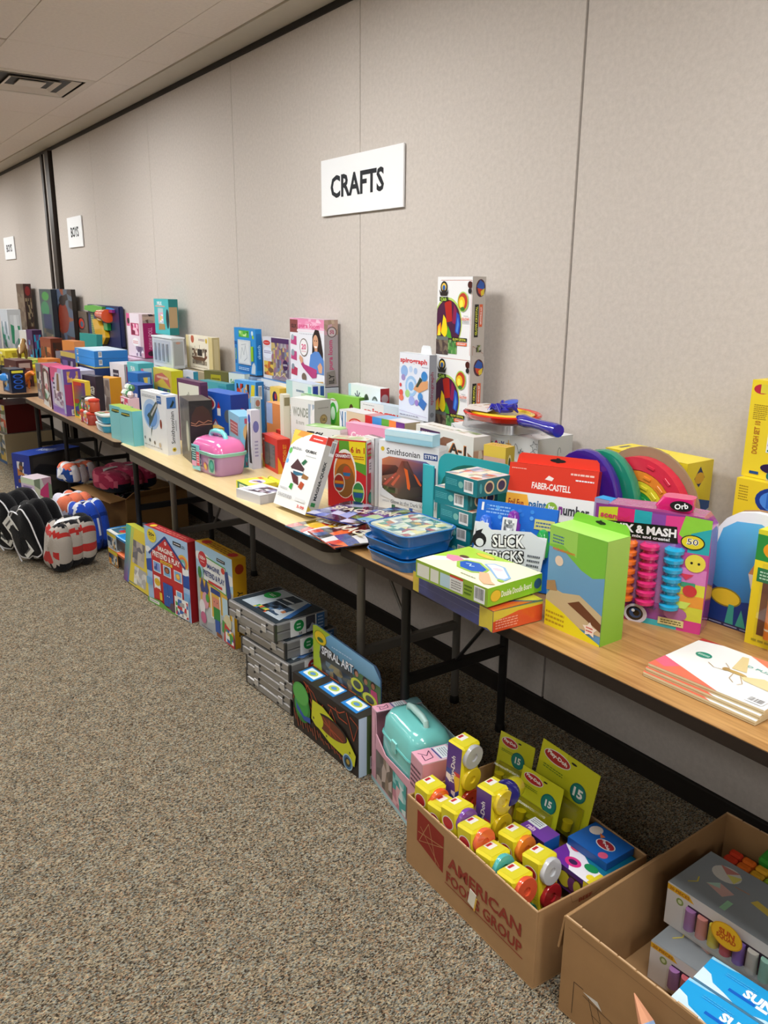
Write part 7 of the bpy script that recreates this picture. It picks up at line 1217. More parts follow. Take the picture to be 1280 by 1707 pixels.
# aluminium art cases
def metal_case(k, x, y, z, rz, lab, red=False):
    t_ = empty('art_case', lab, 'case', 'stacked silver art cases'); t_.location = (x, y, z); t_.rotation_euler = (0, 0, R(rz)); w, d, h = .33, .235, .066
    q = MB(('metal',)); q.box(0, 0, 0, w, d, h * .5 - .001, 'a8a8a8', ch=.004); q.box(0, 0, h * .5 + .001, w, d, h, 'a8a8a8', ch=.004); q.build('shell', t_)
    q = MB(('shrink',)); q.box(.012, .012, h - .0005, w - .012, d - .012, h + .0008, '2a3238'); fr = Face((.012, .012, h + .0008), (w - .024, 0, 0), (0, d - .024, 0), (0, 0, 1))
    q.art(fr, [('r', 0, 0, 1, 1, '323c44'), ('p', [(.1, .12), (.12, .98), (.75, .98), (.95, .12)], 'b8c4cc'), ('e', .2, .68, .11, .16, 'c03038' if red else '2a9a4c', 24), ('x', .15, .64, .26, .72, 'd8e8dc', 2), ('p', [(.36, .6), (.4, .94), (.64, .94), (.62, .6)], '3a4854'), ('l', [(.4, .72), (.62, .74)], .01, 'dce4e8'), ('n', .4, .2, .8, .58, ['2a3440', '5a7898', 'c8d0d8', '1c242c', 'b87850', '3a5068'], 6, 5, 9 + k), ('n', .36, .12, .62, .26, ['c85a38', 'd8c048', '4a9a58', '3a6ab0', '2a2c34'], 6, 2, 3 + k), ('p', [(.72, .95), (.8, .95), (.98, .3), (.93, .2)], '3a6aa8')]); q.build('printed_sheet', t_)
    q = MB(('card',)); q.box(w + .0002, d * .28, .002, w + .001, d * .92, h, 'dfe2e2'); q.art(Face((w + .001, d * .28, .002), (0, d * .64, 0), (0, 0, h - .002), (1, 0, 0)), [('r', .45, 0, .72, 1, '2a2c34'), ('n', .47, .05, .7, .95, ['2a2c34', 'b8c0c8', '4a4c58', '8a3a30'], 2, 4, k), ('r', .76, 0, 1, 1, '3a68a0'), ('x', .8, .1, .96, .9, 'a8c0e0', 4), ('c', .24, .6, .022, 'c03038' if red else '1c8a44'), ('x', .18, .4, .3, .8, 'c8e8d4', 2), ('t', '25', .28, .12, .14, '3a3c40', .1)]); q.build('side_label', t_)
    for fx in (.2, .74):
        q = MB(('metal',)); q.box(w * fx, -.004, h * .3, w * fx + .03, 0, h * .7, 'd8d8d8'); q.build('latch', t_)
        for dz in (.2, .8):
            q = MB(('plastic',)); q.lathe([(.0055, 0), (.0055, .003), (.003, .004)], '2a2a2c', 10, Matrix.Translation((w * fx + (.035 if dz > .5 else -.006), 0, h * dz)) @ Matrix.Rotation(PI / 2, 4, 'X')); q.build('rivet', t_)
    for cx in (0, w): q = MB(('metal',)); q.box(cx - .006 if cx else -.002, -.002, -.001 + .001, cx + .002 if cx else .006, .01, h + .001, '4a4a4c'); q.build('corner_guard', t_)
for k, (cx, cy, cr_, nm, rd) in enumerate(((-2.70, -.775, 3, 'bottom silver art case of the stack', True), (-2.672, -.785, 4, 'second lowest silver art case of the stack', False), (-2.690, -.795, 5, 'middle silver art case with a red round label', True), (-2.728, -.79, 5, 'second highest silver art case with a green round label', False), (-2.748, -.818, 5, 'topmost silver art case with tools pictured on its lid', False))):
    metal_case(k, cx, cy, .001 + .069 * k, cr_, nm, rd)
# spiral art box with its display card
SPF = [('r', 0, 0, 1, 1, '221c1c')]
rs = random.Random(5)
for k in range(16):
    x0 = rs.uniform(0, .9); SPF.append(('l', [(x0, rs.uniform(.5, 1)), (x0 + rs.uniform(.05, .2), rs.uniform(.4, .9)), (x0 + rs.uniform(.1, .3), rs.uniform(.5, 1))], .004, 'a8482c'))
for k in range(22):
    x0 = .02 + .042 * k; SPF.append(('l', [(x0, .3 - .01 * k + rs.uniform(0, .08)), (x0 + .03, .12 + rs.uniform(-.05, .05))], .006, '8a4028'))
SPF += [('e', .17, .5, .13, .28, '2f7a34', 26), ('e', .16, .53, .11, .22, '3a9a40', 26), ('p', [(.06, .62), (.08, .5), (.2, .36), (.3, .4), (.3, .3), (.2, .28), (.08, .4)], '2a50a8'), ('e', .15, .72, .13, .2, '4aa048', 26), ('e', .15, .71, .115, .175, '58ac50', 26),
        ('p', [(.32, .42), (.34, .78), (.5, .78), (.86, .56), (.98, .36), (.96, .16), (.6, .24)], 'c8cc28'), ('e', .62, .52, .24, .16, '221c1c', 28), ('e', .62, .50, .22, .14, '6a3420', 28), ('l', [(.42, .56), (.8, .44)], .004, 'a8482c'), ('l', [(.5, .62), (.7, .4)], .004, 'a8482c'), ('l', [(.6, .64), (.62, .38)], .004, 'a8482c'), ('e', .42, .5, .09, .15, 'c8cc28', 20), ('c', .36, .47, .005, '5a5c20'), ('c', .56, .32, .004, '5a5c20'), ('c', .9, .35, .004, '5a5c20'),
        ('c', .87, .16, .028, 'a8c8d8'), ('c', .87, .16, .024, '3a6a98'), ('c', .87, .16, .016, '2a3a30'), ('c', .875, .17, .009, 'a89040')]
def spcard(o, w, d, h):
    q = MB(('card',)); W2, H2 = w, .165; ol = [(0, h - .01), (w, h - .01), (w, h + H2 - .06), (w - .01, h + H2 - .035), (w - .03, h + H2 - .02), (.02, h + H2), (0, h + H2 - .01)]
    q.prism(ol, d - .002, d, '3a5a80'); fr = Face((0, d - .002, h), (w, 0, 0), (0, 0, H2), (0, -1, 0))
    q.art(fr, [('p', [(0, 0), (0, .92), (.05, .98), (.9, .86), (.99, .64), (1, 0)], ['3a3c34', '68a8d8', '78b8e8', '8ac0e8', '6aa0c8', '3a4a30']), ('p', [(0, 0), (0, .94), (.06, .98), (.28, .95), (.12, .7), (.1, .3), (.24, .0)], 'a8c02c'), ('p', [(.14, .0), (.1, .4), (.16, .66), (.3, .6), (.9, .2), (.9, 0)], '3a3834'), ('n', .2, .02, .66, .3, ['4a4438', '6a5a3c', '2a3440', '5a6a78', '8a7a50'], 7, 3, 3),
                  ('e', .12, .74, .1, .16, '7a7c18', 22), ('e', .12, .74, .09, .145, 'e0c41c', 22), ('e', .12, .7, .05, .05, '3a6a34', 14), ('t', 'SPIRAL ART', .38, .5, .2, '101428', .5, 0, .08), ('t', 'SPIRAL ART', .38, .5, .185, 'eceef4', .48, 0, .02), ('x', .3, .68, .6, .73, 'b8d0e8', 1),
                  ('p', [(.6, .0), (.62, .4), (.72, .52), (1, .5), (1, 0)], '4a6a38'), ('e', .66, .48, .035, .08, '2c1c18', 14), ('e', .67, .46, .025, .06, 'b07858', 12), ('e', .79, .44, .035, .08, '2c1c18', 14), ('e', .8, .42, .025, .06, 'a06a4c', 12), ('e', .9, .44, .035, .08, '2c1c18', 14), ('e', .9, .42, .025, .06, 'a06a4c', 12), ('p', [(.6, .05), (.62, .36), (.72, .36), (.74, .05)], '2a3a5c'), ('p', [(.76, .05), (.77, .34), (.84, .34), (.85, .05)], '3a2a50'), ('p', [(.87, .05), (.87, .34), (.95, .34), (.98, .05)], 'b82c68'),
                  ('e', .68, .24, .09, .13, 'c8cc28', 20), ('e', .68, .24, .055, .08, '3a3c30', 16), ('e', .86, .1, .1, .13, 'c8cc28', 20), ('e', .86, .1, .06, .08, '3a3c30', 16)]); q.build('display_card', o)
carton('spiral', 'craft_kit_box', 'black spiral drawing kit box with lime tool picture and tall display card', '26201e', dict(
    f=SPF, r=[('r', 0, 0, 1, 1, '4a6038'), ('r', 0, 0, .35, 1, 'b8d0e4'), ('r', .7, 0, 1, 1, '1c2028'), ('x', .75, .3, .95, .6, 'c84848', 3), bar(.5, .08, .9, .3)],
    t=[('r', 0, 0, 1, 1, '2c2826')] + sum([[('p', [(u, .15), (u - .02, .85), (u + .2, .85), (u + .22, .15)], '2a84d0'), ('p', [(u + .02, .3), (u + .0, .8), (u + .18, .8), (u + .2, .3)], 'e4eef0'), ('e', u + .1, .55, .06, .18, 'b8cc48', 16), ('e', u + .1, .55, .035, .1, '5a90c8', 12)] for u in (.04, .37, .70)], []) + [('x', .0, .9, 1, .98, 'a8482c', 1)]), dims=(-2.31, -.78, 0, 1.5, .403, .088, .208), extra=spcard)
# mint carry case in its pink carton
def mint():
    t_ = empty('craft_set_carton', 'open pink and teal carton on the floor holding a mint case', 'box'); t_.location = (-1.885, -.735, 0); t_.rotation_euler = (0, 0, R(-11)); w, d, h = .35, .155, .25
    pk = [('n', .02, .02, .98, .98, ['d898a8', 'c8a0b8', 'e0b0c0', '98c0c8', 'c87890', '8aa8b8'], 10, 6, 3)]
    q = MB(('card',)); q.box(0, 0, 0, w, d, .004, '8ab8c0'); q.build('bottom', t_)
    q = MB(('card',)); q.prism([(0, 0), (w, 0), (w, h), (w * .80, h), (w * .78, h * .62), (w * .30, h * .56), (w * .10, h * .7), (w * .08, h), (0, h)], 0, .003, 'd8a0b0')
    q.art(Face((0, 0, 0), (w, 0, 0), (0, 0, h), (0, -1, 0)), [('r', .0, 0, .98, .06, 'a8c8d0'), ('r', .1, .08, .74, .5, '6a5a50'), ('n', .12, .08, .44, .5, ['8a7868', '5a5048', 'b8a8a0', '6a6058'], 5, 4, 4), ('n', .46, .08, .72, .5, ['88c0c0', 'd8a8b0', '3a9a98', 'b87888', 'c8d8d8'], 4, 5, 5), ('r', .02, .3, .08, .95, 'e0a4b4'), ('x', .8, .6, .97, .9, '6a4a58', 5), ('r', .82, .1, .98, .5, '7ab8c0')]); q.build('front_wall', t_)
    q = MB(('card',)); q.box(w - .003, 0, .004, w, d, h, 'd890a4'); q.art(Face((w, 0, 0), (0, d, 0), (0, 0, h), (1, 0, 0)), [('r', 0, 0, 1, .5, '58a0a8'), ('e', .6, .75, .2, .1, 'c87c94', 14), ('x', .1, .3, .8, .45, 'c8e0e0', 3)]); q.build('end_wall', t_)
    q = MB(('card',)); q.box(0, 0, .004, .003, d, h, 'c88898'); q.build('end_wall', t_)
    q = MB(('card',)); q.box(0, d - .003, .004, w, d, h, '98b8c0'); q.build('back_wall', t_)
    for x0, x1, sd in ((0, w * .11, 7), (w * .80, w, 8)):
        q = MB(('card',)); q.box(x0, 0, h, x1, d, h + .003, 'd8b8c8'); q.art(Face((x0, 0, h + .003), (x1 - x0, 0, 0), (0, d, 0), (0, 0, 1)), [('r', 0, 0, 1, .35, 'e8a8bc'), ('l', [(.2, .08), (.5, .2), (.2, .3), (.7, .28), (.8, .1), (.4, .12)], .0025, '4a2044'), ('r', .1, .42, .9, .66, 'dfe6ec'), ('x', .2, .45, .8, .63, '7a8a98', 4), ('r', 0, .7, 1, 1, '7aa8b0'), ('l', [(.1, .38), (.9, .4)], .004, '3a4a90')]); q.build('top_flap', t_)
    c_ = empty('carry_case', 'glossy mint carry case with a translucent handle inside the pink carton', 'case'); c_.location = (-1.885, -.735, 0); c_.rotation_euler = (0, 0, R(-11))
    q = MB(('gloss',)); cx, cy = w * .455, d / 2; A = [rrect(.222, .13, .03, z=.006, cx=cx, cy=cy), rrect(.235, .14, .035, z=.15, cx=cx, cy=cy), rrect(.235, .14, .04, z=.2, cx=cx, cy=cy), rrect(.226, .132, .042, z=.25, cx=cx, cy=cy), rrect(.2, .11, .04, z=.272, cx=cx, cy=cy), rrect(.15, .07, .03, z=.28, cx=cx, cy=cy)]
    q.loft(A, '78ccc8'); q.build('case_body', c_)
    q = MB(('gloss',)); q.loft([rrect(.238, .143, .038, z=.196, cx=cx, cy=cy), rrect(.242, .147, .04, z=.2, cx=cx, cy=cy), rrect(.238, .143, .038, z=.204, cx=cx, cy=cy)], '68bcb8'); q.build('seam_ridge', c_)
    q = MB(('plastic',)); q.tube([(cx - .06, cy, .275), (cx - .055, cy, .292), (cx - .03, cy, .298), (cx + .03, cy, .298), (cx + .055, cy, .292), (cx + .06, cy, .275)], [.008, .009, .010, .010, .009, .008], 'b8dcd8', 10); q.build('handle', c_)
    q = MB(('gloss',)); q.box(cx - .02, cy - .075, .18, cx + .01, cy - .069, .215, '88d4d0'); q.build('latch', c_)
mint()
# cardboard box lettered AMERICAN FOODS GROUP
RB = '8e3a2c'
fp = [('p', [(.1, .48), (.1, .93), (.33, .88), (.33, .36)], '8c3024'), ('l', [(.12, .5), (.2, .86), (.27, .4)], .0022, 'b08058'), ('l', [(.11, .62), (.33, .72)], .0022, 'b08058'), ('l', [(.13, .72), (.3, .4)], .0022, 'b08058'), ('l', [(.12, .5), (.33, .72)], .0018, 'b08058'),
      ('t', 'AMERICAN', .64, .60, .17, RB, .54), ('t', 'FOODS GROUP', .64, .38, .15, RB, .56), ('l', [(.35, .27), (.93, .27)], .0025, RB)]
def scrap(r_):
    q = MB(('card',)); M = Matrix.Translation((.285, -.0015, .085)) @ Matrix.Rotation(R(10), 4, 'Y'); q.box(-.012, -.001, -.022, .012, 0, .022, 'e0dccc', M=M); q.box(.012, -.001, -.026, .017, 0, .014, 'd8b048', M=M); q.build('paper_scrap', r_)
fb = cardboard('cardboard_box', 'cardboard box lettered AMERICAN FOODS GROUP, full of yellow dough packs', -1.512, -.875, -2.5, .502, .35, .206, c='a8845c', prints=dict(f=fp, r=[('t', 'BEEF', .42, .88, .05, '8c3a28', .12), ('l', [(.28, 1), (.3, .9), (.5, .86), (.56, .9)], .001, '7a5c3c')]))
scrap(fb)
# dough packs standing in the box
def doughpack(lab, x, y, z, rot, lids, w=.060, d=.066, h=.15, purple=False, group='yellow dough packs', n=4):
    """card sleeve round tubs that lie on their sides: coloured lids look out of the end"""
    t_ = empty('dough_pack', lab, 'toy', group); t_.location = (x, y, z); t_.rotation_euler = tuple(R(a) for a in rot); ns = len(lids); H = .066 * ns
    q = MB(('card',)); q.box(0, 0, 0, w, d, H, 'e2d226', ch=.006); fs = faces(w, d, H)
    q.art(fs['f'], [('r', .12, .04, .88, .96, 'd8cc2c')] + ([('r', .08, .02, .92, .98, '5a3a8a'), ('n', .1, .05, .9, .6, ['c03048', '5a3a8a', '2a3a90', 'e8d8e0', 'e0b838'], 3, 6, 5), ('t', 'Play-Doh', .5, .62, .3, 'e8e4e8', .4, 90, .02)] if purple else [('e', .5, .7, .34, .14, 'e4e4e4', 16), ('e', .5, .7, .3, .12, 'b82c30', 16), ('x', .2, .2, .8, .4, 'b8a428', 4)]))
    q.art(fs['t'], [('r', .1, .1, .9, .9, 'd8cc34'), ('r', .12, .35, .5, .75, 'e8e4dc'), ('r', .16, .42, .3, .68, 'b82c30')]); q.build('card_sleeve', t_)
    for k, c in enumerate(lids):
        q = MB(('gloss',)); M = Matrix.Translation((w, d / 2, .033 + .066 * k)) @ Matrix.Rotation(PI / 2, 4, 'Y')
        q.lathe([(.031, -.004), (.033, 0), (.033, .008), (.0315, .010), (.011, .010), (.010, .006), (.001, .006)], c, 20, M); q.build('tub_lid', t_)
    return t_
BX, BY = -1.512, -.875
def inb(u, v): a = R(-2.5); return BX + u * math.cos(a) - v * math.sin(a), BY + u * math.sin(a) + v * math.cos(a)
PK = [  # u, v, z, (rx, ry, rz), lids, purple, label
    (.008, .010, .118, (0, 3, 3), ['2a8a50', 'e8642c'], 0, 'small yellow dough pack in the near left corner of the lettered box'),
    (.040, .088, .171, (0, 3, 6), ['b03020', 'e0c42c', 'b4b4b8'], 1, 'tall purple printed dough pack with a grey lid on top'),
    (.145, .008, .124, (0, -5, 3), ['2c6ab0', '7a4aa0'], 0, 'dough pack with a violet lid, third along the near side'),
    (.165, .096, .10, (0, 0, 5), ['d8b820', 'd8b820', 'dcc22c'], 1, 'purple printed dough pack in the middle of the lettered box'),
    (.215, .008, .110, (0, -6, 2), ['e05838', 'e86a40'], 0, 'dough pack with orange red lids in the middle of the near side'),
    (.288, .008, .085, (0, -6, 2), ['2a90a8', '58b8b8'], 0, 'dough pack with teal lids along the near side'),
    (.268, .092, .09, (0, -5, 4), ['e0702c', 'e88430'], 0, 'dough pack with an amber lid behind the teal lidded one'),
    (.366, .008, .078, (0, -6, 0), ['1f7a5c', 'e05a38'], 0, 'dough pack with a big orange red lid at the near right corner'),
    (.356, .092, .086, (0, -5, 4), ['b0242c', 'c8cace'], 0, 'dough pack with a pale grey lid, right of the amber one'),
    (.078, .010, .095, (0, -2, 4), ['d8b820', 'e8642c'], 0, 'dough pack with an orange lid, second along the near side'),
]
for (u, v, z, rot, lids, pp, lab) in PK:
    x_, y_ = inb(u, v); doughpack(lab, x_, y_, z, rot, lids, purple=bool(pp))
def loosecan(u, v, z, c, lab, rot=(70, 0, 10)):
    x_, y_ = inb(u, v); t_ = empty('dough_tub', lab, 'toy', 'loose dough tubs'); t_.location = (x_, y_, z); t_.rotation_euler = tuple(R(a) for a in rot)
    q = MB(('gloss',)); q.lathe([(.026, 0), (.027, .004), (.03, .055)], 'e0d028', 18); q.build('tub', t_)
    q = MB(('gloss',)); q.lathe([(.031, .054), (.033, .056), (.033, .066), (.03, .068), (.012, .068), (.01, .065), (.001, .065)], c, 22); q.build('lid', t_)
loosecan(.185, .212, .262, '1c1a6c', 'yellow tub with a navy lid between the blister cards', (75, 0, 25))
def blister(u, v, z, rot, w, h, lab, big):
    x_, y_ = inb(u, v); t_ = empty('blister_card', lab, 'toy', 'yellow blister cards'); t_.location = (x_, y_, z); t_.rotation_euler = tuple(R(a) for a in rot)
    q = MB(('card',)); q.box(0, 0, 0, w, .0015, h, 'c8cc28', ch=.0005); q.art(faces(w, .0015, h)['f'], [('p', [(0, 1), (0, .7), (.45, .78), (.45, 1)], 'd4d62c'), ('e', .3, .86, .24, .09, 'dcdcdc', 22), ('e', .3, .86, .225, .078, 'b02c30', 22), ('t', 'Play-Doh', .3, .865, .07, 'f0f0f0', .36, -6, .04), ('e', .58, .93, .05, .015, BLK, 12), ('c', .74 if big else .6, .62, .026 if big else .023, '136a68'), ('c', .74 if big else .6, .62, .022 if big else .02, '1a8078'), ('t', '15', .74 if big else .6, .62, .12, 'f0f4f4', .16, 0, .04), ('x', .1, .66, .45, .72, '6a8a28', 2), ('r', .1, .05, .9, .48, 'a8a828')]); q.build('card', t_)
    q = MB(('clear_yellow',)); q.box(.1 * w, -.03, .04 * h, .9 * w, -.001, .48 * h, WHT, ch=.004); q.build('blister', t_)
    for k in range(3):
        q = MB(('gloss',)); q.lathe([(.012, 0), (.013, .02), (.014, .024)], ('d8c828', '8a8a28', 'c8b828')[k], 12, Matrix.Translation((w * (.25 + .25 * k), -.016, h * .14))); q.build('mini_tub', t_)
blister(.03, .27, .165, (-10, 0, 6), .12, .155, 'yellow blister card half hidden on the left', False)
blister(.145, .245, .128, (-12, 0, 2), .14, .155, 'yellow blister card with a teal 15 disc, in front', True)
blister(.150, .292, .150, (-10, 3, 0), .195, .205, 'large yellow blister card with a teal 15 disc, highest at the back', True)
PZ = .13
def dbox(u, v, z, rz, w, d, h, art, lab, tilt=(0, 0)):
    x_, y_ = inb(u, v); o = carton(None, 'dough_set_box', lab, '1c5aa8', art, 'toy', 'dough boxes in the lettered carton', dims=(x_, y_, z, rz, w, d, h)); o.rotation_euler = (R(tilt[0]), R(tilt[1]), R(rz)); return o
LOG = lambda u, v, s=1, rot=-90: [('e', u, v, .2 * s, .11 * s, 'e0e0e4', 20), ('e', u, v, .18 * s, .095 * s, 'a82c38', 20), ('t', 'Play-Doh', u, v, .28 * s, 'f0f0f4', .15 * s, 90, .03)]
dbox(.255, .168, .127, 0, .085, .055, .08, dict(f=[('r', 0, 0, 1, 1, '2a1c4c')], t=[('r', 0, 0, 1, 1, '6a3a98'), ('r', .0, .5, .5, 1, 'dfe2e8'), ('x', .05, .6, .45, .95, '5a6a78', 3), ('t', 'rain', .3, .3, .3, 'e8c8e0', .3)]), 'white and purple dough box near the middle')
dbox(.355, .17, .128, 0, .135, .16, .06, dict(
    f=[('r', 0, 0, 1, 1, '4a2a70'), ('r', .3, .1, .82, .8, '3a2c1c'), ('e', .42, .45, .14, .34, 'c8c038', 16), ('e', .6, .45, .1, .3, '6a3a70', 14), ('e', .72, .45, .09, .3, 'b8b038', 14), ('r', .84, 0, 1, 1, 'e0cc28'), ('t', '10', .92, .6, .3, '1c4a6c', .08)],
    r=[('r', 0, 0, 1, 1, 'e0cc2c'), ('t', '10', .15, .6, .3, '1c4a6c', .08), ('r', .3, .1, .9, .8, '3a2c1c'), ('e', .5, .45, .14, .34, 'c8c038', 16), ('e', .72, .45, .1, .3, '6a3a70', 14)],
    t=[('r', 0, 0, 1, 1, '117090'), ('p', [(0, 0), (1, 0), (1, .3), (.6, .34), (0, .6)], 'e8e4ec'), ('p', [(0, 0), (.5, 0), (.2, .3), (0, .4)], '6a2c98'), ('e', .42, .17, .16, .1, 'd02c7c', 18), ('e', .42, .17, .09, .05, '3a2050', 14), ('e', .72, .28, .14, .08, '1f8a50', 14), ('e', .86, .12, .07, .06, 'e8d030', 10), ('e', .2, .42, .1, .05, 'd84868', 12), ('r', .9, 0, 1, .3, 'e0cc2c'), ('e', .45, .74, .2, .1, 'e0e0e4', 18), ('e', .45, .74, .18, .085, 'a82c38', 18), ('t', 'Play-Doh', .45, .74, .05, 'f0f0f4', .26, -35, .03)]), 'teal dough box with cartoon splats and a yellow corner')
dbox(.355, .336 - .10, .1895, 0, .12, .1, .02, dict(f=[('r', 0, 0, 1, 1, '14509c')], t=[('r', 0, 0, 1, 1, '1c62b8'), ('e', .2, .75, .14, .18, 'e8dcd4', 14), ('p', [(.3, .75), (.42, .6), (.46, .72)], 'e07838'), ('e', .62, .5, .22, .17, 'e0e0e4', 20), ('e', .62, .5, .2, .14, 'a82c38', 20), ('t', 'Play-Doh', .62, .5, .1, 'f0f0f4', .3, -30, .03), ('e', .8, .15, .1, .12, 'd85880', 12)]), 'blue dough box with an ice cream picture at the back')
carton(None, 'storage_carton', 'plain carton holding up the dough boxes inside the lettered carton', '8a6c4a', {}, 'box', dims=(inb(.33, .165)[0], inb(.33, .165)[1], .006, -2.5, .155, .17, .088))
carton(None, 'storage_carton', 'plain carton holding up the blister cards inside the lettered carton', '8a6c4a', {}, 'box', dims=(inb(.02, .165)[0], inb(.02, .165)[1], .006, -2.5, .30, .17, .12))
# cardboard box cut by the frame, with chalk sets
rbx = cardboard('cardboard_box', 'open cardboard box with line drawing at the lower right corner', -.945, -.885, 1.5, .62, .60, .24, c='a07c54', prints=dict(f=[('l', [(.06, .08), (.06, .42), (.1, .42)], .0015, '3a3028'), ('l', [(.12, .4), (.16, .12)], .0012, '3a3028'), ('l', [(.1, .36), (.34, .3), (.36, .06)], .0012, '3a3028'), ('l', [(.16, .36), (.2, .1), (.24, .34), (.28, .1)], .0012, '3a3028'), ('l', [(.14, .24), (.34, .18)], .0012, '3a3028'), ('p', [(.1, .4), (.16, .42), (.18, .36)], 'd8d4cc'), ('l', [(.02, .92), (.55, .92)], .0008, '6a5238')]), flaps=(('l', 172, .09, .0, .55),))
CH = lambda: [('r', 0, 0, 1, 1, 'dcdad8'), ('p', [(.0, .84), (0, .97), (.16, .97), (.2, .84)], 'e8b428'), ('t', '20 PIECES', .09, .9, .07, 'a85a1c', .15), ('c', .1, .7, .009, '8aa058'), ('c', .1, .7, .005, 'd0d8b0'), ('r', .16, .24, .95, .76, '3a2c3c')]
def chalkbox(lab, dims, cs):
    def sticks(o, w, d, h):
        for k, c in enumerate(cs):
            q = MB(('matte',)); x = w * .19 + .029 * k; q.tube([(x, -.004, h * .26), (x, -.004, h * .72)], [.0125, .0115], c, 12); q.build('chalk_stick', o)
        q = MB(('clear',)); q.box(.16 * w, -.019, .24 * h, .95 * w, -.018, .76 * h, WHT); q.build('window', o)
        q = MB(('card',)); q.art(Face((w * .36, -.0195, h * .52), (.072, 0, 0), (0, 0, .058), (0, -1, 0)), [('e', .5, .5, .5, .5, 'e0a41c', 26), ('e', .5, .5, .46, .46, 'f2c02c', 26), ('t', 'SUN', .5, .6, .26, 'c85a1c', .5, 0, .05), ('t', 'SQUAD', .5, .36, .22, 'c85a1c', .62, 0, .05)]); q.build('round_label', o)
    return carton(None, 'chalk_box', lab, 'd4d3d2', dict(f=CH(), l=[('r', 0, 0, 1, 1, 'a8a8aa'), ('r', 0, .84, 1, .95, 'd8a828')], t=[('r', 0, 0, 1, 1, '8e9498'), ('e', .2, .74, .1, .16, 'd8d4cc', 20), ('p', [(.2, .74), (.12, .86), (.26, .88)], 'c88078'), ('p', [(.2, .74), (.28, .64), (.29, .82)], 'd8d070'), ('p', [(.16, .38), (.22, .52), (.34, .46), (.3, .3)], 'd0a8a0'), ('p', [(.16, .38), (.22, .52), (.25, .42)], 'b0d0c0'), ('r', .34, .1, .38, .3, 'a0d0a8'), ('p', [(.44, .5), (.46, .6), (.66, .52), (.95, .3), (.9, .22), (.64, .42)], 'd8c058'), ('e', .62, .74, .06, .07, '3a3440', 14), ('e', .62, .77, .05, .05, 'c8a8c8', 12), ('p', [(.72, .08), (.74, .24), (.84, .24), (.86, .08)], 'd8a8a8'), ('r', .78, .02, .8, .1, 'c89858'), ('l', [(.08, .2), (.12, .3), (.1, .4)], .003, 'd8c858'), ('l', [(.3, .6), (.4, .62)], .003, 'b88a70'), ('p', [(.6, .95), (.98, .6), (.98, .5), (.7, .8)], 'c8c470')]), 'box', 'chalk stick boxes', dims=dims, extra=sticks)
C1 = ['a878b0', 'd89088', 'd8c848', 'c84858', '8868b8', 'c8c4bc', '98c8b8', 'e8a868', 'b0d080']
C2 = ['a070a8', 'c06068', 'c8bc48', 'c87858', '7a6ab0', 'c8b8a0', '88c0b0', 'd8a868', 'a8c878']
chalkbox('lower grey chalk box with sticks behind its window', (-.885, -.66, .006, 4, .335, .2, .10), C2)
chalkbox('upper grey chalk box, resting on its twin', (-.905, -.59, .107, 2, .335, .17, .108), C1)
SUN = dict(f=[('r', 0, 0, 1, 1, '88c8e8'), ('r', 0, 0, 1, .4, 'a8d0e0')], t=[('r', 0, 0, 1, 1, '28a4e4'), ('p', [(0, 0), (0, .5), (.1, .42), (.16, .2), (.3, .1), (.4, 0)], 'd8eef8'), ('p', [(.0, .9), (0, 1), (.3, 1), (.2, .94)], '9cd4f0'), ('p', [(.6, 0), (.7, .1), (.85, .08), (1, .16), (1, 0)], 'c0e4f4'), ('t', 'SUN', .56, .52, .3, 'f4f8fa', .28, 0, .05), ('r', .3, .26, .56, .36, '1c64c8'), ('r', .57, .26, .68, .36, 'e8f0f4'), ('c', .78, .52, .012, 'f0c820'), *[('l', [(.78 + .056 * math.cos(R(a)), .52 + .11 * math.sin(R(a))), (.78 + .08 * math.cos(R(a)), .52 + .16 * math.sin(R(a)))], .002, 'f0d040') for a in range(0, 360, 40)], ('x', .2, .64, .5, .78, '48b4ec', 2)])
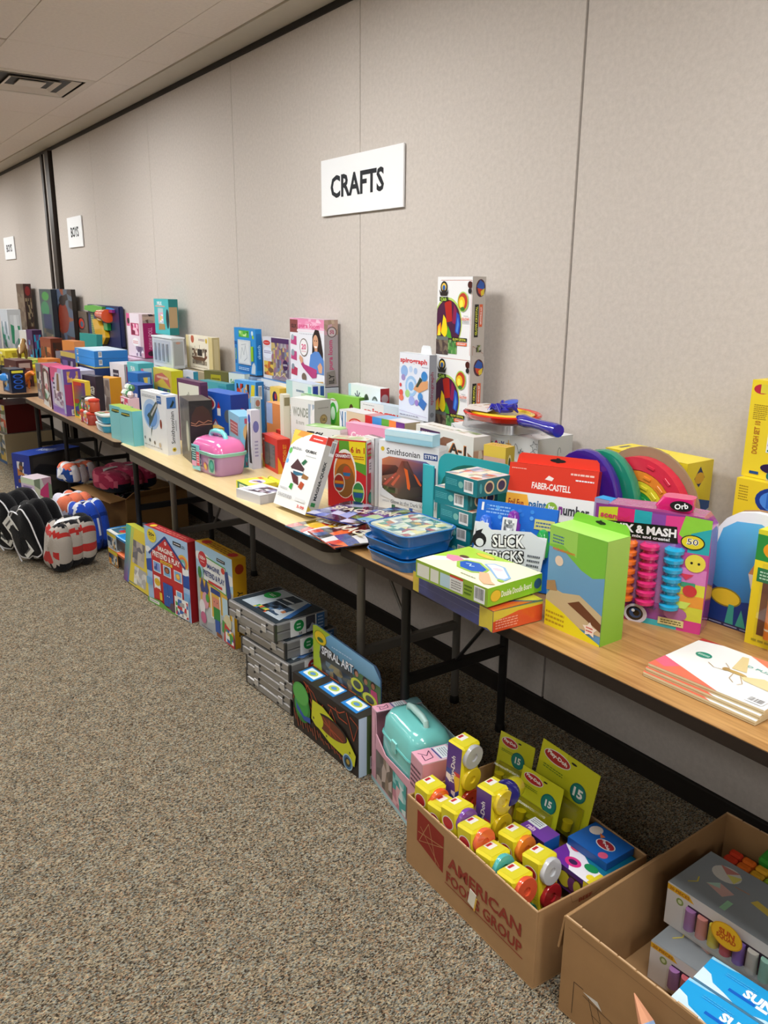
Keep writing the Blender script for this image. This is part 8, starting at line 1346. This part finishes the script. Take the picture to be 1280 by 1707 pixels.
carton(None, 'sunscreen_box', 'nearer of two sky blue boxes lettered SUN', '2c9cd8', SUN, 'box', 'sky blue sun boxes', dims=(-.72, -.835, .148, 6, .20, .078, .04))
carton(None, 'sunscreen_box', 'farther of two sky blue boxes lettered SUN', '2c9cd8', SUN, 'box', 'sky blue sun boxes', dims=(-.725, -.75, .148, 6, .20, .078, .04))
carton(None, 'storage_carton', 'plain carton beneath the sky blue sun boxes', '8a6c4a', {}, 'box', dims=(-.715, -.84, .006, 6, .26, .155, .14))
# foam strip toy behind the chalk
def foam():
    t_ = empty('pop_toy', 'green and rainbow foam block toy behind the chalk boxes', 'toy'); t_.location = (-.90, -.385, .172); t_.rotation_euler = (R(12), 0, 0)
    q = MB(('matte',)); q.box(.06, .05, 0, .38, .11, .028, '3a9a30', ch=.006); q.build('green_block', t_)
    q = MB(('matte',)); q.box(.1, .065, .0285, .34, .09, .034, 'b88858', ch=.004); q.build('wood_inlay', t_)
    for r_ in range(3):
        for k in range(9):
            c = ['c8381c', 'd8681c', 'd8a024', '8aa828', '2a8a50', '2a6aa0', '5a4a9c', '7a3a90', '5a3080'][k]
            q = MB(('matte',)); q.box(.0 + .034 * k, -.02 + .022 * r_, 0, .032 + .034 * k, .0 + .022 * r_, .022, c, ch=.005); b2 = q.build('bump', t_)
foam()
carton(None, 'storage_carton', 'plain carton beneath the foam block toy', '7a6044', {}, 'box', dims=(-.90, -.405, .006, 2, .4, .11, .155))
# pastel pencil leaning on the box front
pe = empty('toy_pencil', 'pastel faceted toy pencil leaning on the lower right cardboard box', 'toy'); pe.location = (-.455, -.985, 0); pe.rotation_euler = (R(-12), R(-53), 0)
for k, (z0, z1, r0, r1, c) in enumerate(((.004, .12, .016, .016, 'b8c89c'), (.12, .2, .016, .016, 'a8c8c0'), (.2, .26, .016, .016, 'd8d48c'), (.26, .325, .016, .015, '8aa8d0'), (.325, .375, .015, .001, 'd89a78'))):
    q = MB(('matte',)); q.tube([(0, 0, z0), (0, 0, z1)], [r0, r1], c, 6); q.build('facet_band' if k < 4 else 'tip', pe)
